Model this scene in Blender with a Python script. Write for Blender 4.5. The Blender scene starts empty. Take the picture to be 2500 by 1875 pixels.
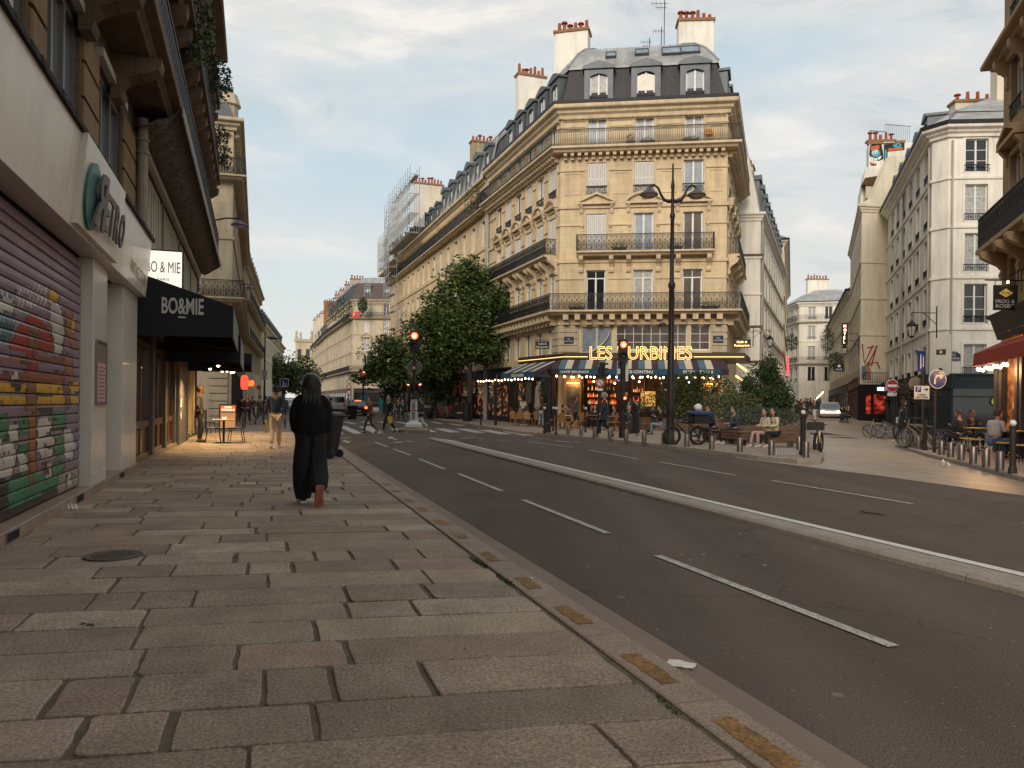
import bpy,math,random
from mathutils import Vector,Matrix,noise
random.seed(7)
R = math.radians
C = bpy.context.scene.collection
SC = bpy.context.scene
# ---------------------------------------------------------------- camera
FPX,CX,HY,ROLL,CAMZ = 1880.0,1250.0,986.0,R(0.6),1.45
cam_data = bpy.data.cameras.new("camera"); cam = bpy.data.objects.new("camera",cam_data); C.objects.link(cam)
cam_data.sensor_width = 36; cam_data.lens = 36 * FPX / 2500; cam_data.shift_y = (HY - 937.5) / 2500
cam_data.clip_start = 0.05; cam_data.clip_end = 3000
cam.location = (0,0,CAMZ); cam.rotation_euler = (R(90),-ROLL,0)
SC.camera = cam
# ---------------------------------------------------------------- sky, sun, exposure
SUN_EL,SUN_AZ = R(24),R(196)            # azimuth measured clockwise from +Y: behind the camera, a little to the left
world = bpy.data.worlds.new("World"); SC.world = world; world.use_nodes = True
def build_world():
    nt = world.node_tree; nt.nodes.clear(); N = nt.nodes.new; L = nt.links.new
    out = N('ShaderNodeOutputWorld'); bg = N('ShaderNodeBackground'); bg.inputs['Strength'].default_value = 0.93
    sky = N('ShaderNodeTexSky'); sky.sky_type = 'NISHITA'; sky.sun_disc = False
    sky.sun_elevation = SUN_EL; sky.sun_rotation = SUN_AZ; sky.air_density = 1.2; sky.dust_density = 1.5
    sc = N('ShaderNodeVectorMath'); sc.operation = 'SCALE'; sc.inputs['Scale'].default_value = 0.11
    L(sky.outputs[0],sc.inputs[0])
    tc = N('ShaderNodeTexCoord'); mp = N('ShaderNodeMapping'); mp.inputs['Scale'].default_value = (1.0,1.0,3.4)
    mp.inputs['Rotation'].default_value = (0.0,R(14),0.3)
    L(tc.outputs['Generated'],mp.inputs['Vector'])
    def noise_(scale,det,rough,w=0):
        n = N('ShaderNodeTexNoise'); n.noise_dimensions = '4D'; n.inputs['Scale'].default_value = scale
        n.inputs['Detail'].default_value = det; n.inputs['Roughness'].default_value = rough; n.inputs['W'].default_value = w
        n.inputs['Distortion'].default_value = 0.6
        L(mp.outputs[0],n.inputs['Vector']); return n
    def ramp(src,pts):
        r = N('ShaderNodeValToRGB'); r.color_ramp.interpolation = 'EASE'
        while len(r.color_ramp.elements) < len(pts): r.color_ramp.elements.new(0.5)
        for e,(p,c) in zip(r.color_ramp.elements,pts): e.position = p; e.color = (*c,1)
        L(src,r.inputs[0]); return r
    a = noise_(1.7,6,0.52,3.1); b = noise_(4.6,8,0.60,8.4)
    cov = ramp(a.outputs['Fac'],[(0.33,(0,0,0)),(0.60,(1,1,1))])
    tone = ramp(b.outputs['Fac'],[(0.32,(0.47,0.53,0.56)),(0.48,(0.64,0.65,0.645)),(0.66,(0.81,0.775,0.73))])
    # air between the clouds: pale blue, from the sky texture
    blue = N('ShaderNodeMix'); blue.data_type = 'RGBA'; blue.inputs[0].default_value = 0.85
    L(sc.outputs[0],blue.inputs[6]); blue.inputs[7].default_value = (0.53,0.635,0.69,1)
    mix = N('ShaderNodeMix'); mix.data_type = 'RGBA'
    L(cov.outputs[0],mix.inputs[0]); L(blue.outputs[2],mix.inputs[6]); L(tone.outputs[0],mix.inputs[7])
    # pale band of cloud low over the horizon
    sp = N('ShaderNodeSeparateXYZ'); L(tc.outputs['Generated'],sp.inputs[0])
    hz = ramp(sp.outputs['Z'],[(0.0,(1,1,1)),(0.33,(0,0,0))])
    mh = N('ShaderNodeMath'); mh.operation = 'MULTIPLY'; mh.inputs[1].default_value = 0.62; L(hz.outputs[0],mh.inputs[0])
    mix2 = N('ShaderNodeMix'); mix2.data_type = 'RGBA'
    L(mh.outputs[0],mix2.inputs[0]); L(mix.outputs[2],mix2.inputs[6]); mix2.inputs[7].default_value = (0.76,0.725,0.655,1)
    L(mix2.outputs[2],bg.inputs['Color']); L(bg.outputs[0],out.inputs['Surface'])
build_world()
sun_d = bpy.data.lights.new("sun",'SUN'); sun_d.energy = 2.1; sun_d.angle = R(28); sun_d.color = (1.0,0.89,0.75)
sun = bpy.data.objects.new("sun",sun_d); C.objects.link(sun)
_sd = Vector((math.sin(SUN_AZ) * math.cos(SUN_EL),math.cos(SUN_AZ) * math.cos(SUN_EL),math.sin(SUN_EL)))
sun.rotation_euler = _sd.to_track_quat('Z','Y').to_euler(); sun.location = (0,-5,60)
SC.view_settings.view_transform = 'Standard'; SC.view_settings.look = 'None'
SC.view_settings.exposure = 0.32; SC.view_settings.gamma = 1.0
SC.cycles.max_bounces = 6; SC.cycles.transparent_max_bounces = 12; SC.cycles.use_denoising = True
SC.cycles.sample_clamp_indirect = 6.0; SC.cycles.caustics_reflective = False; SC.cycles.caustics_refractive = False
# ---------------------------------------------------------------- pixel -> place (photo pixels, 2500 wide)
_r = Vector((math.cos(ROLL),0,math.sin(ROLL))); _u = Vector((-math.sin(ROLL),0,math.cos(ROLL))); _f = Vector((0,1,0))
def ray(x,y): return _f + _r * ((x - CX) / FPX) + _u * ((HY - y) / FPX)
def smooth(t): t = max(0,min(1,t)); return t * t * (3 - 2 * t)
def gz(X,Y):
    z = -0.30 * math.exp(-(((X - 22) / 8) ** 2 + ((Y - 40) / 9) ** 2))
    z += 0.020 * max(0,Y - 50) * smooth((X - 8) / 8)
    z += 0.006 * max(0,Y - 50) * (1 - smooth((X - 8) / 8))
    return z
def G(x,y,h=0.0):
    """ground point (raised by h) seen at photo pixel x, y"""
    d = ray(x,y); t = 1.0
    lo,hi = 0.5,400.0
    for _ in range(48):
        m = (lo + hi) / 2; p = d * m
        if CAMZ + p.z > gz(p.x,p.y) + h: lo = m
        else: hi = m
    p = d * lo
    return Vector((p.x,p.y,CAMZ + p.z))
def D(x,y,Y):
    """point seen at photo pixel x, y at depth Y"""
    p = ray(x,y) * Y; return Vector((p.x,p.y,CAMZ + p.z))
def proj(X,Y,Z):
    v = Vector((X,Y,Z - CAMZ)); d = v.dot(_f)
    return (CX + FPX * v.dot(_r) / d,HY - FPX * v.dot(_u) / d)
SW = 0.12
BA = R(17.6)                                 # boulevard bearing
uA = Vector((-math.sin(BA),math.cos(BA),0)); nA = Vector((math.cos(BA),math.sin(BA),0))
# ---------------------------------------------------------------- materials
MATS = {}
def mat(name,col=(0.5,0.5,0.5),rough=0.6,metal=0.0,var=0.15,scale=4.0,bump=0.0,bscale=None,spec=0.4,
        emit=None,es=1.0,streak=0.0,col2=None,attr=None,trans=0.0,sheen=0.0,coat=0.0,dirt=0.0):
    if name in MATS: return MATS[name]
    m = bpy.data.materials.new(name); m.use_nodes = True; nt = m.node_tree; N = nt.nodes.new; L = nt.links.new
    p = nt.nodes['Principled BSDF']; MATS[name] = m
    p.inputs['Roughness'].default_value = rough; p.inputs['Metallic'].default_value = metal
    p.inputs['Specular IOR Level'].default_value = spec; p.inputs['Base Color'].default_value = (*col,1)
    p.inputs['Coat Weight'].default_value = coat; p.inputs['Coat Roughness'].default_value = 0.1
    p.inputs['Sheen Weight'].default_value = sheen
    tc = N('ShaderNodeTexCoord')
    src = None
    def nz(s,det=5,rough_=0.6,mapping=None):
        n = N('ShaderNodeTexNoise'); n.inputs['Scale'].default_value = s; n.inputs['Detail'].default_value = det
        n.inputs['Roughness'].default_value = rough_
        if mapping:
            mp = N('ShaderNodeMapping'); mp.inputs['Scale'].default_value = mapping; L(tc.outputs['Object'],mp.inputs[0]); L(mp.outputs[0],n.inputs['Vector'])
        else: L(tc.outputs['Object'],n.inputs['Vector'])
        return n
    def mixc(fac,a,b,mode='MIX'):
        x = N('ShaderNodeMix'); x.data_type = 'RGBA'; x.blend_type = mode
        if isinstance(fac,float): x.inputs[0].default_value = fac
        else: L(fac,x.inputs[0])
        for i,v in ((6,a),(7,b)):
            if isinstance(v,tuple): x.inputs[i].default_value = (*v,1)
            else: L(v,x.inputs[i])
        return x.outputs[2]
    if attr:
        at = N('ShaderNodeAttribute'); at.attribute_name = attr; src = at.outputs['Color']
    if var or col2:
        n = nz(scale); rr = N('ShaderNodeMapRange'); rr.inputs[1].default_value = 0.3; rr.inputs[2].default_value = 0.7; L(n.outputs['Fac'],rr.inputs[0])
        if src is not None:
            dk = tuple([1 - var] * 3); lt = tuple([1 + var] * 3)
            src = mixc(1.0,src,mixc(rr.outputs[0],dk,lt),'MULTIPLY')
        else:
            c2 = col2 or tuple(min(1,c * (1 + var)) for c in col)
            src = mixc(rr.outputs[0],tuple(c * (1 - var) for c in col),c2)
    if streak:
        n = nz(1.0,6,0.65,(2.2,2.2,0.28)); rr = N('ShaderNodeMapRange'); rr.inputs[1].default_value = 0.46; rr.inputs[2].default_value = 0.72
        L(n.outputs['Fac'],rr.inputs[0]); mm = N('ShaderNodeMath'); mm.operation = 'MULTIPLY'; mm.inputs[1].default_value = streak; L(rr.outputs[0],mm.inputs[0])
        src = mixc(mm.outputs[0],src,(0.30,0.26,0.22),'MULTIPLY')
    if dirt:
        n = nz(60,3,0.8); rr = N('ShaderNodeMapRange'); rr.inputs[1].default_value = 0.35; rr.inputs[2].default_value = 0.7
        rr.inputs[3].default_value = 1 - dirt; rr.inputs[4].default_value = 1 + dirt; L(n.outputs['Fac'],rr.inputs[0])
        cb = N('ShaderNodeCombineXYZ'); [L(rr.outputs[0],cb.inputs[i]) for i in range(3)]
        src = mixc(1.0,src,cb.outputs[0],'MULTIPLY')
    if src is not None: L(src,p.inputs['Base Color'])
    if bump:
        n = nz(bscale or scale * 6,6,0.65); b = N('ShaderNodeBump'); b.inputs['Strength'].default_value = bump; b.inputs['Distance'].default_value = 0.02
        L(n.outputs['Fac'],b.inputs['Height']); L(b.outputs[0],p.inputs['Normal'])
    if emit:
        p.inputs['Emission Color'].default_value = (*emit,1); p.inputs['Emission Strength'].default_value = es
    if trans: p.inputs['Transmission Weight'].default_value = trans
    return m
def glow(m,scale=2.0,lo=.5,hi=.75,es=1.0):
    """uneven lit interior: the emission comes in patches"""
    nt = m.node_tree; N = nt.nodes.new; L = nt.links.new; p = nt.nodes['Principled BSDF']; tc = N('ShaderNodeTexCoord'); n = N('ShaderNodeTexNoise'); n.inputs['Scale'].default_value = scale; n.inputs['Detail'].default_value = 6; n.inputs['Roughness'].default_value = .7
    mp = N('ShaderNodeMapping'); mp.inputs['Scale'].default_value = (1,1,1.6); L(tc.outputs['Object'],mp.inputs[0]); L(mp.outputs[0],n.inputs['Vector']); r = N('ShaderNodeMapRange'); r.inputs[1].default_value = lo; r.inputs[2].default_value = hi; r.inputs[4].default_value = es
    L(n.outputs['Fac'],r.inputs[0]); L(r.outputs[0],p.inputs['Emission Strength']); return m
# ---------------------------------------------------------------- mesh builder
class MB:
    def __init__(s): s.v = []; s.f = []; s.mi = []; s.mats = []; s.cur = 0; s.M = None; s.cols = None
    def mat(s,m):
        if m not in s.mats: s.mats.append(m)
        s.cur = s.mats.index(m); return s
    def add(s,vs,fs):
        o = len(s.v)
        if s.M is not None: vs = [s.M @ Vector(p) for p in vs]
        s.v.extend([tuple(p) for p in vs]); s.f.extend([tuple(i + o for i in f) for f in fs]); s.mi.extend([s.cur] * len(fs))
    def quad(s,a,b,c,d): s.add([a,b,c,d],[(0,1,2,3)])
    def box(s,x0,x1,y0,y1,z0,z1):
        s.add([(x0,y0,z0),(x1,y0,z0),(x1,y1,z0),(x0,y1,z0),(x0,y0,z1),(x1,y0,z1),(x1,y1,z1),(x0,y1,z1)],
              [(0,3,2,1),(4,5,6,7),(0,1,5,4),(1,2,6,5),(2,3,7,6),(3,0,4,7)])
    def bbox(s,x0,x1,y0,y1,z0,z1,b=0.01):
        """box with chamfered vertical and top edges"""
        ring = lambda i: [(x0 + i + b,y0 + i),(x1 - i - b,y0 + i),(x1 - i,y0 + i + b),(x1 - i,y1 - i - b),(x1 - i - b,y1 - i),(x0 + i + b,y1 - i),(x0 + i,y1 - i - b),(x0 + i,y0 + i + b)]
        s.loft([[(x,y,z0) for x,y in ring(0)],[(x,y,z1 - b) for x,y in ring(0)],[(x,y,z1) for x,y in ring(b)]],True)
    def loft(s,rings,caps=True):
        n = len(rings[0]); vs = [p for r in rings for p in r]; fs = []
        for i in range(len(rings) - 1):
            for j in range(n):
                k = (j + 1) % n; fs.append((i * n + j,i * n + k,(i + 1) * n + k,(i + 1) * n + j))
        if caps: fs.append(tuple(range(n - 1,-1,-1))); fs.append(tuple(range((len(rings) - 1) * n,len(rings) * n)))
        s.add(vs,fs)
    def lathe(s,prof,n=16,c=(0,0,0),caps=True):
        s.loft([[(c[0] + r * math.cos(2 * math.pi * j / n),c[1] + r * math.sin(2 * math.pi * j / n),c[2] + z) for j in range(n)] for r,z in prof],caps)
    def tube(s,pts,r,n=6,caps=True,closed=False):
        pts = [Vector(p) for p in pts]; rings = []; m = len(pts)
        rs = r if isinstance(r,(list,tuple)) else [r] * m
        up = None
        for i,p in enumerate(pts):
            if closed: t = pts[(i + 1) % m] - pts[i - 1]
            else: t = (pts[min(i + 1,m - 1)] - pts[max(i - 1,0)])
            if t.length < 1e-9: t = Vector((0,0,1))
            t.normalize()
            if up is None: up = Vector((0,0,1)) if abs(t.z) < 0.9 else Vector((1,0,0))
            a = t.cross(up)
            if a.length < 1e-4: a = t.cross(Vector((0,1,0.1)))
            a.normalize(); b = t.cross(a).normalized(); up = -b if b.dot(up) < 0 else b
            rings.append([p + (a * math.cos(2 * math.pi * j / n + .785) + b * math.sin(2 * math.pi * j / n + .785)) * rs[i] for j in range(n)])
        if closed: rings.append(rings[0]); caps = False
        s.loft(rings,caps)
    def bar(s,a,b,w):
        s.tube([a,b],w * 0.7,4,False)
    def prism(s,poly,z0,z1,caps=True):
        s.loft([[(x,y,z0) for x,y in poly],[(x,y,z1) for x,y in poly]],caps)
    def sphere(s,c,r,n=10,m=6,sz=1.0):
        s.loft([[(c[0] + r * math.sin(math.pi * (i + .02) / (m + .04)) * math.cos(2 * math.pi * j / n),c[1] + r * math.sin(math.pi * (i + .02) / (m + .04)) * math.sin(2 * math.pi * j / n),
               c[2] - r * sz * math.cos(math.pi * (i + .02) / (m + .04))) for j in range(n)] for i in range(m + 1)],True)
    def mesh(s,name,smooth_=False):
        me = bpy.data.meshes.new(name); me.from_pydata(s.v,[],s.f)
        for m in s.mats: me.materials.append(m)
        if len(s.mats) > 1: me.polygons.foreach_set('material_index',s.mi)
        if s.cols:
            a = me.color_attributes.new('tint','FLOAT_COLOR','CORNER'); d = []
            for p in me.polygons: c = s.cols[p.index]; d += [c[0],c[1],c[2],1] * len(p.vertices)
            a.data.foreach_set('color',d)
        if smooth_:
            me.polygons.foreach_set('use_smooth',[True] * len(me.polygons))
            try: me.set_sharp_from_angle(angle=R(40))
            except Exception: pass
        me.update(); return me
    def build(s,name,parent=None,label=None,smooth_=False,world_=False,kind=None):
        """world_: vertices are in world space, parent has only a location"""
        if not s.v: return None
        if world_ and parent is not None:
            L = parent.location if parent.parent is None else parent.location + parent.parent.location
            s.v = [(x - L.x,y - L.y,z - L.z) for x,y,z in s.v]
        o = bpy.data.objects.new(name,s.mesh(name,smooth_)); C.objects.link(o)
        if parent is not None: o.parent = parent
        if label: o['label'] = label
        if kind: o['kind'] = kind
        return o
def thing(name,label,cat,loc=(0,0,0),rz=0.0,group=None):
    o = bpy.data.objects.new(name,None); C.objects.link(o); o.empty_display_size = 0.2
    o.location = loc; o.rotation_euler = (0,0,rz); o['label'] = label; o['category'] = cat
    if group: o['group'] = group
    return o
def tag(o,label,cat,group=None):
    o['label'] = label; o['category'] = cat
    if group: o['group'] = group
    return o
def structure(mb,name,label=None,smooth_=False):
    o = mb.build(name,smooth_=smooth_); o['kind'] = 'structure'
    if label: o['label'] = label
    return o
def dup(root,loc,rz,label=None,group=None,scale=None):
    r = root.copy(); C.objects.link(r); r.location = loc; r.rotation_euler = (0,0,rz)
    if label: r['label'] = label
    if group: r['group'] = group
    if scale: r.scale = (scale,) * 3
    for ch in list(root.children):
        c = ch.copy(); C.objects.link(c); c.parent = r
        for g in ch.children:
            d = g.copy(); C.objects.link(d); d.parent = c
    return r
def merge_mesh(mb,me,Mx,m):
    mb.mat(m); sv = mb.M; mb.M = None
    mb.add([Mx @ v.co for v in me.vertices],[tuple(p.vertices) for p in me.polygons]); mb.M = sv
def text_mesh(body,width=None,height=None,depth=0.01,outline=0.0,bold=0.0,spacing=1.0,lines=1.0):
    """letters in local xz plane facing -y, origin at the bottom left; returns a mesh"""
    cu = bpy.data.curves.new('letters','FONT'); cu.body = body; cu.size = 1; cu.space_character = spacing; cu.resolution_u = 3; cu.space_line = lines
    cu.align_x = 'CENTER' if '\n' in body else 'LEFT'
    if outline: cu.fill_mode = 'NONE'; cu.bevel_depth = outline; cu.bevel_resolution = 1
    else: cu.extrude = 0.5; cu.offset = bold
    o = bpy.data.objects.new('letters',cu); C.objects.link(o)
    dg = bpy.context.evaluated_depsgraph_get(); me = bpy.data.meshes.new_from_object(o.evaluated_get(dg))
    C.objects.unlink(o); bpy.data.objects.remove(o); bpy.data.curves.remove(cu)
    xs = [v.co.x for v in me.vertices]; ys = [v.co.y for v in me.vertices]
    if not xs: return me
    x0,x1,y0,y1 = min(xs),max(xs),min(ys),max(ys)
    sy = (height / (y1 - y0)) if height else None; sx = (width / (x1 - x0)) if width else None
    sx = sx or sy; sy = sy or sx
    for v in me.vertices:
        x,y,z = v.co; v.co = ((x - x0) * sx,-(z * (depth if not outline else 1.0)),(y - y0) * sy)
    return me
def frameM(P,ang,z=0.0): return Matrix.Translation((P[0],P[1],z)) @ Matrix.Rotation(ang,4,'Z')
def put_text(parent,name,body,Mx,m,**k):
    me = text_mesh(body,**k); b = MB(); merge_mesh(b,me,Mx,m); bpy.data.meshes.remove(me)
    return b.build(name,parent)

# ================================================================ materials used by the buildings
STONE = mat('limestone',(0.63,0.495,0.31),0.85,var=0.15,scale=0.7,streak=0.38,bump=0.25,bscale=9,dirt=0.06)
STONE2 = mat('limestone_grey',(0.50,0.42,0.30),0.85,var=0.12,scale=0.6,streak=0.4,bump=0.25,bscale=9,dirt=0.06)
STONE3 = mat('limestone_trim',(0.60,0.48,0.32),0.8,var=0.12,scale=1.5,streak=0.35,bump=0.2,bscale=14,dirt=0.06)
STONED = mat('limestone_dark',(0.15,0.105,0.065),0.9,var=0.22,scale=1.2,streak=0.5,bump=0.4,bscale=10)  # one dark brown base with noise variation and streaks
PLAST = mat('white_plaster',(0.78,0.735,0.645),0.85,var=0.09,scale=0.5,streak=0.36,bump=0.1,bscale=8,dirt=0.03)
PLAST2 = mat('cream_plaster',(0.66,0.59,0.455),0.85,var=0.08,scale=0.5,streak=0.28,bump=0.1,bscale=8,dirt=0.03)
PLASTD = mat('grey_plaster',(0.40,0.37,0.32),0.85,var=0.12,scale=0.7,streak=0.45,bump=0.1,bscale=8)
IRON = mat('black_iron',(0.016,0.015,0.016),0.5,0.3,var=0)
ZINC = mat('zinc_sheet',(0.30,0.30,0.30),0.5,0.1,var=0.22,scale=0.9,streak=0.45,col2=(0.42,0.42,0.41))
ZINCD = mat('zinc_dark',(0.10,0.11,0.12),0.5,0.3,var=0.2,scale=2)
SLATE = mat('roof_slate',(0.048,0.042,0.045),0.6,var=0.35,scale=7,streak=0.2,bump=0.5,bscale=20)
POT = mat('terracotta',(0.30,0.075,0.035),0.8,var=0.3,scale=8)
BRICK = mat('chimney_brick',(0.28,0.14,0.07),0.9,var=0.35,scale=9,bump=0.4,bscale=25)
WHITE = mat('white_paint',(0.72,0.71,0.67),0.5,var=0.05)
CREAMF = mat('cream_paint',(0.52,0.47,0.37),0.5,var=0.08)
GDARK = mat('glass_dark',(0.012,0.013,0.015),0.06,spec=0.9,var=0)
GSKY = mat('glass_sky_painted',(0.20,0.245,0.285),0.25,0.0,var=0.35,scale=1.5,spec=.4)  # bluish matte base colour stands in for sky reflected in the panes
GCURT = mat('glass_curtain',(0.36,0.355,0.34),0.55,var=0.3,scale=6,coat=0.15)
GBROWN = mat('glass_brown',(0.10,0.07,0.05),0.12,0.2,var=0.5,scale=1.2,coat=0.5)
GWARM = glow(mat('glass_warm',(0.03,0.02,0.015),0.12,var=0.5,scale=3,emit=(1.0,0.40,0.14),es=0.5,coat=.6),2.2,.52,.72,.75)
SHUT = mat('shutter_white',(0.68,0.66,0.62),0.55,var=0.05)
LOUV = mat('shutter_louvre',(0.40,0.33,0.30),0.6,var=0.2,scale=10)

def courses(m,w=1.1,h=0.38,k=0.80):
    nt = m.node_tree; N = nt.nodes.new; L = nt.links.new; p = nt.nodes['Principled BSDF']; base = p.inputs['Base Color'].links[0].from_socket
    tc = N('ShaderNodeTexCoord'); sp = N('ShaderNodeSeparateXYZ'); L(tc.outputs['Object'],sp.inputs[0]); a = N('ShaderNodeMath'); a.operation = 'MULTIPLY_ADD'; a.inputs[1].default_value = -0.62
    L(sp.outputs['Y'],a.inputs[0]); L(sp.outputs['X'],a.inputs[2]); cb = N('ShaderNodeCombineXYZ'); L(a.outputs[0],cb.inputs[0]); L(sp.outputs['Z'],cb.inputs[1])
    b = N('ShaderNodeTexBrick'); b.inputs['Scale'].default_value = 1; b.inputs['Brick Width'].default_value = w; b.inputs['Row Height'].default_value = h; b.inputs['Mortar Size'].default_value = 0.008
    b.inputs['Color1'].default_value = (.95,.95,.95,1); b.inputs['Color2'].default_value = (1.06,1.05,1.03,1); b.inputs['Mortar'].default_value = (k,k,k,1); L(cb.outputs[0],b.inputs['Vector'])
    x = N('ShaderNodeMix'); x.data_type = 'RGBA'; x.blend_type = 'MULTIPLY'; x.inputs[0].default_value = 1; L(base,x.inputs[6]); L(b.outputs['Color'],x.inputs[7]); L(x.outputs[2],p.inputs['Base Color'])
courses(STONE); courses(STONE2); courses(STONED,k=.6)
def sweep(mb,path,prof,closed=False):
    """path: xy points left to right as seen from outside; prof: (d outward, z)"""
    n = len(path); P = [Vector((p[0],p[1])) for p in path]; rings = []
    def nrm(a,b): u = (b - a).normalized(); return Vector((u.y,-u.x))
    for i,p in enumerate(P):
        n0 = nrm(P[i - 1],p) if i > 0 else None; n1 = nrm(p,P[i + 1]) if i < n - 1 else None
        if n0 is None: m = n1
        elif n1 is None: m = n0
        else:
            m = (n0 + n1).normalized(); m = m / max(0.3,m.dot(n1))
        rings.append([(p.x + m.x * d,p.y + m.y * d,z) for d,z in prof])
    k = len(prof); fs = []; vs = [v for r in rings for v in r]
    for i in range(n - 1):
        for j in range(k - 1): fs.append((i * k + j,(i + 1) * k + j,(i + 1) * k + j + 1,i * k + j + 1))
    mb.add(vs,fs)
    return rings
def offset_path(path,d):
    mb = MB(); r = sweep(mb,path,[(d,0),(d,1)]); return [(q[0][0],q[0][1]) for q in r]
def boxprof(d0,d1,z0,z1): return [(d0,z0),(d1,z0),(d1,z1),(d0,z1)]
def cornice_prof(z,h,d,d0=0.0):
    """moulded cornice, top at z"""
    return [(d0,z - h),(d * .25,z - h),(d * .3,z - h * .75),(d * .55,z - h * .6),(d * .6,z - h * .42),(d * .95,z - h * .3),(d,z - h * .22),(d,z),(d0,z + 0.03)]
_unit = {}
def scroll_unit():
    """one 0.30 m wide, 1 m high wrought iron scroll motif: list of polylines"""
    if 's' in _unit: return _unit['s']
    L = []
    def arc(cx,cz,r,a0,a1,n=5,rz=None): return [(cx + r * math.cos(R(a0 + (a1 - a0) * i / n)),cz + (rz or r) * math.sin(R(a0 + (a1 - a0) * i / n))) for i in range(n + 1)]
    for s in (1,-1):
        x = lambda v: 0.15 + s * v
        L.append([(x(0.0),0.10)] + [(x(a),b) for a,b in [(0.05,0.16),(0.105,0.27),(0.11,0.40),(0.07,0.52),(0.02,0.60)]])
        L.append([(x(a),b) for a,b in [(0.02,0.60),(0.07,0.68),(0.115,0.78),(0.10,0.87),(0.055,0.86),(0.05,0.80)]])
        L.append([(x(a),b) for a,b in [(0.11,0.27),(0.135,0.18),(0.11,0.12),(0.08,0.15)]])
    L.append([(0.15,0.06),(0.15,0.92)])
    L.append([(0.0,0.06),(0.0,0.92)])
    L.append([(0.15 + 0.05 * math.cos(t),0.36 + 0.075 * math.sin(t)) for t in [i * math.pi / 3 for i in range(7)]])
    _unit['s'] = L; return L
def railing(mb,L,h=1.0,style='scroll',w=0.023):
    """in the local frame x 0..L, y 0, z 0..h"""
    mb.mat(IRON)
    mb.box(0,L,-0.03,0.03,h - 0.045,h); mb.box(0,L,-0.015,0.015,0.05,0.075)
    if style != 'simple': mb.box(0,L,-0.012,0.012,h * 0.92 - .02,h * 0.92)
    if style == 'scroll':
        n = max(1,round(L / 0.30)); sx = L / n / 0.30
        for i in range(n):
            for pl in scroll_unit():
                q = [((i * .30 + a) * sx,0,b * h) for a,b in pl]
                for a,b in zip(q,q[1:]): seg2(mb,a,b,w)
    elif style == 'baluster':
        n = max(1,round(L / 0.13))
        for i in range(n + 1):
            x = L * i / n; seg2(mb,(x,0,.06),(x,0,h * .92),w)
            if i < n and i % 1 == 0:
                xm = L * (i + .5) / n; r = .035
                for k in range(4):
                    a0,a1 = k * math.pi / 2,(k + 1) * math.pi / 2
                    seg2(mb,(xm + r * math.cos(a0),0,h * .83 + r * math.sin(a0)),(xm + r * math.cos(a1),0,h * .83 + r * math.sin(a1)),w * .8)
                    seg2(mb,(xm + r * math.cos(a0),0,.13 + r * math.sin(a0)),(xm + r * math.cos(a1),0,.13 + r * math.sin(a1)),w * .8)
    elif style == 'panel':
        n = max(1,round(L / 0.12))
        for i in range(n + 1):
            x = L * i / n; seg2(mb,(x,0,.06),(x,0,h * .92),w)
        for i in range(max(1,round(L / 0.5))):
            x = 0.5 * i; 
            seg2(mb,(x,0,.3 * h),(min(L,x + .25),0,.75 * h),w); seg2(mb,(min(L,x + .25),0,.75 * h),(min(L,x + .5),0,.3 * h),w)
    else:
        n = max(1,round(L / 0.16))
        for i in range(n + 1):
            x = L * i / n; seg2(mb,(x,0,.06),(x,0,h),w)
def seg2(mb,a,b,w):
    """thin square iron bar lying in the xz plane"""
    dx,dz = b[0] - a[0],b[2] - a[2]; l = math.hypot(dx,dz) or 1e-6; nx,nz_ = -dz / l * w / 2,dx / l * w / 2; y0,y1 = a[1] - w / 2,a[1] + w / 2
    mb.add([(a[0] + nx,y0,a[2] + nz_),(b[0] + nx,y0,b[2] + nz_),(b[0] - nx,y0,b[2] - nz_),(a[0] - nx,y0,a[2] - nz_),
            (a[0] + nx,y1,a[2] + nz_),(b[0] + nx,y1,b[2] + nz_),(b[0] - nx,y1,b[2] - nz_),(a[0] - nx,y1,a[2] - nz_)],
           [(3,2,1,0),(4,5,6,7),(0,1,5,4),(2,3,7,6)])
_cache = {}
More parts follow.
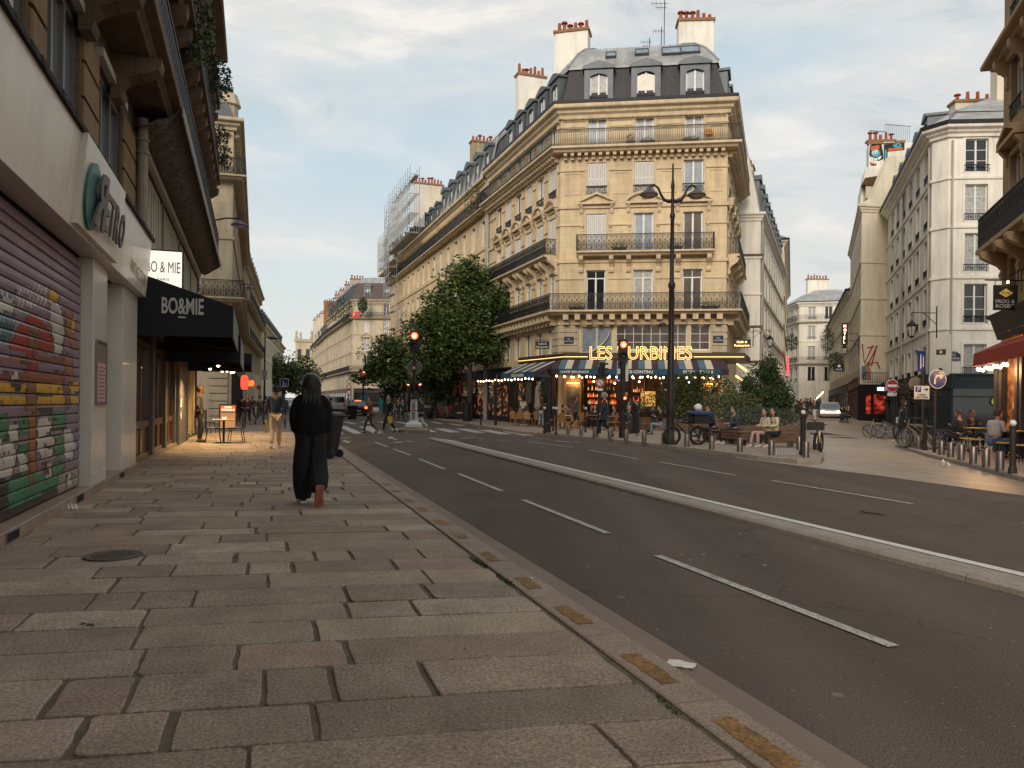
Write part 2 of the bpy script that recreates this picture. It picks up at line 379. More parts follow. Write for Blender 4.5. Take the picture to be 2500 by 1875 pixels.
def win_mesh(w,h,kind,fm):
    """local: x centred, z from 0, y 0 at the wall face, going in"""
    key = ('w',round(w,2),round(h,2),kind,fm.name)
    if key in _cache: return _cache[key]
    b = MB(); b.mat(fm); y0,y1 = 0.14,0.22; t = 0.055
    b.box(-w / 2,-w / 2 + t,y0,y1,0,h); b.box(w / 2 - t,w / 2,y0,y1,0,h)
    b.box(-w / 2 + t,w / 2 - t,y0,y1,h - t,h); b.box(-w / 2 + t,w / 2 - t,y0,y1,0,0.09)
    top = h - t
    if kind in ('french','french_t'):
        if kind == 'french_t':
            b.box(-w / 2 + t,w / 2 - t,y0 - .01,y1,h * .79,h * .79 + .07); b.box(-.02,.02,y0 + .01,y1,h * .79 + .07,h - t); top = h * .79
        b.box(-.055,.055,y0 - .015,y1,.09,top)
        for s in (-1,1): b.box(s * (w / 2 - t) - (0.035 if s > 0 else 0),s * (w / 2 - t) + (0.035 if s < 0 else 0),y0 + .005,y1 - .001,.09,top)
    elif kind == 'six':
        b.box(-.05,.05,y0 - .01,y1,.09,top)
        for z in (.36,.68):
            b.box(-w / 2 + t,-.05,y0 + .02,y1 - .01,h * z - .015,h * z + .015); b.box(.05,w / 2 - t,y0 + .02,y1 - .01,h * z - .015,h * z + .015)
    elif kind == 'triple':
        for k in (-1,1): b.box(k * w / 6 - .04,k * w / 6 + .04,y0 - .01,y1,.09,top)
    elif kind == 'grid':
        nx = max(2,round(w / .5)); nz_ = 3
        for i in range(1,nx): b.box(-w / 2 + w * i / nx - .018,-w / 2 + w * i / nx + .018,y0,y1 - .01,.09,top)
        for i in range(1,nz_): b.box(-w / 2 + t,w / 2 - t,y0 + .01,y1 - .02,h * i / nz_ - .015,h * i / nz_ + .015)
    _cache[key] = b.mesh('window'); return _cache[key]
def pane_mesh(w,h,m):
    key = ('p',round(w,2),round(h,2),m.name)
    if key in _cache: return _cache[key]
    b = MB(); b.mat(m); b.box(-w / 2 + .03,w / 2 - .03,0.19,0.21,.05,h - .03); _cache[key] = b.mesh('pane'); return _cache[key]
def shutter_mesh(w,h,closed):
    key = ('s',round(w,2),round(h,2),closed)
    if key in _cache: return _cache[key]
    b = MB(); n = 5 if closed else 4
    def leaf(x0,x1,y,ang=0):
        b.mat(SHUT)
        fw = .05
        b.box(x0,x0 + fw,y,y + .035,.04,h - .02); b.box(x1 - fw,x1,y,y + .035,.04,h - .02)
        for z0,z1 in ((.04,.14),(h * .5 - .04,h * .5 + .04),(h - .12,h - .02)): b.box(x0 + fw,x1 - fw,y,y + .035,z0,z1)
        b.mat(LOUV); b.box(x0 + fw,x1 - fw,y + .02,y + .03,.14,h - .12)
        b.mat(SHUT)
        k = int((h - .26) / .055)
        for i in range(k):
            z = .14 + (h - .26) * i / k
            if abs(z - h * .5) < .06: continue
            b.quad((x0 + fw,y + .022,z + .04),(x1 - fw,y + .022,z + .04),(x1 - fw,y,z),(x0 + fw,y,z))
    for i in range(n): leaf(-w / 2 + w * i / n + .01,-w / 2 + w * (i + 1) / n - .01,0.03 + (0.015 if i % 2 else 0))
    _cache[key] = b.mesh('shutter'); return _cache[key]
def guard_mesh(w,h,style):
    key = ('g',round(w,2),round(h,2),style)
    if key in _cache: return _cache[key]
    b = MB(); b.M = Matrix.Translation((-w / 2,-0.05,0)); railing(b,w,h,style,.016); _cache[key] = b.mesh('railing'); return _cache[key]
class Building:
    def __init__(s,name,label,path,wallmat=None,trim=None,cat='building',group=None,ground=0.0):
        p0 = path[len(path) // 2]
        s.root = thing(name,label,cat,(p0[0],p0[1],ground),0,group)
        s.path = [Vector((p[0],p[1])) for p in path]; s.wm = wallmat or STONE; s.tm = trim or STONE3
        s.wall_mb = MB(); s.trim_mb = MB(); s.trim_mb.mat(s.tm); s.rng = random.Random(len(name) * 31 + int(p0[0] * 7))
    def seg(s,i):
        a,b = s.path[i],s.path[i + 1]; u = (b - a); return a,math.atan2(u.y,u.x),u.length
    def F(s,i): a,ang,l = s.seg(i); return frameM(a,ang)
    def obj(s,name,me,M,parent=None):
        o = bpy.data.objects.new(name,me); C.objects.link(o)
        if parent is None:
            o.parent = s.root; o.location = M.translation - s.root.location; o.rotation_euler = (0,0,M.to_euler().z)
        else: o.parent = parent
        return o
    def wall(s,i,z0,z1,ops,depth=0.22,m=None,a0=0.0,a1=None):
        """ops: list of (x0, x1, z0, z1) openings"""
        a,ang,L = s.seg(i); b = s.wall_mb; b.mat(m or s.wm); b.M = frameM(a,ang); a1 = L if a1 is None else a1
        ops = [o for o in ops if o[1] > a0 and o[0] < a1]
        xs = sorted({a0,a1} | {max(a0,min(a1,v)) for o in ops for v in o[:2]}); zs = sorted({z0,z1} | {max(z0,min(z1,v)) for o in ops for v in o[2:]})
        for x0,x1 in zip(xs,xs[1:]):
            for y0,y1 in zip(zs,zs[1:]):
                xm,zm = (x0 + x1) / 2,(y0 + y1) / 2
                if any(o[0] < xm < o[1] and o[2] < zm < o[3] for o in ops): continue
                b.quad((x0,0,y0),(x1,0,y0),(x1,0,y1),(x0,0,y1))
        for o in ops:
            x0,x1,y0,y1 = o
            b.quad((x0,0,y0),(x0,0,y1),(x0,depth,y1),(x0,depth,y0)); b.quad((x1,0,y0),(x1,depth,y0),(x1,depth,y1),(x1,0,y1))
            b.quad((x0,0,y1),(x1,0,y1),(x1,depth,y1),(x0,depth,y1)); b.quad((x0,0,y0),(x0,depth,y0),(x1,depth,y0),(x1,0,y0))
        b.M = None
    def window(s,i,a,z,w,h,kind='french',pane=None,shut=None,guard=None,fm=None,surround=True,gh=0.45,d=0.0):
        M = s.F(i) @ Matrix.Translation((a,-d,z)); o = s.obj('window',win_mesh(w,h,kind,fm or WHITE),M)
        pane = pane or s.rng.choice([GDARK,GDARK,GSKY,GCURT,GSKY])
        if shut != 'closed': s.obj('pane',pane_mesh(w,h,pane),M,o)
        if shut: s.obj('shutter',shutter_mesh(w - .02,h,shut == 'closed'),M,o)
        if guard: s.obj('railing',guard_mesh(w + .12,gh,guard),M,o)
        if surround:
            b = s.trim_mb; b.mat(s.tm); b.M = M; t = .14
            b.box(-w / 2 - t,-w / 2 - .001,-.045,.02,-.02,h + t); b.box(w / 2 + .001,w / 2 + t,-.045,.02,-.02,h + t)
            b.box(-w / 2 - .001,w / 2 + .001,-.045,.02,h + .001,h + t); b.M = None
    def band(s,prof,m=None,path=None):
        s.trim_mb.mat(m or s.tm); sweep(s.trim_mb,path or s.path,prof)
    def band_between(s,i,cols,hw,L_,prof_):
        d,z0,z1 = prof_; b = s.trim_mb; b.mat(s.tm); b.M = s.F(i); e = [0.0] + [v for a in sorted(cols) for v in (a - hw,a + hw)] + [L_]
        for x0,x1 in zip(e[::2],e[1::2]):
            if x1 > x0 + .05: b.box(x0,x1,-d,0.01,z0,z1)
        b.M = None
    def dentils(s,i,a0,a1,z0,z1,d0,d1,w,pitch,m=None):
        b = s.trim_mb; b.mat(m or s.tm); b.M = s.F(i); n = max(1,int((a1 - a0) / pitch))
        for k in range(n):
            x = a0 + (a1 - a0) * (k + .5) / n
            b.box(x - w / 2,x + w / 2,-d1,-d0,z0 + (z1 - z0) * .45,z1); b.box(x - w / 2,x + w / 2,-d0 - (d1 - d0) * .55,-d0,z0,z0 + (z1 - z0) * .45 - .002)
        b.M = None
    def balcony(s,path,z,depth,style='scroll',rail_h=1.0,slab=0.25,ends=True,name='balcony',m=None):
        """path: xy of the wall line under it, left to right; one part with its railing as sub-part"""
        b = MB(); b.mat(m or s.tm)
        rings = sweep(b,path,[(0,z - slab),(depth * .7,z - slab),(depth * .8,z - slab * .55),(depth * .98,z - slab * .45),(depth,z - slab * .4),(depth,z),(0,z + .004)])
        for r in (rings[0],rings[-1]): b.add(r,[tuple(range(len(r)))])
        o = b.build(name,s.root,world_=True)
        rb = MB(); op = offset_path(path,depth - .08)
        if ends: pts = [path[0]] + op + [path[-1]]
        else: pts = op
        for p,q in zip(pts,pts[1:]):
            p,q = Vector((p[0],p[1])),Vector((q[0],q[1])); l = (q - p).length
            if l < .05: continue
            rb.M = frameM(p,math.atan2((q - p).y,(q - p).x),z); railing(rb,l,rail_h,style)
            rb.box(-.02,.02,-.02,.02,0,rail_h)
        rb.M = None; rb.build('railing',o,world_=True) if False else None
        L = s.root.location; rb.v = [(x - L.x,y - L.y,zz - L.z) for x,y,zz in rb.v]; rb.build('railing',o)
        return o
    def corbel(s,i,a,z,w=0.28,d=0.6,h=0.9,m=None):
        b = s.trim_mb; b.mat(m or s.tm); b.M = s.F(i)
        prof = [(0.02,z - h),(d * .22,z - h * .95),(d * .28,z - h * .8),(d * .2,z - h * .65),(d * .35,z - h * .5),(d * .7,z - h * .35),(d * .95,z - h * .22),(d,z - h * .1),(d,z),(0,z)]
        b.loft([[(a - w / 2,-dd,zz) for dd,zz in prof],[(a + w / 2,-dd,zz) for dd,zz in prof]]); b.M = None
    def pediment(s,i,a,z,w,arch=False,h=None,d=0.32):
        b = MB(); b.mat(s.tm); b.M = s.F(i); h = h or w * .24
        b.box(a - w / 2,a + w / 2,-d,0,z,z + .12)
        n = 10 if arch else 2
        top = [(a - w / 2 + w * k / n,z + .12 + (h * math.sin(math.pi * k / n) ** .8 if arch else h * (1 - abs(2 * k / n - 1)))) for k in range(n + 1)]
        for (x0,z0),(x1,z1) in zip(top,top[1:]):
            b.loft([[(x0,-d,z0),(x0,-d,z0 + .13),(x0,0,z0 + .13),(x0,0,z0)],[(x1,-d,z1),(x1,-d,z1 + .13),(x1,0,z1 + .13),(x1,0,z1)]])
            b.add([(x0,-d * .35,z + .12),(x1,-d * .35,z + .12),(x1,-d * .35,z1),(x0,-d * .35,z0)],[(0,1,2,3)])
        if arch:
            b.sphere((a,-d * .35,z + .12 + h * .45),.16,8,6,1.3)
            for k in range(7):
                for sg in (-1,1): b.sphere((a + sg * (.26 + .09 * k),-d * .33,z + .2 + .12 * math.sin(k * 1.3 + 1) * (1 - k / 8) + .04),.06,6,4,1.3)
        for sg in (-1,1):
            x = a + sg * (w / 2 - .16); b.loft([[(x - .1,-dd,zz) for dd,zz in ((.02,z - .55),(.1,z - .45),(.12,z - .25),(d * .85,z - .05),(d * .85,z - .003),(0.02,z - .003))],[(x + .1,-dd,zz) for dd,zz in ((.02,z - .55),(.1,z - .45),(.12,z - .25),(d * .85,z - .05),(d * .85,z - .003),(0.02,z - .003))]])
        b.M = None; b.build('pediment',s.root,world_=True)
    def dormer(s,i,a,z,w=1.5,h=2.3,dep=1.6,y=0.35,pane=None,guard='panel',ww=1.0,seg_=True):
        """a mansard dormer whose face stands y behind the wall line"""
        M = s.F(i) @ Matrix.Translation((a,y,z)); b = MB(); b.mat(ZINCD); t = (w - ww) / 2
        wh = h * .72
        b.box(-w / 2,-w / 2 + t,0,dep,0,h * .8); b.box(w / 2 - t,w / 2,0,dep,0,h * .8); b.box(-ww / 2,ww / 2,.1,dep,.95 * wh,h * .8)
        n = 6
        arc = [(-ww / 2 + ww * k / n,wh * .88 + ww * .16 * math.sin(math.pi * k / n)) for k in range(n + 1)]
        for (x0,z0),(x1,z1) in zip(arc,arc[1:]): b.add([(x0,0,z0),(x1,0,z1),(x1,0,h * .8),(x0,0,h * .8),(x0,.2,z0),(x1,.2,z1)],[(0,1,2,3),(0,4,5,1)])
        b.mat(ZINCD)
        hd = [(-w / 2 - .12,h * .8),(-w / 2 - .12,h * .85),(-w * .3,h * .93),(0,h * .98),(w * .3,h * .93),(w / 2 + .12,h * .85),(w / 2 + .12,h * .8)]
        b.loft([[(x,-.12,zz) for x,zz in hd],[(x,dep,zz) for x,zz in hd]])
        o = s.obj('dormer',b.mesh('dormer'),M)
        s.obj('window',win_mesh(ww,wh,'french',WHITE),M,o); s.obj('pane',pane_mesh(ww,wh,pane or GSKY),M,o)
        if guard: s.obj('railing',guard_mesh(ww,.5,guard),M,o)
    def chimney(s,x,y,ang,lx,ly,z0,z1,pots=6,m=None,capm=None,seed=1):
        rg = random.Random(seed); b = MB(); b.mat(m or PLAST); b.M = frameM((x,y),ang)
        b.box(-lx / 2,lx / 2,-ly / 2,ly / 2,z0,z1); b.mat(capm or BRICK); b.box(-lx / 2 - .1,lx / 2 + .1,-ly / 2 - .1,ly / 2 + .1,z1 + .002,z1 + .18)
        o = b.build('chimney',s.root,world_=True)
        M0 = b.M
        for k in range(pots):
            q = MB(); q.mat(POT); q.M = M0; px = -lx / 2 + lx * (k + .5) / pots if lx > ly else rg.uniform(-.1,.1); py = -ly / 2 + ly * (k + .5) / pots if ly >= lx else rg.uniform(-.1,.1)
            hh = rg.uniform(.45,.8); zt = z1 + .18
            prof = [(.13,zt),(.11,zt + hh)] if rg.random() < .6 else [(.13,zt),(.11,zt + hh * .8),(.1,zt + hh * .82),(.24,zt + hh * .85),(.2,zt + hh),(.08,zt + hh)]
            q.lathe(prof,8,(px,py,0)); L = s.root.location; q.v = [(a - L.x,bb - L.y,c - L.z) for a,bb,c in q.v]; q.build('chimney_pot',o)
    def finish(s,core=None,inset=0.35):
        s.wall_mb.build('wall',s.root,world_=True); s.trim_mb.build('stone_moulding',s.root,world_=True)
        if core:
            b = MB(); b.mat(core[2]); b.prism([tuple(p) for p in core[0]],core[3] if len(core) > 3 else 0,core[1]); b.build('light_block_core',s.root,world_=True)  # unseen prism added inside the shell to block light
def HP(M,x,y,d=0.0):
    Mi = M.inverted(); o = Mi @ Vector((0,0,CAMZ)); r = Mi.to_3x3() @ ray(x,y); t = (-d - o.y) / r.y; p = o + r * t; return p.x,p.z
def P2(v): return (v.x,v.y)
def along(p,ang_bearing,k):
    return (p[0] + math.sin(R(ang_bearing)) * k,p[1] + math.cos(R(ang_bearing)) * k)

# ================================================================ ground, pavements, markings
import bmesh
def asphalt_mat():
    m = mat('asphalt',(0.10,0.076,0.062),0.9,spec=.2,var=0.12,scale=0.35,bump=0.0,dirt=0.0)
    nt = m.node_tree; N = nt.nodes.new; L = nt.links.new; p = nt.nodes['Principled BSDF']; tc = N('ShaderNodeTexCoord')
    base = p.inputs['Base Color'].links[0].from_socket
    v = N('ShaderNodeTexVoronoi'); v.inputs['Scale'].default_value = 75; L(tc.outputs['Object'],v.inputs['Vector'])
    n = N('ShaderNodeTexNoise'); n.inputs['Scale'].default_value = 140; n.inputs['Detail'].default_value = 3; L(tc.outputs['Object'],n.inputs['Vector'])
    r = N('ShaderNodeMapRange'); r.inputs[1].default_value = 0.3; r.inputs[2].default_value = 0.75; r.inputs[3].default_value = 0.55; r.inputs[4].default_value = 1.75; L(n.outputs['Fac'],r.inputs[0])
    mx = N('ShaderNodeVectorMath'); mx.operation = 'SCALE'; L(base,mx.inputs[0]); L(r.outputs[0],mx.inputs['Scale'])
    # pale chips and old chewing gum
    v2 = N('ShaderNodeTexVoronoi'); v2.inputs['Scale'].default_value = 1.6; v2.inputs['Randomness'].default_value = 1.0; L(tc.outputs['Object'],v2.inputs['Vector'])
    lt = N('ShaderNodeMath'); lt.operation = 'LESS_THAN'; lt.inputs[1].default_value = 0.05; L(v2.outputs['Distance'],lt.inputs[0])
    v3 = N('ShaderNodeTexVoronoi'); v3.inputs['Scale'].default_value = 11; L(tc.outputs['Object'],v3.inputs['Vector'])
    l3 = N('ShaderNodeMath'); l3.operation = 'LESS_THAN'; l3.inputs[1].default_value = 0.10; L(v3.outputs['Distance'],l3.inputs[0])
    ad = N('ShaderNodeMath'); ad.operation = 'ADD'; ad.use_clamp = True; L(lt.outputs[0],ad.inputs[0]); L(l3.outputs[0],ad.inputs[1])
    am = N('ShaderNodeMath'); am.operation = 'MULTIPLY'; am.inputs[1].default_value = 0.30; L(ad.outputs[0],am.inputs[0])
    mi = N('ShaderNodeMix'); mi.data_type = 'RGBA'; L(am.outputs[0],mi.inputs[0]); L(mx.outputs[0],mi.inputs[6]); mi.inputs[7].default_value = (0.32,0.30,0.26,1)
    # worn wheel tracks along the street: broad soft bands
    mp = N('ShaderNodeMapping'); mp.inputs['Rotation'].default_value = (0,0,-BA); mp.inputs['Scale'].default_value = (0.9,0.035,1); L(tc.outputs['Object'],mp.inputs[0])
    n2 = N('ShaderNodeTexNoise'); n2.inputs['Scale'].default_value = 1; n2.inputs['Detail'].default_value = 5; L(mp.outputs[0],n2.inputs['Vector'])
    r2 = N('ShaderNodeMapRange'); r2.inputs[1].default_value = 0.3; r2.inputs[2].default_value = 0.7; r2.inputs[3].default_value = 0.82; r2.inputs[4].default_value = 1.18; L(n2.outputs['Fac'],r2.inputs[0])
    m2 = N('ShaderNodeVectorMath'); m2.operation = 'SCALE'; L(mi.outputs[2],m2.inputs[0]); L(r2.outputs[0],m2.inputs['Scale'])
    # fine cracks
    v4 = N('ShaderNodeTexVoronoi'); v4.feature = 'DISTANCE_TO_EDGE'; v4.inputs['Scale'].default_value = 0.28; 
    nn = N('ShaderNodeTexNoise'); nn.inputs['Scale'].default_value = 2.5; nn.inputs['Detail'].default_value = 5; L(tc.outputs['Object'],nn.inputs['Vector'])
    va = N('ShaderNodeVectorMath'); va.operation = 'ADD'; vs = N('ShaderNodeVectorMath'); vs.operation = 'SCALE'; vs.inputs['Scale'].default_value = 0.9; L(nn.outputs['Color'],vs.inputs[0]); L(tc.outputs['Object'],va.inputs[0]); L(vs.outputs[0],va.inputs[1]); L(va.outputs[0],v4.inputs['Vector'])
    cr = N('ShaderNodeMapRange'); cr.inputs[1].default_value = 0.0; cr.inputs[2].default_value = 0.007; cr.inputs[3].default_value = 0.68; cr.inputs[4].default_value = 1.0; L(v4.outputs['Distance'],cr.inputs[0])
    m3 = N('ShaderNodeVectorMath'); m3.operation = 'SCALE'; L(m2.outputs[0],m3.inputs[0]); L(cr.outputs[0],m3.inputs['Scale'])
    L(m3.outputs[0],p.inputs['Base Color'])
    b = N('ShaderNodeBump'); b.inputs['Strength'].default_value = 0.5; b.inputs['Distance'].default_value = 0.012; L(v.outputs['Distance'],b.inputs['Height']); L(b.outputs[0],p.inputs['Normal'])
    return m
ASPH = asphalt_mat()
SLAB = mat('granite_slab',(0.2,0.18,0.16),0.8,var=0.20,scale=2.6,bump=0.5,bscale=55,attr='tint',dirt=0.45,spec=0.2)
JOINT = mat('joint_dirt',(0.14,0.105,0.072),0.95,var=0.3,scale=9,bump=0.6,bscale=40)
KERB = mat('kerb_granite',(0.30,0.222,0.165),0.85,var=0.16,scale=3,bump=0.35,bscale=60,dirt=0.34)
KERBL = mat('kerb_granite_pale',(0.31,0.265,0.215),0.75,var=0.16,scale=3,bump=0.35,bscale=60,dirt=0.25)
GUT = mat('gutter_concrete',(0.20,0.142,0.108),0.75,var=0.12,scale=1.2,dirt=0.08)
PAINT = mat('road_paint',(0.42,0.385,0.34),0.7,var=0.35,scale=9,dirt=0.6)
ORANGE = mat('ochre_paint',(0.23,0.115,0.035),0.8,var=0.45,scale=11,dirt=0.5)
def paver_mat(name,col,w,h,rough,ang,jc=0.6,v=0.14):
    m = mat(name,col,rough,var=0.14,scale=0.5,dirt=0.12); nt = m.node_tree; N = nt.nodes.new; L = nt.links.new; p = nt.nodes['Principled BSDF']
    base = p.inputs['Base Color'].links[0].from_socket; tc = N('ShaderNodeTexCoord'); mp = N('ShaderNodeMapping'); mp.inputs['Rotation'].default_value = (0,0,ang); L(tc.outputs['Object'],mp.inputs[0])
    b = N('ShaderNodeTexBrick'); b.inputs['Scale'].default_value = 1; b.inputs['Brick Width'].default_value = w; b.inputs['Row Height'].default_value = h; b.inputs['Mortar Size'].default_value = 0.012
    b.inputs['Color1'].default_value = (1 - v,) * 3 + (1,); b.inputs['Color2'].default_value = (1 + v,1 + v * .8,1 + v * .6,1); b.inputs['Mortar'].default_value = (jc,jc,jc,1); b.inputs['Bias'].default_value = 0
    L(mp.outputs[0],b.inputs['Vector']); x = N('ShaderNodeMix'); x.data_type = 'RGBA'; x.blend_type = 'MULTIPLY'; x.inputs[0].default_value = 1; L(base,x.inputs[6]); L(b.outputs['Color'],x.inputs[7]); L(x.outputs[2],p.inputs['Base Color'])
    return m
PLAZA = paver_mat('plaza_granite',(0.34,0.262,0.195),1.1,0.42,0.42,R(70))
WALK = paver_mat('island_granite',(0.28,0.22,0.168),0.9,0.5,0.7,R(25))
WALKA = mat('pavement_asphalt',(0.20,0.162,0.135),0.85,var=0.12,scale=0.6,dirt=0.15)
# the ground: one sheet to the horizon
def grid_sheet(xs,ys,h,m,name,label):
    b = MB(); b.mat(m); n = len(ys)
    b.add([(x,y,gz(x,y) + h) for x in xs for y in ys],[(i * n + j,(i + 1) * n + j,(i + 1) * n + j + 1,i * n + j + 1) for i in range(len(xs) - 1) for j in range(n - 1)])
    return structure(b,name,label)
grid_sheet([-900,-500,-250,-120] + list(range(-80,81,4)) + [120,250,500,900],[-60,-20,-8] + list(range(0,161,4)) + [200,260,400,700,1500],0.0,ASPH,'road','dark worn asphalt road surface')
def sheet(poly,h,m,name,label=None,skirt=True,step=4.0,skm=None):
    bm = bmesh.new(); vs = [bm.verts.new((p[0],p[1],0)) for p in poly]; f = bm.faces.new(vs)
    if f.normal.z < 0 or f.calc_area() and sum((poly[i][0] * poly[(i + 1) % len(poly)][1] - poly[(i + 1) % len(poly)][0] * poly[i][1]) for i in range(len(poly))) < 0: bmesh.ops.reverse_faces(bm,faces=[f])
    for ax in (0,1):
        lo = min(p[ax] for p in poly); hi = max(p[ax] for p in poly); v = math.ceil(lo / step) * step
        while v < hi:
            nrm = (1,0,0) if ax == 0 else (0,1,0); co = (v,0,0) if ax == 0 else (0,v,0)
            bmesh.ops.bisect_plane(bm,geom=bm.verts[:] + bm.edges[:] + bm.faces[:],plane_co=co,plane_no=nrm); v += step
    for v in bm.verts: v.co.z = gz(v.co.x,v.co.y) + h
    bm.verts.index_update(); b = MB(); b.mat(m)
    b.add([tuple(v.co) for v in bm.verts],[tuple(v.index for v in f.verts) for f in bm.faces])
    if skirt:
        b.mat(skm or m)
        for e in bm.edges:
            if e.is_boundary:
                p,q = e.verts[0].co,e.verts[1].co; b.quad(tuple(p),tuple(q),(q.x,q.y,q.z - h - .05),(p.x,p.y,p.z - h - .05))
    bm.free(); return structure(b,name,label)
def st(s,t): p = uA * s + nA * t; return (p.x,p.y)
# ---- left pavement of big worn granite slabs
b = MB(); b.mat(JOINT)
b.add([(*st(s,t),SW - .016) for s in (-3,36) for t in (-2.7,1.74)],[(0,1,3,2)])
rg = random.Random(3); b.mat(SLAB); b.cols = [(0.5,0.5,0.5)] * 1
PAL = [(0.262,0.193,0.143),(0.238,0.175,0.130),(0.275,0.205,0.153),(0.270,0.186,0.142),(0.220,0.163,0.122),(0.290,0.220,0.152),(0.255,0.188,0.140),(0.320,0.250,0.185),(0.255,0.175,0.135),(0.260,0.196,0.150)]
def slab(b,s0,s1,t0,t1,col,rg):
    g = rg.uniform(.001,.005); s0 += g; s1 -= rg.uniform(.002,.008); t0 += rg.choice([.003,.006,.016]); t1 -= rg.choice([.003,.006,.016])
    rad = [rg.choice([.008,.012,.02,.045]) for _ in range(4)]; pts = []
    dz = rg.uniform(-.005,.003); tx,ty = rg.uniform(-.003,.003),rg.uniform(-.003,.003); nsd = rg.uniform(0,99)
    cs = [(s0,t0,180),(s1,t0,270),(s1,t1,0),(s0,t1,90)]
    for k,(cs_,ct,a0) in enumerate(cs):
        r = rad[k]; cx = cs_ + (r if cs_ == s0 else -r); cy = ct + (r if ct == t0 else -r)
        for i in range(4):
            # walk round the corner
            a = R({0: 180,1: 270,2: 0,3: 90}[k] + 90 * i / 3)
            pts.append((cx + r * math.cos(a),cy + r * math.sin(a)))
        n0 = cs[(k + 1) % 4]; ex,ey = (n0[0],n0[1]); L_ = math.hypot(ex - cs_,ey - ct); nseg = max(1,int(L_ / .13))
        lx,ly = pts[-1]; r2 = rad[(k + 1) % 4]; ncx = n0[0] + (r2 if n0[0] == s0 else -r2); ncy = n0[1] + (r2 if n0[1] == t0 else -r2); aa = R({0: 180,1: 270,2: 0,3: 90}[(k + 1) % 4])
        qx,qy = ncx + r2 * math.cos(aa),ncy + r2 * math.sin(aa)
        for i in range(1,nseg): pts.append((lx + (qx - lx) * i / nseg,ly + (qy - ly) * i / nseg))
    cx,cy = (s0 + s1) / 2,(t0 + t1) / 2; out = []
    for x,y in pts:
        j = noise.noise(Vector((x * 9 + nsd,y * 9,nsd))) * .010 + noise.noise(Vector((x * 31,y * 31,nsd))) * .004
        dx,dy = x - cx,y - cy; l = math.hypot(dx,dy) or 1; out.append((x - dx / l * (j + .006),y - dy / l * (j + .006)))
    rings = []
    for ins,z in ((0,-.03),(0.001,-.004),(0.007,0.0)):
        ring = []
        for x,y in out:
            dx,dy = x - cx,y - cy; sx = 1 - ins / max(.05,(s1 - s0) / 2); sy = 1 - ins / max(.05,(t1 - t0) / 2)
            X,Y = cx + dx * sx,cy + dy * sy; p = st(X - .125 * Y,Y); ring.append((p[0],p[1],SW + z + dz + tx * dx * 8 * .5 + ty * dy))
        rings.append(ring)
    nf = len(b.f); b.loft(rings,False); b.add(rings[-1],[tuple(range(len(out)))])
    b.cols += [col] * (len(b.f) - nf)
s = -2.6; row = 0
while s < 35.6:
    hgt = 0.455 + rg.uniform(-.07,.06); t = -2.62 - rg.uniform(0,.9)
    while t < 1.70:
        w = rg.choice([.32,.45,.58,.7,.8,.95,1.1,1.3]) * rg.uniform(.9,1.1); t1 = min(t + w,1.72)
        if 1.72 - t1 < .35: t1 = 1.72
        base = rg.choice(PAL); k = rg.uniform(1.08,1.5); c0_ = rg.uniform(.95,1.0); base = tuple(v_ * .75 + m_ * .25 for v_,m_ in zip(base,(.258,.193,.144))); base = (base[0] * .98,base[1] * (.02 + c0_),base[2] * 1.02 * c0_); c = tuple(v * k for v in base)
        if t1 > -2.6: slab(b,s,min(s + hgt,35.6),max(t,-2.65),t1,c,rg)
        t = t1
        if t1 >= 1.72: break
    s += hgt
o = structure(b,'sidewalk','pavement of large worn granite slabs along the left shops')
sheet([st(36.0,-2.7),st(36.0,1.74),st(60,1.74),st(100,1.7),st(140,1.5),st(140,-14),st(46,-14),st(46,-5),st(36,-5)],SW - .06,WALKA,'pavement','grey asphalt pavement beyond the slabs')
# kerb and gutter on the left
b = MB(); s = -2.6
while s < 110:
    L_ = rg.uniform(.9,1.3) if s < 40 else 8.0; e = .006 if s < 40 else 0
    b.mat(KERB); q = [(1.745,SW - .1),(1.745,SW - .006),(1.757,SW),(1.985,SW),(2.003,SW - .012),(2.005,-.03)]
    b.loft([[(*st(ss,t),z) for t,z in q] for ss in (s + e,s + L_ - e)],True); s += L_
structure(b,'kerb','granite kerb beside the slab pavement')
b = MB(); b.mat(GUT); n = 40
ss = [-2.6 + i * 2.8 for i in range(n)]
b.add([(*st(x,t),z) for x in ss for t,z in ((2.006,.004),(2.12,.006),(2.31,.008))],[(i * 3 + j,i * 3 + 3 + j,i * 3 + 4 + j,i * 3 + 1 + j) for i in range(n - 1) for j in (0,1)])
structure(b,'gutter','smooth concrete gutter below the kerb')
b = MB(); b.mat(ORANGE)
for i,(c,l) in enumerate([(1.7,.45),(2.62,.46),(3.5,.45),(4.52,.42),(5.42,.38),(6.45,.42),(7.5,.3),(8.4,.4),(9.5,.35),(10.4,.4),(11.5,.35),(12.5,.4)]):
    for k in range(1):
        n_ = 14; lo_ = [(c - l / 2 + l * j / n_,1.80 + .014 * noise.noise(Vector((c,j * .9,1)))) for j in range(n_ + 1)]; hi_ = [(c - l / 2 + l * j / n_,1.905 + .022 * noise.noise(Vector((c,j * .9,5)))) for j in range(n_ + 1)]
        b.add([(*st(*v),SW + .003) for v in lo_ + hi_[::-1]],[tuple(range(2 * n_ + 1,-1,-1))])
structure(b,'kerb_marking','ochre paint dashes worn on the kerb')
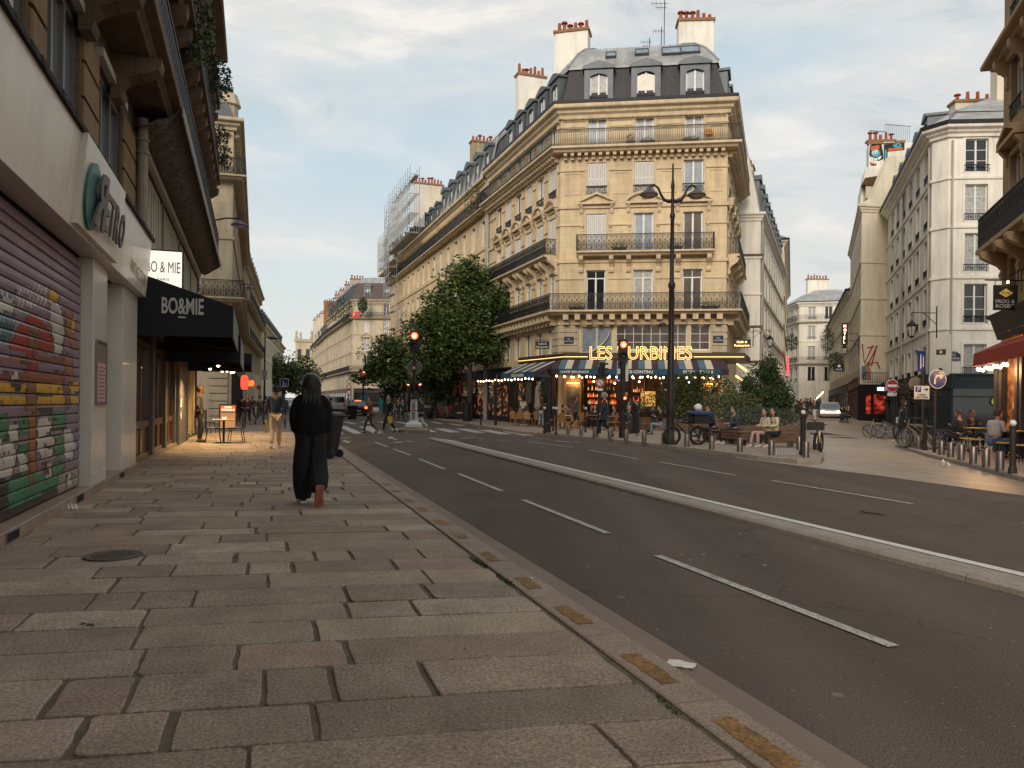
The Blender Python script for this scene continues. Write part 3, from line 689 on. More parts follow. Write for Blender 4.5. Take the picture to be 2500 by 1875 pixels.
# ---- far pavements and the paved side street
def W(*px): return [(G(x,y).x,G(x,y).y) for x,y in px]
isl = W((985,1012.5),(1089.6,1028.5),(1145,1037),(1200,1047),(1279,1061),(1358,1065),(1494,1079),(1594,1091),(1729,1107),(1850,1123),(1944,1132),(2004,1132.5),(2010,1122),(1992,1106),(1985,1088),(1975,1050),(1968,1027))
isl_poly = isl + [(29,62),(34,84),(50,130),(-34,130),(-30,118)]
sheet(isl_poly,SW,WALK,'corner_sidewalk','granite pavement in front of the corner cafe',skm=KERB)
def kerb_strip(path,h,w,m,name,label,side=-1,step=1.2):
    b = MB(); b.mat(m); pts = []
    for a,c in zip(path,path[1:]):
        a,c = Vector(a),Vector(c); n = max(1,int((c - a).length / step))
        pts += [a + (c - a) * i / n for i in range(n)]
    pts.append(Vector(path[-1])); inner = offset_path(pts,side * w); ot = offset_path(pts,-side * .012)
    for i in range(len(pts) - 1):
        e = .012
        def lerp(p,q,f): return (p[0] + (q[0] - p[0]) * f,p[1] + (q[1] - p[1]) * f)
        rr = []
        for f in (e,1 - e):
            o_,n_ = lerp(ot[i],ot[i + 1],f),lerp(inner[i],inner[i + 1],f); z = gz(*o_)
            rr.append([(*o_,z - .05),(*o_,z + h - .02),(*lerp(o_,n_,.06),z + h),(*n_,z + h)])
        b.loft(rr,True)
    return structure(b,name,label)
kerb_strip(isl[:4],SW + .006,.3,KERBL,'kerb','granite kerb of the cafe pavement by the trees')
kerb_strip(isl[5:13],SW + .006,.32,KERBL,'kerb','granite kerb behind the steel bollards')
near = W((1800,1119),(1884,1129.5),(2145,1162),(2500,1211),(2900,1262))
sheet(near + [(20,4),(70,10),(70,150),(10,150),(10,46)],0.006,PLAZA,'plaza','pale granite paving of the side street mouth',skirt=False)
tr = W((2187,1092),(2268,1117),(2365,1141.5),(2500,1178),(2750,1250))
sheet(tr + [(24,6),(60,8),(60,30),(22,30.5)] + W((2330,1087),(2230,1089)),.11,paver_mat('terrace_pavers',(0.26,0.19,0.15),.5,.3,.7,R(30)),'terrace_sidewalk','reddish pavement under the pub terrace',skm=KERB)
kerb_strip(tr,.116,.3,KERBL,'kerb','granite kerb of the pub terrace')
bk = W((2104.8,1045),(2126.5,1067),(2160,1073),(2324,1079),(2500,1087))
sheet(bk + [(60,30),(70,60),(60,100),(34,80),(31.4,64)],.11,WALKA,'back_sidewalk','pavement along the white corner building',skm=KERB)
# ---- paint on the road
b = MB(); b.mat(PAINT)
def pl(pts,h=.010): b.add([tuple(G(x,y,h)) for x,y in pts],[tuple(range(len(pts)))])
def dash(p,q,w=.09):
    a,c = G(*p,.010),G(*q,.010); d = (c - a).normalized(); n = Vector((d.y,-d.x,0)) * w / 2
    b.add([tuple(a - n),tuple(c - n),tuple(c + n),tuple(a + n)],[(0,1,2,3)])
for p,q in [((2182,1577),(1604,1355)),((1484.5,1302),(1277,1220)),((1224,1198),(1119,1156)),((1085,1145),(1023,1120)),((1002,1111),(960.6,1096)),((946,1090.6),(915,1079)),
             ((2226,1229.6),(1885,1173)),((1797,1160.6),(1613,1128)),((1557,1120),(1437.5,1098.5)),((1398.5,1092),(1286,1077)),((2900,1345),(2500,1276))]: dash(p,q)
for p,q in [((1310,1069),(1340,1071)),((1214,1076),(1244,1077.5)),((1040,1074.5),(1118,1075)),((1132,1064),(1162,1064.5))]: dash(p,q,.16)
structure(b,'lane_marking','white broken lane lines on the asphalt')
b = MB(); b.mat(PAINT)
for t0,t1,y0,b0,b1,y1 in [(774,800,1040.4,815,842,1059.5),(824,846,1040.5,864,888,1059),(875,904,1040.7,912,939,1058),(949,977,1046,985,1010,1056.5),(1022,1045,1046,1044,1068,1055),(1058,1085,1046.3,1096,1127,1055.4),
                       (1112,1140,1046.8,1160,1188,1056.5),(1166,1195,1049.5,1221,1251,1060),(1225,1252,1052.7,1279,1306,1063.5)]:
    pl([(b0,y1),(b1,y1),(t1,y0),(t0,y0)])
for x in (835,877,920,963,1006,1047): pl([(x + 22,1034.5),(x + 38,1034.5),(x + 15,1029.5),(x,1029.5)])
pl([(1121,1039.6),(1141,1039.6),(1105,1034),(1089,1034)])
structure(b,'crosswalk','white stripes of the pedestrian crossing')
b = MB(); b.mat(PAINT)
def bikesym(x,y,sx):
    """arrow and bicycle outline, spread over sx px"""
    pl([(x - sx * .5,y),(x - sx * .5 + 9,y - 4),(x - sx * .5 + 12,y - 2.4),(x + sx * .1,y + 1.5),(x + sx * .1 - 4,y + 3),(x - sx * .5 + 8,y)])
for p,q,w in [((961,1080),(984,1078),.2),((990,1077),(1003,1076.2),.22),((995,1078.5),(1015,1078),.2),((984,1081),(965,1080.6),.18),((1126,1070.5),(1150,1069),.2),((1152,1068),(1160,1068),.3),((1162,1070),(1180,1070),.2),((817,1071),(856,1068.5),.2),((1356,1076),(1392,1079),.2),((1400,1079),(1414,1079),.25)]:
    a,c = G(*p,.010),G(*q,.010); d = (c - a).normalized(); n = Vector((d.y,-d.x,0)) * w / 2; b.add([tuple(a - n),tuple(c - n),tuple(c + n),tuple(a + n)],[(0,1,2,3)])
pl([(949,1066),(962,1067),(957,1069),(971,1073),(967,1074),(953,1070.5),(949,1072)])
pl([(836,1077),(850,1082),(858,1077),(850,1077.5),(842,1074.5),(837,1075.3)])
structure(b,'bicycle_lane_marking','worn white bicycle symbols and arrows on the road')
# ---- median kerb and its white edge line
def med_t(s): return 5.5 + .0165 * max(0,s) + .0002 * max(0,s - 15) ** 2
b = MB(); b.mat(KERBL); s = -2.0
while s < 30.0:
    L_ = min(1.0,30.3 - s)
    for kk in (0,):
        rr = []
        for x in (s + .008,s + L_ - .008):
            t = med_t(x); wd = .46 * min(1,max(.35,(31.5 - x) / 3))
            rr.append([(*st(x,t + a),z) for a,z in ((0,-.03),(.0,.045),(.035,.075),(wd - .02,.085),(wd,.06),(wd,-.03))])
        b.loft(rr,True)
    s += L_
structure(b,'median_kerb','low granite kerb dividing the carriageways')
b = MB(); b.mat(mat('line_paint',(0.62,0.585,0.52),0.7,var=.1,scale=12,dirt=.12))
ss = [-2 + 1.0 * i for i in range(33)]
for x0,x1 in zip(ss,ss[1:]):
    if x1 > 28.6: break
    b.add([(*st(x0,med_t(x0) + .31),.0885),(*st(x1,med_t(x1) + .31),.0885),(*st(x1,med_t(x1) + .435),.0885),(*st(x0,med_t(x0) + .435),.0885)],[(0,1,2,3)])
structure(b,'median_line','white line painted along the median kerb')
# refuge island under the traffic light
c = G(1010,1055); b = MB(); b.mat(KERB); n = 28
def oval(rx,ry,z):
    return [(c.x + nA.x * rx * math.cos(a) + uA.x * ry * math.sin(a),c.y + nA.y * rx * math.cos(a) + uA.y * ry * math.sin(a),z) for a in [2 * math.pi * i / n for i in range(n)]]
b.loft([oval(.78,1.0,-.02),oval(.80,1.02,.12),oval(.76,.98,.17),oval(.5,.62,.175),oval(.49,.60,.25),oval(.46,.57,.27)])
structure(b,'refuge_island','round stone refuge in the middle of the crossing',True)
REF = Vector((c.x,c.y,.27))

# ================================================================ the corner building with the cafe
P0 = (2.82,47.0); LA = R(-70.5)                      # near left corner; direction of the boulevard facade (seen left to right)
uF = (math.cos(R(-8)),math.sin(R(-8)))
P1 = (P0[0] + uF[0] * 9.9,P0[1] + uF[1] * 9.9)
PL = along(P0,-19.5,14.2); PR = along(P1,19.3,11.5)
mb_ = Building('corner_building','tall ochre limestone corner building with slate mansard and zinc roof above the cafe',[PL,P0,P1,PR])
B = mb_
FC = [2.2,5.03,7.93]                                 # window axes on the front
LC = [14.2 - (1.15 + 2.1 * i) for i in range(6)]; LC.sort()   # along the boulevard facade, left to right
RC = [1.7,4.3,6.9,9.5]
def openings(cols,rows): return [(a - w / 2,a + w / 2,z,z + h) for a in cols for z,h,w in rows]
rowsU = [(7.15,2.45,1.16),(10.7,2.32,1.16),(14.22,1.9,1.16),(17.0,1.85,1.10)]
# entresol openings on the front: a door window on the left, then a long studio window
B.wall(1,4.0,19.3,openings(FC,rowsU) + [(1.35,3.25,4.55,6.2),(3.45,7.65,4.75,6.25),(7.85,9.0,4.75,6.25)])
B.wall(0,0.0,19.3,openings(LC,rowsU) + [(a - .55,a + .55,4.5,6.1) for a in LC])
B.wall(2,0.0,19.3,openings(RC,rowsU) + [(a - .5,a + .5,4.5,6.1) for a in RC])
B.wall(1,0.0,4.0,[(0.35,9.55,0.0,3.75)])
def rows(i,cols):
    for k,a in enumerate(cols):
        fr = i == 1
        B.window(i,a,7.15,1.16,2.45,'french_t',[GDARK,GCURT,GBROWN][k] if fr else None)
        B.window(i,a,10.7,1.16,2.32,'french',[None,GSKY,GBROWN][k] if fr else None,shut=('closed' if (fr and k == 0) or (not fr and k in (1,2,3,4,5)) else None))
        B.window(i,a,14.22,1.16,1.9,'french',[GDARK,GDARK,GSKY][k] if fr else None,shut=('closed' if (fr and k < 2) or (not fr and k % 2) else None),guard='scroll',gh=.5)
        B.window(i,a,17.0,1.10,1.85,'french',[GSKY,GCURT,GCURT][k] if fr else None)
rows(1,FC); rows(0,LC); rows(2,RC)
B.window(1,2.3,4.55,1.9,1.65,'french',GSKY,fm=CREAMF,surround=False)
B.window(1,5.55,4.75,4.2,1.5,'grid',GBROWN,fm=WHITE,surround=False)
B.window(1,8.42,4.75,1.15,1.5,'grid',GBROWN,fm=WHITE,surround=False)
for a in LC: B.window(0,a,4.5,1.1,1.6,'french',GDARK,surround=False)
for a in RC: B.window(2,a,4.5,1.0,1.6,'french',GDARK,surround=False)
# mouldings right round
B.band(cornice_prof(19.55,.75,.62)); 
B.band(boxprof(0,.10,13.35,13.55));  B.band(boxprof(0,.09,10.05,10.2))
B.band(boxprof(0,.08,6.3,6.42))
for i,cols,L_ in ((0,LC,14.2),(1,FC,9.9),(2,RC,11.5)):
    for pr in ((.07,12.3,12.38),(.06,9.05,9.12),(.07,15.62,15.72),(.05,18.3,18.38)): B.band_between(i,cols,.73,L_,pr)
for i,L_ in ((0,14.2),(1,9.9),(2,11.5)):
    B.dentils(i,.1,L_ - .1,16.28,16.66,.0,.5,.2,.42)
    B.dentils(i,.1,L_ - .1,18.66,18.8,.0,.22,.07,.14)
    B.dentils(i,.1,L_ - .1,6.28,6.86,.0,.75,.32,.66)
# rusticated piers beside the entresol windows and fine panel lines on the walls
b = B.trim_mb; b.mat(STONE2)
for i,spans in ((1,[(0.03,1.2),(9.1,9.87)]),(0,[(0.1,1.1),(13.2,14.17)]),(2,[(0.03,.9)])):
    b.M = B.F(i)
    for x0,x1 in spans:
        for k in range(5): b.bbox(x0,x1,-.08,.02,4.25 + k * .4,4.25 + k * .4 + .35,.02)
b.mat(STONE3)
for i,cols,L_ in ((1,FC,9.9),(0,LC,14.2)):
    b.M = B.F(i)
    edges = [0.25] + [v for a in cols for v in (a - .95,a + .95)] + [L_ - .25]
    for x0,x1 in zip(edges[::2],edges[1::2]):
        if x1 - x0 < .35: continue
        for z0,z1 in ((17.1,18.15),(14.2,15.5)):
            for q in ((x0,x1,z0,z0 + .04),(x0,x1,z1 - .04,z1),(x0,x0 + .04,z0 + .04,z1 - .04),(x1 - .04,x1,z0 + .04,z1 - .04)): b.box(q[0],q[1],-.035,.0,q[2],q[3])
b.M = None
# pediments of the third floor
for k,a in enumerate(FC): B.pediment(1,a,13.56,2.15,k == 1,.48)
for k,a in enumerate(LC): B.pediment(0,a,13.56,1.75,0 < k < 5,.45)
for k,a in enumerate(RC): B.pediment(2,a,13.56,1.75,k % 2 == 1,.45)
# balconies
def fpt(i,a): p = B.F(i) @ Vector((a,0,0)); return (p.x,p.y)
B.balcony([PL,P0,P1,PR],16.95,.85,'baluster',1.0,.30)
B.balcony([fpt(1,1.05),fpt(1,9.1)],10.64,.8,'scroll',1.0,.24)
B.balcony([fpt(0,.8),fpt(0,13.6)],10.64,.8,'scroll',1.0,.24)
B.balcony([fpt(2,1.0),fpt(2,10.5)],10.64,.7,'scroll',1.0,.24)
B.balcony([fpt(0,1.0),P0,P1,PR],7.1,.95,'scroll',1.0,.24)
for x in (1.3,3.12,4.15,5.9,7.05,8.85): B.corbel(1,x,10.38,.26,.62,.95)
for a in LC: B.corbel(0,a - .75,10.38,.26,.65,1.0); B.corbel(0,a + .75,10.38,.26,.65,1.0)
for a in RC: B.corbel(2,a - .75,10.38,.26,.65,1.0)
for a in FC:                                            # small brackets and consoles either side of third-floor windows
    for sg in (-1,1): B.corbel(1,a + sg * .85,12.35,.14,.16,.4)
# mansard: slate below, zinc above
RP = [PL,P0,P1,PR]
rb = MB(); rb.mat(SLATE); sweep(rb,RP,[(.05,19.58),(-.15,19.9),(-.75,22.15)])
ro = rb.build('roof',B.root,label='slate mansard slope',world_=True)
zb = MB(); zb.mat(ZINC)
prof = [(-.62,22.1),(-.62,22.25),(-.95,22.75),(-1.45,23.4),(-2.15,24.0),(-3.0,24.4),(-3.9,24.6)]
rings = sweep(zb,RP,prof); zb.add([r[-1] for r in rings],[tuple(range(len(rings)))])
zb.mat(mat('zinc_seam',(.36,.37,.37),.4,.4,var=.1))
for i,L_ in ((0,14.2),(1,9.9),(2,11.5)):          # standing seams
    M = B.F(i); n = int(L_ / .62)
    lo = {0: 0,1: .61,2: .82}
    for k in range(n + 1):
        x = L_ * k / n; pts = []
        for d,z in prof[1:]:
            xa = x; sh0 = (.61 if i == 1 else 0) * -d; sh1 = (.82 if i == 1 else 0) * -d
            if i == 0: sh1 = .61 * -d; sh0 = -9
            if i == 2: sh0 = .82 * -d; sh1 = -9
            if x < sh0 or x > L_ - sh1: break
            pts.append(M @ Vector((x,-d,z + .02)))
        if len(pts) > 1: zb.tube(pts,.03,4)
for j in (1,2): zb.tube([Vector(p) + Vector((0,0,.03)) for p in rings[j][1:]],.07,5)
z_o = zb.build('roof_top',B.root,label='curved zinc sheet roof top',world_=True)
gb = MB(); gb.mat(IRON); sweep(gb,RP,[(.5,19.58),(.62,19.58),(.64,19.76),(.56,19.74),(.54,19.64),(.5,19.64)]); gb.build('roof_gutter',B.root,world_=True)
for a,pm in zip(FC,(GCURT,GBROWN,GSKY)): B.dormer(1,a + .05,19.75,1.75,2.65,1.3,.12,pm,'baluster',1.08)
for a in LC[1:]: B.dormer(0,a - .3,19.75,1.5,2.5,1.3,.12,None,'baluster',1.0)
for a in RC: B.dormer(2,a,19.75,1.5,2.5,1.3,.12,None,'baluster',1.0)
# rooflights: four tilted panes on the zinc
for x,w,z,hh in ((3.05,.5,22.95,.5),(4.95,.7,23.05,.55),(6.75,1.05,22.95,.75),(7.85,1.05,23.0,.75)):
    M = B.F(1) @ Matrix.Translation((x - .1,1.05 if z < 23 else 1.12,z)) @ Matrix.Rotation(R(-42),4,'X'); q = MB(); q.mat(ZINCD); q.M = M
    for r in ((-w / 2 - .08,w / 2 + .08,-.12,.06,-.08,.0),(-w / 2 - .08,w / 2 + .08,-.12,.06,hh,hh + .08),(-w / 2 - .08,-w / 2,-.12,.06,0,hh),(w / 2,w / 2 + .08,-.12,.06,0,hh)): q.box(*r)
    f = q.build('roof_window',B.root,world_=True); q = MB(); q.mat(GSKY); q.M = M; q.box(-w / 2,w / 2,-.08,-.05,0,hh); L = B.root.location
    q.v = [(a - L.x,c - L.y,d - L.z) for a,c,d in q.v]; q.build('pane',f)
c_ = D(1398,100,53.5); B.chimney(c_.x,c_.y,R(-15),2.3,1.1,20,27.1,6,seed=2)
c_ = D(1697,60,52); B.chimney(c_.x,c_.y,R(-4),2.3,1.0,20,27.2,6,seed=5)
c_ = D(1607,78,55); B.chimney(c_.x,c_.y,R(0),.8,.6,20,26.1,2,seed=6)
pe = along(P0,-19.5,13.8); B.chimney(pe[0] + 3.0,pe[1] + 1.1,R(19.5),2.3,.7,18,27.3,7,seed=8)
q = MB(); q.mat(IRON)
for x,y,Y,z0,arms in ((1622,40,54.5,24.5,((29.9,.9),(29.6,.6))),(1586,60,54.8,24.5,((27.3,.6),(27.0,.45))),(1615,60,54.2,24.5,((27.8,.6),))):
    p = D(x,y,Y); zt = arms[0][0] + .3; q.tube([(p.x,p.y,z0),(p.x,p.y,zt)],.03,5)
    for z,l in arms:
        q.tube([(p.x - l,p.y,z),(p.x + l * .3,p.y,z)],.018,4)
        for k in range(4): q.tube([(p.x - l + k * l * .35,p.y,z - .16),(p.x - l + k * l * .35,p.y,z + .16)],.012,4)
q.build('antenna',B.root,world_=True)
# carved arch in the entresol, street name plates, downpipe
q = MB(); q.mat(CREAMF); q.M = B.F(1)
arc = [(1.38 + 1.75 * math.sin(R(90) * k / 10),4.45 + 1.65 * (1 - math.cos(R(90) * k / 10)) ** .8) for k in range(11)]
for (x0,z0),(x1,z1) in zip(arc,arc[1:]): q.loft([[(x0,-.06,z0),(x0,.1,z0),(x0,.1,z0 + .12),(x0,-.06,z0 + .12)],[(x1,-.06,z1),(x1,.1,z1),(x1,.1,z1 + .12),(x1,-.06,z1 + .12)]])
q.build('arch_rib',B.root,world_=True)
NAVY = mat('enamel_navy',(.012,.02,.045),.3,var=0)
for a,z in ((.62,5.15),(9.45,5.2)):
    q = MB(); q.mat(NAVY); q.M = B.F(1); q.box(a - .29,a + .29,-.12,-.085,z,z + .42); o = q.build('street_plate',B.root,world_=True)
    L = B.root.location
    for t,zz,w_,h_ in (('RUE',.25,.16,.07),('SAINT-DENIS',.1,.46,.08)):
        put_text(o,'lettering',t,Matrix.Translation(-L) @ B.F(1) @ Matrix.Translation((a - w_ / 2,-.125,z + zz)),WHITE,width=w_,height=h_,depth=.004)
q = MB(); q.mat(NAVY); q.M = B.F(1); q.box(9.2,9.6,-.12,-.085,4.28,4.5); o = q.build('number_plate',B.root,world_=True); put_text(o,'lettering','137',Matrix.Translation(-B.root.location) @ B.F(1) @ Matrix.Translation((9.26,-.125,4.31)),WHITE,width=.28,height=.15,depth=.004)
q = MB(); q.mat(PLASTD); q.M = B.F(0); q.tube([(.1,-.15,0),(.1,-.15,19.2)],.09,8); q.build('downpipe',B.root,world_=True)
# unseen light-blocking core and the back of the roof
inner = offset_path([PL,P0,P1,PR],-.6)
B.finish(core=(inner,19.4,STONED,4.1))
q = MB(); q.mat(PLASTD); sh = offset_path([PL,P0,P1,PR],-1.6); q.prism(sh,19.4,22.6); q.build('attic_wall',B.root,world_=True)
# planters and potted things on the balconies
GREEN = mat('leaf_dark',(0.022,0.045,0.012),0.6,var=0.45,scale=6,col2=(0.05,0.085,0.02))
GREEN2 = mat('leaf_mid',(0.04,0.07,0.016),0.6,var=0.4,scale=5,col2=(0.085,0.12,0.03))
PLASTIC = mat('dark_plastic',(0.03,0.03,0.032),0.6,var=.1)
def leaf_cloud(mb,c,rad,n,size,rg,flat=0.6):
    for _ in range(n):
        while True:
            v = Vector((rg.uniform(-1,1),rg.uniform(-1,1),rg.uniform(-1,1)))
            if v.length < 1: break
        v = v.normalized() * (v.length ** .75)
        p = Vector(c) + Vector((v.x * rad[0],v.y * rad[1],v.z * rad[2])); s = size * rg.uniform(.6,1.3)
        a = Vector((rg.gauss(0,1),rg.gauss(0,1),rg.gauss(0,flat))).normalized() * s; b_ = a.cross(Vector((rg.gauss(0,1),rg.gauss(0,1),rg.gauss(0,1)))).normalized() * s * .55
        mb.add([p - a * .5,p + b_ * .5,p + a * .5,p - b_ * .5],[(0,1,2,3)])
def pot_plant(name,label,p,w,h,pw,m,cat='plant',group=None,ang=0,n=120,sz=.1,seed=1):
    t = thing(name,label,cat,p,ang,group); q = MB(); q.mat(PLASTIC)
    q.loft([[(-pw[0] / 2 * k,-pw[1] / 2 * k,z),(pw[0] / 2 * k,-pw[1] / 2 * k,z),(pw[0] / 2 * k,pw[1] / 2 * k,z),(-pw[0] / 2 * k,pw[1] / 2 * k,z)] for z,k in ((0,.85),(pw[2],1),(pw[2],.9),(pw[2] - .03,.88))]); q.build('planter',t)
    q = MB(); q.mat(m); leaf_cloud(q,(0,0,pw[2] + h / 2),(w / 2,pw[1] * .8 + .05,h / 2 + .05),n,sz,random.Random(seed)); q.build('foliage',t)
    q = MB(); q.mat(mat('twig',(.06,.04,.025),.9,var=.2)); rg_ = random.Random(seed)
    for _ in range(4): x = rg_.uniform(-w / 4,w / 4); q.tube([(x * .6,0,pw[2] - .05),(x,0,pw[2] + h * .6)],.008,4)
    q.build('stem',t); return t
M1 = B.F(1)
for k,(a,z,w,h,lab) in enumerate([(1.1,7.12,1.0,.28,'long planter of dark shrubs at the left end of the lowest stone balcony'),(8.9,7.12,1.1,.2,'low planter behind the lowest balcony railing near its right end'),
                                      (4.2,16.97,.55,.45,'round bush in a pot on the top balcony between first and second windows'),(5.2,16.97,.9,.15,'low pots on the top balcony below the middle window'),(7.7,16.97,1.0,.12,'low pots on the top balcony below the third window'),
                                      (3.6,10.66,.9,.3,'dark shrub box on the middle balcony beside the closed shutters'),(6.9,10.66,.8,.15,'thin planter on the middle balcony between the open windows')]):
    p = M1 @ Vector((a,-.55,z)); pot_plant('planter_box',lab,p,w,h,(w,.22,.2),GREEN,group='planters on the corner building balconies',ang=R(-8),n=90,seed=k,sz=.09)
# folding yellow chair and a small table on the top balcony
YEL = mat('yellow_plastic',(.62,.30,.03),.5)
t = thing('folding_chair','yellow folding chair on the top balcony near the right end','chair',M1 @ Vector((8.75,-.5,16.97)),R(-8)); q = MB(); q.mat(YEL)
q.box(-.22,.22,-.2,.2,.42,.45); q.build('seat',t); q = MB(); q.mat(YEL); q.box(-.22,.22,.18,.21,.55,.9); q.build('backrest',t)
for x in (-.2,.2):
    q = MB(); q.mat(YEL); q.tube([(x,-.2,0),(x,.2,.9)],.015,5); q.build('leg',t); q = MB(); q.mat(YEL); q.tube([(x,.2,0),(x,-.2,.44)],.015,5); q.build('leg',t)

# ================================================================ the other buildings of the boulevard and the side street
def haus(name,label,path,floors,wallmat=STONE2,pitch=2.3,ww=1.05,cols=None,balc=(),bstyle='panel',roof='mansard',roofz=2.6,ground=0.0,group=None,kind='french',guard=None,shut=.25,
         pcol=None,corn=.55,chims=(),segs=None,dorm=True,trim=None,ends=False,base_h=None,surround=True,slate=None,cdetail=True):
    """floors: list of (window sill z, window height); last value of floors is the cornice height"""
    H = floors[-1]; fl = floors[:-1]; Bd = Building(name,label,path,wallmat,trim or wallmat,ground=ground,group=group); n = len(path) - 1; rg = random.Random(int(H * 10) + n + int(path[0][0]))
    for i in range(n):
        a,ang,L_ = Bd.seg(i)
        if segs is not None and i not in segs: Bd.wall(i,ground,H,[]); continue
        if cols and cols.get(i): cc = cols[i]
        else:
            k = max(1,int((L_ - .4) / pitch)) if L_ > 1.4 else 0; cc = [L_ * (j + .5) / k for j in range(k)] if k else []
        Bd.wall(i,ground,H,[(c - ww / 2,c + ww / 2,z,z + h) for c in cc for z,h in fl])
        for z,h in fl:
            for c in cc:
                Bd.window(i,c,z,ww,h,kind,rg.choice(pcol) if pcol else None,shut=('closed' if rg.random() < shut else None),guard=guard,surround=surround,gh=.42)
        if roof == 'mansard' and dorm:
            for c in cc: 
                if .9 < c < L_ - .9: Bd.dormer(i,c,H + .15,1.4,roofz * .92,1.2,.2,None,None,.9)
        if cdetail: Bd.dentils(i,.1,L_ - .1,H - .95,H - .7,0,.3,.14,.4)
    Bd.band(cornice_prof(H,.6,corn))
    for z,h in fl[1:]: Bd.band([(0,z - .42),(.09,z - .40),(.09,z - .25),(0,z - .24)])
    for z in balc: Bd.balcony(path,z,.7,bstyle,.95,.22,ends=ends)
    if roof == 'mansard':
        q = MB(); q.mat(slate or ZINCD); r = sweep(q,path,[(.02,H + .02),(-.1,H + .3),(-.75,H + roofz)]); q.build('roof',Bd.root,world_=True)
        q = MB(); q.mat(ZINC); r = sweep(q,path,[(-.7,H + roofz - .05),(-1.2,H + roofz + .6),(-2.4,H + roofz + 1.2),(-4,H + roofz + 1.5)]); q.add([x[-1] for x in r],[tuple(range(len(r)))]) if len(r) > 2 else None
        q.build('roof_top',Bd.root,world_=True)
    elif roof == 'low':
        q = MB(); q.mat(ZINC); r = sweep(q,path,[(.45,H + .03),(.45,H + .15),(-3.2,H + 2.4)])
        if len(r) > 2: q.add([x[-1] for x in r],[tuple(range(len(r)))])
        q.build('roof',Bd.root,world_=True); q = MB(); q.mat(IRON); sweep(q,path,[(.46,H),(.56,H + .0),(.56,H + .18),(.46,H + .16)]); q.build('roof_gutter',Bd.root,world_=True)
    for c in chims: Bd.chimney(*c)
    inner = offset_path(path,-.6)
    if n > 1 or True:
        # close the volume behind the facades with the added light-blocking core
        p,q_ = Vector(inner[0]),Vector(inner[-1]); u = (q_ - p).normalized(); 
        poly = list(inner)
        if n == 1: v = Vector((-u.y,u.x)); poly = [tuple(p),tuple(q_),tuple(q_ + v * 7),tuple(p + v * 7)]
        Bd.finish(core=(poly,H - .1,wallmat,ground))
    return Bd
FL5 = [(7.2,2.4),(10.7,2.3),(14.1,1.95),(16.95,1.8),19.3]
pA = along(P0,-19.5,14.25); pB = along(P0,-19.5,31.0)
h2 = haus('apartment_building','ochre apartment building with dark slate mansard adjoining the corner building, plants on its top balcony',[pB,pA],FL5,STONE,2.35,balc=(16.8,7.0),bstyle='panel',chims=[],slate=ZINC,roofz=3.4)
for k,i in enumerate(range(6)): 
    if k % 2 == 0: h2.pediment(0,2.0 + i * 2.4,13.0,1.7,False,.4)
e = along(P0,-19.5,30.5); h2.chimney(e[0] + 4.4,e[1] + 2.0,R(19.5),3.0,.9,19,27.6,8,mat('chimney_ochre',(.36,.29,.18),.9,var=.2,scale=2,streak=.5),None,4)
q = MB(); q.mat(PLASTD); q.M = h2.F(0); q.tube([(16.6,-.2,0),(16.6,-.2,19)],.09,8); q.build('downpipe',h2.root,world_=True)
# ground floor shops of this building: red shop, dark shop, seen between the trees
RED = mat('shop_red',(.30,.045,.022),.55,var=.12); DKW = mat('shop_dark',(.022,.02,.02),.5,var=.2); BRN = mat('shop_brown',(.10,.045,.02),.5,var=.25,scale=5)
def shopfront(Bd,i,x0,x1,h,frame,glass,n=3,name='shopfront',label=None,d=.12,band=.7,seed=0):
    """timber shopfront: fascia, posts, glass as its pane"""
    q = MB(); q.mat(frame); q.M = Bd.F(i)
    q.box(x0,x1,-d,.0,h - band,h); q.box(x0 - .03,x1 + .03,-d - .12,0,h + .001,h + .1); q.box(x0,x1,-d,0,0.1,.55)
    for k in range(n + 1):
        x = x0 + (x1 - x0) * k / n; q.box(max(x0,x - .09),min(x1,x + .09),-d - .03,0,.1,h - band - .001)
    for k in range(n):
        x = x0 + (x1 - x0) * (k + .5) / n; q.box(x - (x1 - x0) / n / 2 + .09,x + (x1 - x0) / n / 2 - .09,-d + .02,0,h - band - .5,h - band - .42)
    o = q.build(name,Bd.root,label=label,world_=True)
    q = MB(); q.mat(glass); q.M = Bd.F(i) @ Matrix.Translation((-0,0,0)); L = Bd.root.location; q.box(x0 + .1,x1 - .1,-.06,-.03,.55,h - band)
    q.v = [(a - L.x,b - L.y,c - L.z) for a,b,c in q.v]; q.build('pane',o); return o
shopfront(h2,0,1.0,9.2,4.1,RED,GDARK,4,label='red painted shopfront'); shopfront(h2,0,9.5,16.3,4.0,DKW,GWARM,3,label='dark shopfront')
shopfront(B,0,.4,5.6,4.0,DKW,GWARM,3,label='dark timber shopfront')
pC = along(P0,-19.5,56.0)
h3 = haus('apartment_building','ochre apartment building wrapped in scaffolding along its upper floors',[along(pC,-19.5 + 90 - 180,-8)[::1] if False else (pC[0] + 6.5,pC[1] + 4.5),pC,pB],FL5,STONE,2.3,balc=(16.8,),bstyle='panel',chims=[],segs=(0,1))
e = along(P0,-19.5,47); h3.chimney(e[0] + 2.6,e[1] + 1,R(19.5),3.4,.8,19,27.5,9,PLAST2,None,11)
shopfront(h3,1,1,24,3.8,DKW,GDARK,8,label='row of dark shop windows')
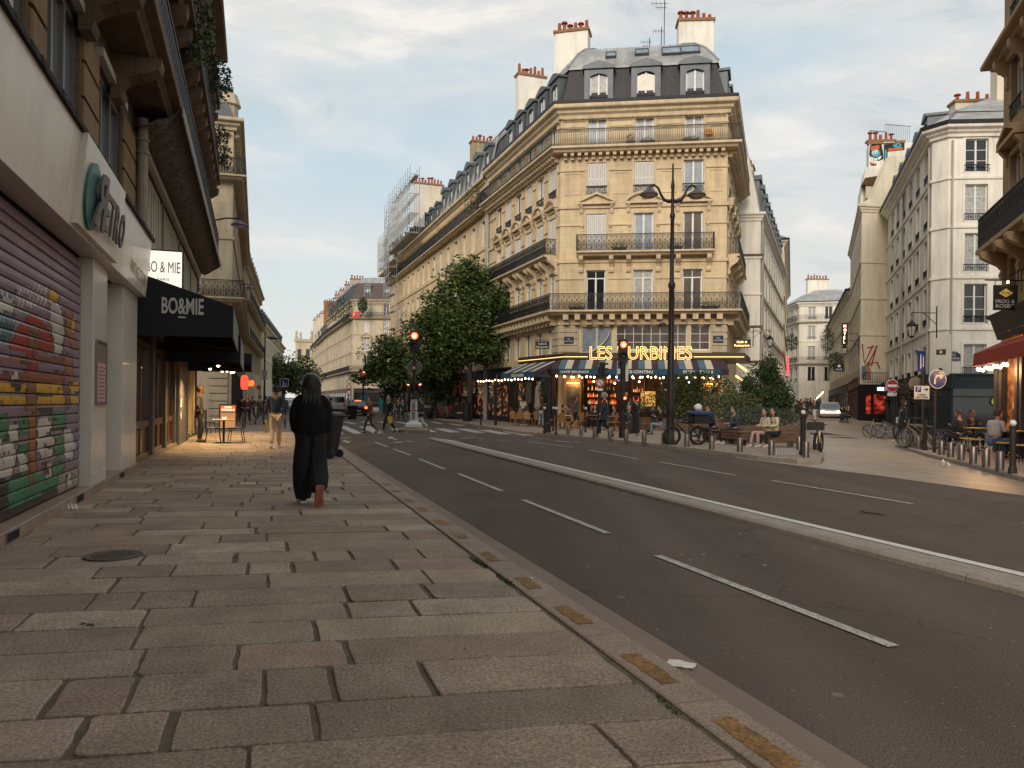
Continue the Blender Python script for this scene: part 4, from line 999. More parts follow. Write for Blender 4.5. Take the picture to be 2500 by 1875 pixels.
# scaffolding
SCF = mat('scaffold_steel',(.30,.30,.30),.5,.3,var=.1)
NET = mat('white_net',(.62,.63,.63),.8,var=.15,scale=1.2); 
nt = NET.node_tree; p_ = nt.nodes['Principled BSDF']; p_.inputs['Alpha'].default_value = .5
t = thing('scaffolding','white netted steel scaffolding climbing the far end of the boulevard facade','scaffolding',(*pC,0)); fM = frameM(pC,R(-70.5)); Lw = Vector((*pC,0))
def scaf(x0,x1,z0,z1,d0=.9,d1=2.2,dx=1.25,dz=2.0,net=None,boards=True):
    q = MB(); q.mat(SCF); q.M = Matrix.Translation(-Lw) @ fM; nx = max(1,round((x1 - x0) / dx)); nz_ = max(1,round((z1 - z0) / dz))
    for i in range(nx + 1):
        x = x0 + (x1 - x0) * i / nx
        for d in (d0,d1): q.bar((x,-d,z0),(x,-d,z1 + .9),.05)
        for k in range(nz_ + 1): z = z0 + (z1 - z0) * k / nz_; q.bar((x,-d0,z),(x,-d1,z),.045)
        if i < nx:
            for k in range(nz_):
                z = z0 + (z1 - z0) * k / nz_; dz_ = (z1 - z0) / nz_; xa = x + (x1 - x0) / nx
                for hh in (.0,.5,1.0):
                    q.bar((x,-d1,z + hh),(xa,-d1,z + hh),.04)
                if (i + k) % 2: q.bar((x,-d1,z),(xa,-d1,z + dz_),.04)
    q.build('frame',t)
    q = MB(); q.mat(mat('scaffold_board',(.42,.38,.32),.8,var=.2)); q.M = Matrix.Translation(-Lw) @ fM
    for k in range(nz_ + 1):
        z = z0 + (z1 - z0) * k / nz_; q.box(x0,x1,-d1 + .05,-d0 - .05,z - .09,z - .05) if k < 2 else q.box(x0,x1,-d0 - .5,-d0 - .05,z - .09,z - .05)
    q.build('deck',t)
    if net:
        q = MB(); q.mat(NET); q.M = Matrix.Translation(-Lw) @ fM; n = int((x1 - x0) / .6); pts = [(x0 + (x1 - x0) * i / n,-d1 - .08 - .05 * math.sin(i * 1.7)) for i in range(n + 1)]
        for (xa,ya),(xb,yb) in zip(pts,pts[1:]): q.add([(xa,ya,net[0]),(xb,yb,net[0]),(xb,yb,net[1]),(xa,ya,net[1])],[(0,1,2,3)])
        for xx in (x0,x1): q.add([(xx,-d1 - .05,net[0]),(xx,-.3,net[0]),(xx,-.3,net[1]),(xx,-d1 - .05,net[1])],[(0,1,2,3)])
        q.build('safety_net',t)
scaf(.6,8.5,17.6,21.6,.9,1.8,net=(18.2,22.0)); scaf(8.5,20.5,19.2,25.2,.9,1.9,net=(19.8,24.2)); scaf(6.4,9.2,0.15,24.5,1.0,2.0)
# ---- across the cross street: corner building and the row beyond
q0 = (-29.3,141); q1 = (-20.5,140.4); q1b = (-17.5,142.5); qL = along(q0,-20,40)
h4 = haus('apartment_building','distant corner apartment building with brown slate mansard and a balcony sign',[qL,q0,q1,q1b],[(4.3,2.3),(7.6,2.5),(10.9,2.4),(14.2,2.1),(17.4,2.0),20.2],STONE2,2.7,cols={1: [2.6,6.2]},balc=(16.9,7.2),bstyle='panel',slate=mat('slate_brown',(.085,.065,.06),.7,var=.2,scale=6),roofz=3.2)
for c in (2.6,6.2): h4.pediment(1,c,13.3,2.2,False,.6)
h4.chimney(-21,146,R(0),9,1.0,19,26.6,9,PLAST2,None,3)
for k in range(4):
    e = along(q0,-20,9 + 8 * k); h4.chimney(e[0] + 2,e[1] + .5,R(20),2.6,.8,18,25.3,5,PLASTD,None,20 + k)
t_ = MB(); t_.mat(mat('sign_red',(.55,.03,.02),.5)); t_.M = h4.F(1); t_.box(.1,1.5,-.86,-.8,16.95,17.9); o = t_.build('balcony_sign',h4.root,world_=True)
put_text(o,'lettering','F',Matrix.Translation(-h4.root.location) @ h4.F(1) @ Matrix.Translation((.35,-.9,17.1)),WHITE,height=.6,depth=.02)
qM = along(q0,-20,40.3); qN = along(q0,-19,92)
h5 = haus('apartment_building','long distant row building with pale attic dormers continuing the boulevard',[qN,qM],[(4.3,2.3),(7.6,2.4),(10.9,2.3),(14.2,2.1),17.6],STONE2,3.0,balc=(16.9,7.2),bstyle='panel',roofz=3.0)
for k in range(5):
    e = along(q0,-20,46 + 9 * k); h5.chimney(e[0] + 2,e[1] + .5,R(20),2.6,.8,16,24.5 + (k == 1) * 2,5,BRICK if k < 2 else PLAST2,None,30 + k)
# square yellow tower at the end
tw = D(746,940,245); t = thing('tower','square pale stone tower with corner pinnacles at the end of the boulevard','tower',(tw.x,tw.y,0)); q = MB(); q.mat(STONE2); q.box(-2.6,2.6,-2.6,2.6,0,20.3); q.build('wall',t)
q = MB(); q.mat(STONE2); q.box(-3,3,-3,3,20.301,21.2); q.build('cornice',t)
for x,y in ((-2.4,-2.4),(2.4,-2.4),(-2.4,2.4),(2.4,2.4)):
    q = MB(); q.mat(STONE2); q.lathe([(.4,21.2),(.5,21.8),(.3,22.6),(.45,23.2),(.1,24)],8,(x,y,0)); q.build('pinnacle',t)
q = MB(); q.mat(GDARK); q.box(-1.9,-.7,-2.63,-2.601,15,18); q.box(.7,1.9,-2.63,-2.601,15,18); q.build('window',t)
# ---- left side beyond the near building (street mouth, then ornate corner building)
def stl(s,t,b=18.5): return (-math.sin(R(b)) * s + math.cos(R(b)) * t,math.cos(R(b)) * s + math.sin(R(b)) * t)
l0 = stl(46,-1.25); l1 = stl(74,-1.15); lw = stl(46.5,-9)
h6 = haus('apartment_building','ornate ochre corner building with carved pediments and iron balconies beyond the side street',[lw,l0,l1],[(4.6,2.2),(7.4,2.5),(10.9,2.4),(14.3,2.1),17.2],STONE2,2.5,cols={0: [1.6,3.6,5.6]},balc=(14.0,7.2),bstyle='scroll',roofz=2.4,ends=True)
for k in range(11): h6.corbel(1,1.0 + 2.5 * k,7.0,.3,.65,1.2); h6.corbel(1,1.6 + 2.5 * k,13.8,.3,.65,1.2)
for c in (1.6,3.6,5.6): h6.pediment(0,c,13.2,1.6,True,.45)
q = MB(); q.mat(STONE2); q.M = h6.F(0)
for k in range(10): q.bbox(6.6,7.6,-.12,.02,.2 + k * .42,.2 + k * .42 + .36,.03); q.bbox(.2,1.0,-.1,.02,.2 + k * .42,.2 + k * .42 + .36,.03)
q.build('pilaster',h6.root,world_=True)
shopfront(h6,1,.8,27,3.9,DKW,GWARM,9,label='dark shopfront')
q = MB(); q.mat(STONE2); q.lathe([(.55,17.2),(.55,18.2),(.7,18.3),(.5,18.9),(.05,19.2)],10,(l0[0] - .6,l0[1] + .8,0)); q.build('rooftop_urn',h6.root,world_=True)
l2 = stl(74.2,-1.0); l3 = stl(104,.6,18.5)
h7 = haus('apartment_building','far left pale apartment building with planted balcony above the street lamps',[(l2[0] - 4,l2[1] - .5),l2,l3],[(4.6,2.2),(7.4,2.5),(10.9,2.4),14.6],STONE2,2.8,balc=(7.2,10.6),bstyle='panel',roofz=2.4)
l4 = stl(104.5,.9); l5 = stl(150,5)
h8 = haus('apartment_building','furthest left apartment building half hidden behind the street trees',[(l4[0] - 4,l4[1] - .5),l4,l5],[(4.6,2.2),(7.4,2.5),11.4],PLAST2,3.0,balc=(),roofz=2.2)
# ================================================================ side street, left row
s0_ = Vector(along(P1,19.3,11.6)); g0 = D(1803,900,57.0); g1 = D(1854,900,57.0)
w0 = (g0.x,g0.y); w1 = (g1.x,g1.y); w2 = along(w1,22.7,28)
FLW = [(4.6,1.6),(7.4,1.7),(10.1,1.7),(12.8,1.6),15.8]
h9 = haus('plaster_building','cream plastered building with a blank side wall next to the corner building',[(w0[0] - 1.5,w0[1] + .4),w1,w2],FLW,PLAST,2.6,ww=.95,segs=(1,),roof='mansard',kind='six',shut=0,roofz=3.4,cdetail=False,corn=.35,chims=[],pcol=[GDARK,GCURT])
q = MB(); q.mat(PLAST); q.add([(w0[0] - 1.5,w0[1] + .35,15.7),(w1[0] - .1,w1[1] - .05,15.7),(w1[0] - 1.6,w1[1] - .05,22.5),(w0[0] - 1.5,w0[1] + .35,24),(w0[0] - 1.2,w0[1] + .9,15.7),(w1[0] + .2,w1[1] + .5,15.7),(w1[0] - 1.3,w1[1] + .5,22.5),(w0[0] - 1.2,w0[1] + .9,24)],
    [(0,1,2,3),(5,4,7,6),(1,5,6,2),(3,2,6,7)]); q.build('gable_wall',h9.root,world_=True)
for z,x0,x1 in ((12.6,1.0,3.4),(7.3,1.0,3.4),(4.7,1.2,3.4)): q = MB(); q.mat(STONED); q.M = h9.F(0); q.box(x0 + .4,x1 - .1,-.12,0,z,z + .14); q.build('ledge',h9.root,world_=True)
for k in (.15,.55):
    q = MB(); q.mat(PLASTD); q.M = h9.F(1); q.tube([(k * 2 + .1,-.1,.2),(k * 2 + .1,-.1,15.2)],.06,6); q.build('downpipe',h9.root,world_=True)
e = along(w1,22.7,3); h9.chimney(e[0] - 2.6,e[1],R(-22.7 + 90),1.4,.7,17,22.8,3,PLAST,None,2)
e = along(w1,22.7,12); h9.chimney(e[0] - 2.2,e[1],R(-22.7 + 90),1.6,.8,17,22.4,3,PLAST2,None,3)
w3 = along(w1,22.7,28.2); w4 = along(w3,20.0,45)
h10 = haus('plaster_building','tall pale building with climbing plants further down the side street',[(w3[0] - 3,w3[1]),w3,w4],[(4.8,1.8),(7.8,1.8),(10.8,1.8),(13.8,1.7),(16.6,1.6),19.4],PLAST2,2.8,segs=(1,),roof='low',kind='six',shut=0,cdetail=False,corn=.4,ground=.3,pcol=[GDARK,GCURT])
# far white building closing the street
f0 = D(1936,900,128); f1 = D(1950,900,124); f2 = D(2060,900,122)
gz0 = gz(f1.x,f1.y)
h11 = haus('white_building','white six storey building closing the view down the side street',[(f0.x,f0.y + 6),(f1.x,f1.y),(f2.x,f2.y)],[(5.6,2.3),(9.0,2.2),(12.3,2.2),(15.5,2.0),18.2],PLAST,2.2,ww=1.2,cols={1: [1.9,4.4]},segs=(0,1),balc=(8.5,15.2),bstyle='simple',roof='low',shut=.0,cdetail=False,ground=gz0 - .1,kind='french',pcol=[GDARK,GCURT],guard='simple')
h11.chimney(f1.x + 4,f1.y + 3,0,3.4,.8,18,22.4,7,PLAST,None,6)
hh = D(1925,900,175); h12 = haus('white_building','low white house with a hotel front far down the side street',[(hh.x - 3,hh.y),(hh.x + 8,hh.y)],[(6,1.8),(9,1.8),(12,1.8),17.5],PLAST,2.4,kind='six',roof='low',shut=0,cdetail=False,ground=2,pcol=[GDARK])
# ================================================================ side street, right row
Rw = Vector((24.4,45.0)); c2 = D(2310,900,44.2); r0 = along((Rw.x,Rw.y),19.3,20.3); r3 = (c2.x + 14 * math.cos(R(-5)),c2.y + 14 * math.sin(R(-5)))
WL = 20.3
FR = [(3.4,1.75),(6.35,2.25),(9.3,2.2),(12.2,2.1),(15.0,1.9),17.6]
rcols = {0: [WL - 1.6 - 3.0 * k for k in range(6)][::-1],2: [1.55,4.7,7.9,11.0]}
h13 = haus('white_corner_building','white plastered corner building with moulded string courses and zinc roof',[r0,(Rw.x,Rw.y),(c2.x,c2.y),r3],FR,PLAST,3.0,ww=1.25,cols=rcols,segs=(0,2),roof=None,kind='six',shut=0,guard='panel',ground=-.3,pcol=[GDARK,GBROWN,GCURT],corn=.6,trim=PLAST,cdetail=False)
for z in (6.1,8.95,11.9,14.8): h13.band(cornice_prof(z,.28,.2),PLAST); h13.band([(0,z + .03),(.22,z + .03),(.22,z + .07),(0,z + .10)],ZINCD)
h13.band(cornice_prof(17.55,.8,.7),STONE3)
q = MB(); q.mat(ZINC); sweep(q,h13.path,[(.5,17.62),(.5,17.75),(-1.4,19.0)]); o_ = offset_path(h13.path,-1.4); p2 = [o_[0],((o_[1][0] + o_[2][0]) / 2,(o_[1][1] + o_[2][1]) / 2),o_[3]]; r = sweep(q,p2,[(.1,18.9),(-3.0,21.0)]); q.add([x[-1] for x in r] + [(r[0][-1][0] + 8,r[0][-1][1] + 6,21)],[(0,1,2,3)]); q.build('roof',h13.root,world_=True)
q = MB(); q.mat(IRON); sweep(q,h13.path,[(.55,17.6),(.68,17.6),(.68,17.8),(.6,17.78)]); q.build('roof_gutter',h13.root,world_=True)
for i,L_ in ((0,WL),(1,1.3),(2,14)): h13.dentils(i,.05,L_ - .05,16.6,16.8,0,.3,.12,.24,STONE3)
for k in range(5): h13.dormer(0,3 + 3.4 * k,17.7,1.5,2.3,2.2,.2,None,None,.9)
cc = D(2385,250,52); h13.chimney(cc.x,cc.y,R(-5),3.2,.9,17,22.0,5,PLAST2,None,7)
cc = D(2452,170,47.5); h13.chimney(cc.x + .3,cc.y,R(-5),1.8,.8,17,23.4,4,PLAST2,None,9)
# plaques and stickers on the chamfer
q = MB(); q.mat(NAVY); q.M = h13.F(2); n = 10; q.box(.03,.75,-.05,-.01,4.2,4.6); q.loft([[(.39 + .26 * math.cos(R(180) * k / 8),y,4.601 + .12 * math.sin(R(180) * k / 8)) for k in range(9)] for y in (-.05,-.01)]); o = q.build('street_plate',h13.root,world_=True)
for tt,w_,h_,z in (('2e Arr',.26,.07,4.6),('RUE',.22,.1,4.45),('ST DENIS',.62,.12,4.26)): put_text(o,'lettering',tt,Matrix.Translation(-h13.root.location) @ h13.F(2) @ Matrix.Translation((.39 - w_ / 2,-.055,z)),WHITE,width=w_,height=h_,depth=.005)
q = MB(); q.mat(PLAST); q.M = h13.F(1); q.box(.12,1.2,-.06,0.01,2.9,5.7); q.build('wall_panel',h13.root,world_=True)
q = MB(); q.mat(BRN); q.M = h13.F(1); q.box(.4,.95,-.08,-.062,4.55,4.85); q.mat(WHITE); q.box(.6,.75,-.084,-.081,4.62,4.78); q.mat(NAVY); q.lathe([(.02,3.55),(.1,3.6),(.13,3.7),(.05,3.78)],8,(.65,-.08,0)); q.build('wall_sticker',h13.root,world_=True)
# blank gable with graffiti and the small restaurant
ga = D(2100,900,63.6); gb_ = (r0[0] + .3,r0[1] - .15)
h14 = haus('gabled_building','tan blank gable wall with red graffiti tag above a red lit restaurant',[along((ga.x,ga.y),21.5,22),(ga.x,ga.y),gb_],[(4.8,1.7),(7.8,1.7),(10.8,1.7),(13.8,1.6),18.2],PLAST2,3.0,segs=(0,),roof=None,kind='six',shut=0,cdetail=False,corn=.3,ground=.1,pcol=[GDARK,GCURT],surround=False)
q = MB(); q.mat(PLAST2); M = h14.F(1); q.M = M; Lg = h14.seg(1)[2]
sil = [(0,18.1),(4,18.1),(4,22.5),(2.6,22.4),(2.16,21.6),(.98,18.9),(.2,18.3)]
q.loft([[(x,y,z) for x,z in sil] for y in (.1,.7)]); q.build('gable_wall',h14.root,world_=True)
bL = M.inverted().to_3x3() @ Vector((math.sin(R(19.3)),math.cos(R(19.3)),0)); M0_ = M; M = M @ Matrix(((1,bL.x,0,0),(0,bL.y,0,0),(0,0,1,0),(0,0,0,1)))
def gpoly(k,pts): return [HP(M,x,y,-k) for x,y in pts]
def gslab(name,m,k0,k1,pts): q = MB(); q.mat(m); q.M = M; g = gpoly(k0,pts); q.loft([[(x,y,z) for x,z in g] for y in (k0,k1)]); q.build(name,h14.root,world_=True)
gslab('attic_wall',PLAST,2.6,6,[(2098,520),(2104,455),(2114,408),(2230,408),(2230,520)])
gslab('upper_gable',PLAST,3.0,5,[(2121,412),(2121,350),(2230,348),(2230,412)]); gslab('gable_coping',BRICK,2.9,3.4,[(2118,352),(2118,346),(2210,342),(2210,348)])
gslab('dormer_roof',BRN,1.5,2.5,[(2104,450),(2112,434),(2152,428),(2158,428),(2142,452)]); gslab('dormer_wall',PLAST2,1.7,2.5,[(2114,484),(2114,451),(2141,451),(2141,480)])
CY = mat('graffiti_blue',(.08,.34,.42),.6); OR = mat('graffiti_orange',(.55,.12,.03),.6); BK = mat('graffiti_black',(.02,.02,.02),.6); GRD = mat('graffiti_red',(.26,.015,.02),.6,var=.2)
def blob(q,m,pts,y,M):
    q.mat(m); q.M = M; q.add([(x,y,z) for x,z in pts],[tuple(range(len(pts)))])
e_ = lambda cx,cz,rx,rz,n=14: [(cx + rx * math.cos(-2 * math.pi * k / n),cz + rz * math.sin(-2 * math.pi * k / n)) for k in range(n)]
q = MB()
for i,(m,pts) in enumerate([(BK,[(2124,356),(2134,350),(2152,352),(2156,372),(2157,388),(2146,393),(2130,390),(2122,378)]),(OR,[(2126,358),(2146,354),(2147,364),(2126,368)]),(CY,e_(2138,374,11,-10)),(WHITE,e_(2133,373,3.4,-5)),(WHITE,e_(2140,371,3.6,-5.4)),(BK,e_(2133.6,374,1.3,-2)),(BK,e_(2140.6,372,1.3,-2)),
    (WHITE,[(2125,383),(2138,387),(2152,380),(2150,388),(2138,393),(2127,390)]),(BK,[(2133,385),(2134,385),(2134,392),(2133,392)]),(BK,[(2142,385),(2143,385),(2143,392),(2142,392)]),(BK,[(2158,353),(2208,350),(2208,366),(2167,370),(2166,400),(2158,400)]),(CY,[(2160,366),(2164,366),(2164,398),(2160,398)]),(CY,e_(2190,355,11,-6)),(BK,e_(2193,355,3,-2)),(OR,[(2168,363),(2204,360),(2204,366),(2168,369)]),(GRD,[(2124,397),(2127,395),(2128,401),(2133,396),(2134,402),(2141,398),(2138,405),(2126,404)])]):
    blob(q,m,gpoly(3,pts),2.985 - i * .004,M)
q.build('rooftop_mural',h14.root,world_=True)
M = M0_
q = MB(); q.mat(GRD); q.M = M @ Matrix.Translation((0,-.03,0))
for pl_ in ([(.15,5.5 + 1.2),(.35,5.1),(1.1,6.6)],[(.6,6.4),(1.45,6.55),(1.0,4.9)],[(1.5,6.6),(.75,5.15),(1.5,5.2),(1.75,4.7)]):
    q.tube([(x,0,z) for x,z in pl_],.05,5)
q.build('graffiti_tag',h14.root,world_=True)
q = MB(); blob(q,mat('paint_blue',(.12,.16,.24),.7),[(.12,3.75),(.6,3.75),(.62,4.5),(.4,5.1),(.16,4.9),(.1,4.3)][::1],-.02,M); blob(q,mat('paint_skin',(.40,.20,.13),.7),[(.45,3.75),(.95,3.75),(.98,4.4),(.75,5.1),(.45,4.95),(.5,4.4)],-.025,M)
blob(q,mat('paint_hair',(.25,.09,.03),.7),e_(.72,5.05,.2,.17),-.03,M); blob(q,WHITE,e_(.28,5.0,.12,.12),-.03,M); blob(q,BK,[(.2,3.95),(.7,4.35),(.72,4.42),(.18,4.05)],-.035,M); q.build('wall_painting',h14.root,world_=True)
RSH = mat('restaurant_front',(.018,.014,.016),.45,var=.1); RGL = mat('restaurant_glow',(.2,.03,.02),.4,var=.6,scale=2.5,emit=(1,.10,.05),es=.22); glow(RGL,1.6,.45,.75,.9)
q = MB(); q.mat(RSH); q.M = M; X1 = Lg + 1.6
q.box(-.2,X1,-.9,-.02,0.2,.95); q.box(-.2,X1,-.9,-.02,2.55,3.35)
for x in (-.2,.5,2.05,2.9): q.box(x,x + .16,-.9,-.02,.951,2.549)
o = q.build('restaurant_front',h14.root,world_=True); L = h14.root.location
q = MB(); q.mat(RGL); q.M = M; q.box(-.0,X1,-.7,-.6,.95,2.55); q.v = [(a - L.x,b - L.y,c - L.z) for a,b,c in q.v]; q.build('pane',o)
q = MB(); q.mat(mat('neon_white',(.8,.8,.8),.4,emit=(.85,.92,1.0),es=1.6)); q.M = M; q.box(.95,2.15,-.96,-.91,2.85,3.12); q.v = [(a - L.x,b - L.y,c - L.z) for a,b,c in q.v]; s_ = q.build('sign_box',o)
q = MB(); q.mat(IRON); q.M = M
railM = MB(); railM.M = M @ Matrix.Translation((-.3,-.95,3.42)); railing(railM,Lg + 1.9,.9,'simple',.022); railM.M = None; railM.build('roof_railing',h14.root,world_=True)
b_ = MB(); b_.mat(IRON); MS = M0_ @ Matrix(((1,bL.x,0,0),(0,bL.y,0,0),(0,0,1,0),(0,0,0,1))); b_.M = MS
for x0,x1,yb,yt in ((2123,2160,346,322),(2160,2225,342,309)):
    (a0_,zb),(a1_,zt) = HP(MS,x0,yb,-3.3),HP(MS,x1,yt,-3.3); n = int((a1_ - a0_) / .17)
    for k in range(n): x = a0_ + (a1_ - a0_) * k / n; seg2(b_,(x,3.3,zb),(x,3.3,zt),.02)
    b_.box(a0_,a1_,3.28,3.32,zt,zt + .04)
b_.M = None; b_.build('roof_fence',h14.root,world_=True)
h14.chimney(*(MS @ Vector((HP(MS,2150,345,-3.2)[0],3.2,0))).xy,R(-5),2.2,.5,24.4,24.5,5,PLAST,None,17)
z0_ = along((ga.x,ga.y),21.5,22.2); z1_ = along(z0_,19.6,42)
h15 = haus('plaster_building','narrow cream building with hanging plants beyond the graffiti gable',[z1_,z0_,(z0_[0] + 3,z0_[1] - .5)],[(5.2,1.7),(8.2,1.7),(11.2,1.6),14.2],PLAST2,3.2,segs=(0,),roof='low',kind='six',shut=0,cdetail=False,corn=.3,ground=.6,pcol=[GDARK,GCURT])

M13 = MB
for i,x0,x1,n in ((0,.3,WL - .3,7),(2,.1,13.8,5)): shopfront(h13,i,x0,x1,3.35,mat('shop_teal',(.012,.022,.026),.5,var=.2),GDARK,n,label='dark shopfront of the corner bar',d=.3,band=.75)
q = MB(); q.mat(MATS['shop_teal']); q.M = h13.F(1); q.box(-.1,1.45,-.33,0,2.6,3.35); q.box(0,1.35,-.2,0,-.3,2.599); q.build('shopfront',h13.root,world_=True)
for txt,w_,h_,x,z,m in (('C',.5,.55,2.4,1.6,mat('lime_paint',(.30,.36,.05),.5,emit=(.5,.6,.1),es=.2)),('Sell',.7,.3,4.6,2.25,WHITE),('Love',.8,.3,4.5,1.85,WHITE),('Club',.8,.3,4.5,1.45,WHITE)):
    put_text(h13.root,'lettering',txt,Matrix.Translation(-h13.root.location) @ h13.F(2) @ Matrix.Translation((x,-.36 if txt != 'C' else -.20,z)),m,width=w_,height=h_,depth=.01)
q = MB(); q.mat(BK); q.M = h13.F(2); q.box(3.9,5.7,-.345,-.31,.6,2.75); q.mat(mat('frame_orange',(.4,.16,.04),.5)); [q.box(*r) for r in ((3.4,3.8,-.36,-.34,1.0,1.04),(3.4,3.8,-.36,-.34,1.8,1.84),(3.4,3.44,-.36,-.34,1.041,1.799),(3.76,3.8,-.36,-.34,1.041,1.799))]; q.build('wall_board',h13.root,world_=True)
shopfront(h9,1,2.0,27,3.6,DKW,GDARK,8,label='dark shop windows'); shopfront(h10,1,1,44,3.9,DKW,GWARM,12,label='warm shop windows'); shopfront(h15,0,2,41.5,3.9,DKW,GDARK,12,label='dark shop windows'); shopfront(h14,0,.5,21.5,3.9,BRN,GDARK,6,label='brown shop windows')
shopfront(h4,1,.3,8.3,3.9,DKW,GDARK,3); shopfront(h4,0,1,39,3.9,BRN,GDARK,10); shopfront(h5,0,1,51,3.9,DKW,GDARK,12)

# ================================================================ near building on the left with its shops
def SL(s,t): p = stl(s,t); return p
T0 = -2.3
nb = Building('near_building','tall dark stone building on the left, iron balconies over the shops',[SL(-4,T0),SL(35,T0),SL(35,-11)],STONED,STONED)
ws = [(12.0 / 1 + 0,1)]
def A(s): return s + 4.0
ent = [(A(6.9),A(9.25)),(A(9.95),A(11.85)),(A(13.0),A(15.25))] + [(A(17.5),A(21.8)),(A(22.1),A(26.4)),(A(26.7),A(31.0)),(A(31.3),A(34.7))]
up = [A(s) for s in [-1.5,1.3,4.1,6.9,9.7,12.5,15.3,18.1,20.9,23.7,26.5,29.3,32.1]]
nb.wall(0,0.0,16.1,[(a,b_,4.6,6.6) for a,b_ in ent] + [(c - .6,c + .6,z,z + h) for c in up for z,h in ((7.6,2.3),(10.9,2.2),(14.1,1.8))] + [(A(16.35),A(34.9),0.2,4.0),(-.0,A(16.3),.12,3.5)])
nb.wall(1,0.0,16.1,[])
FB = mat('frame_grey',(.16,.155,.15),.45,.3,var=.1); GOFF = mat('glass_office',(.36,.39,.42),.04,.65,spec=1.0,var=.15,scale=.8)
REFLW = mat('reflection_white',(.62,.60,.56),.7,var=.1)  # white sheets before the panes, standing in for bright reflections
for k,(a,b_) in enumerate(ent):
    w = b_ - a; q = MB(); q.mat(FB if k < 3 else CREAMF); q.M = nb.F(0); n = 3 if k < 3 else 9; y0,y1 = .06,.16
    q.box(a,b_,y0,y1,6.5,6.6); q.box(a,b_,y0,y1,4.6,4.68)
    for i in range(n + 1): x = a + w * i / n; q.box(max(a,x - .05),min(b_,x + .05),y0 - (.04 if k >= 3 else 0),y1 + .001,4.68,6.5)
    q.mat(REFLW)
    for i in range(n):
        if k == 0 and i == n - 1 or (k >= 3 and i % 3 != 1): q.box(a + w * i / n + .06,a + w * (i + 1) / n - .06,.10,.115,4.7,6.48 - .5 * (i % 2))
    o = q.build('window',nb.root,world_=True); q = MB(); q.mat(GOFF); q.M = nb.F(0); q.box(a + .02,b_ - .02,.12,.14,4.65,6.55); L = nb.root.location
    q.v = [(x - L.x,y - L.y,z - L.z) for x,y,z in q.v]; q.build('pane',o)
for c in up:
    for z,h in ((7.6,2.3),(10.9,2.2),(14.1,1.8)): nb.window(0,c,z,1.2,h,'french',surround=True)
# ochre stone piers with grooves between the low windows
OCH = mat('stone_ochre_dark',(.24,.15,.075),.85,var=.2,scale=2,streak=.4,bump=.3,bscale=12)
q = MB(); q.mat(OCH); q.M = nb.F(0)
for a,b_ in ((A(9.3),A(9.9)),(A(11.9),A(12.95)),(A(15.3),A(17.4))):
    q = MB(); q.mat(OCH); q.M = nb.F(0)
    for k in range(4): q.bbox(a,b_,-.05,.02,4.62 + .5 * k,4.62 + .5 * k + .46,.02)
    q.build('stone_pier',nb.root,world_=True)
q = MB(); q.mat(mat('pipe_paint',(.30,.23,.17),.6,var=.2)); q.M = nb.F(0); q.tube([(A(16.75),-.16,4.3),(A(16.75),-.16,7.0)],.1,10)
for z in (6.3,6.55,4.5): q.tube([(A(16.75),-.16,z),(A(16.75),-.16,z + .06)],.125,10)
q.build('downpipe',nb.root,world_=True)
q = MB(); q.mat(CREAMF); q.M = nb.F(0); q.box(A(17.3),A(34.9),-.12,0.03,6.62,6.78); q.box(A(6.8),A(9.3),-.1,0.03,6.62,6.75); q.box(A(9.9),A(11.95),-.1,0.03,6.62,6.75); q.box(A(12.95),A(15.3),-.1,.03,6.62,6.75); q.build('lintel',nb.root,world_=True)
# balconies with heavy consoles
for z,dpt in ((7.45,.85),(10.75,.85),(13.95,.8)):
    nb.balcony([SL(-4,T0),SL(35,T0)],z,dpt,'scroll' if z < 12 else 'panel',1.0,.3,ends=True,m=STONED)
for k in range(16):
    s = -2.6 + 2.45 * k
    for z,h,d in ((7.14,.75,.78),(10.44,1.0,.78),(13.64,1.0,.72)):
        if z < 8 and s > 16: continue
        nb.corbel(0,A(s) - .3,z,.4,d,h,STONED); 
        if z > 8: nb.corbel(0,A(s) + .9,z,.3,d,h,STONED)
nb.band(cornice_prof(16.5,.9,1.05)); q = MB(); q.mat(ZINCD); sweep(q,nb.path,[(1.0,16.5),(1.0,16.6),(-.6,18.8),(-3,19.6)]); q.build('roof',nb.root,world_=True)
# sagging net slung under the first balcony
NETD = mat('grey_net',(.19,.165,.14),.9,var=.3,scale=6,bump=.8,bscale=30)
q = MB(); q.mat(NETD); q.M = nb.F(0); vs = []; n = 92; m_ = 9
for i in range(n + 1):
    x = A(16.4) + (18.6) * i / n
    for j in range(m_ + 1):
        f = j / m_; sag = -.16 * math.sin(math.pi * f) * (1 + .35 * math.sin(i * 1.9 + j)) - .03 * math.sin(i * 2.6) * f
        vs.append((x,-(f * .90),6.82 + .38 * f + sag))
q.add(vs,[(i * (m_ + 1) + j,(i + 1) * (m_ + 1) + j,(i + 1) * (m_ + 1) + j + 1,i * (m_ + 1) + j + 1) for i in range(n) for j in range(m_)])
q.build('pigeon_net',nb.root,world_=True)
q = MB(); q.mat(mat('net_fringe',(.33,.29,.25),.9,var=.3,scale=20)); q.M = nb.F(0); q.box(A(16.4),A(34.9),-.93,-.9,7.02,7.22)
for i in range(260):
    x = A(16.4) + 18.4 * i / 260; q.add([(x,-.925,7.02),(x + .05,-.925,7.02),(x + .03 + .02 * math.sin(i * 7),-.925,6.93 - .05 * math.sin(i * 3.3) ** 2)],[(0,1,2)])
q.build('net_edge',nb.root,world_=True)
nb.finish(core=([SL(-4,-2.9),SL(34.7,-2.9),SL(34.7,-11),SL(-4,-11)],16,STONED,4.4))
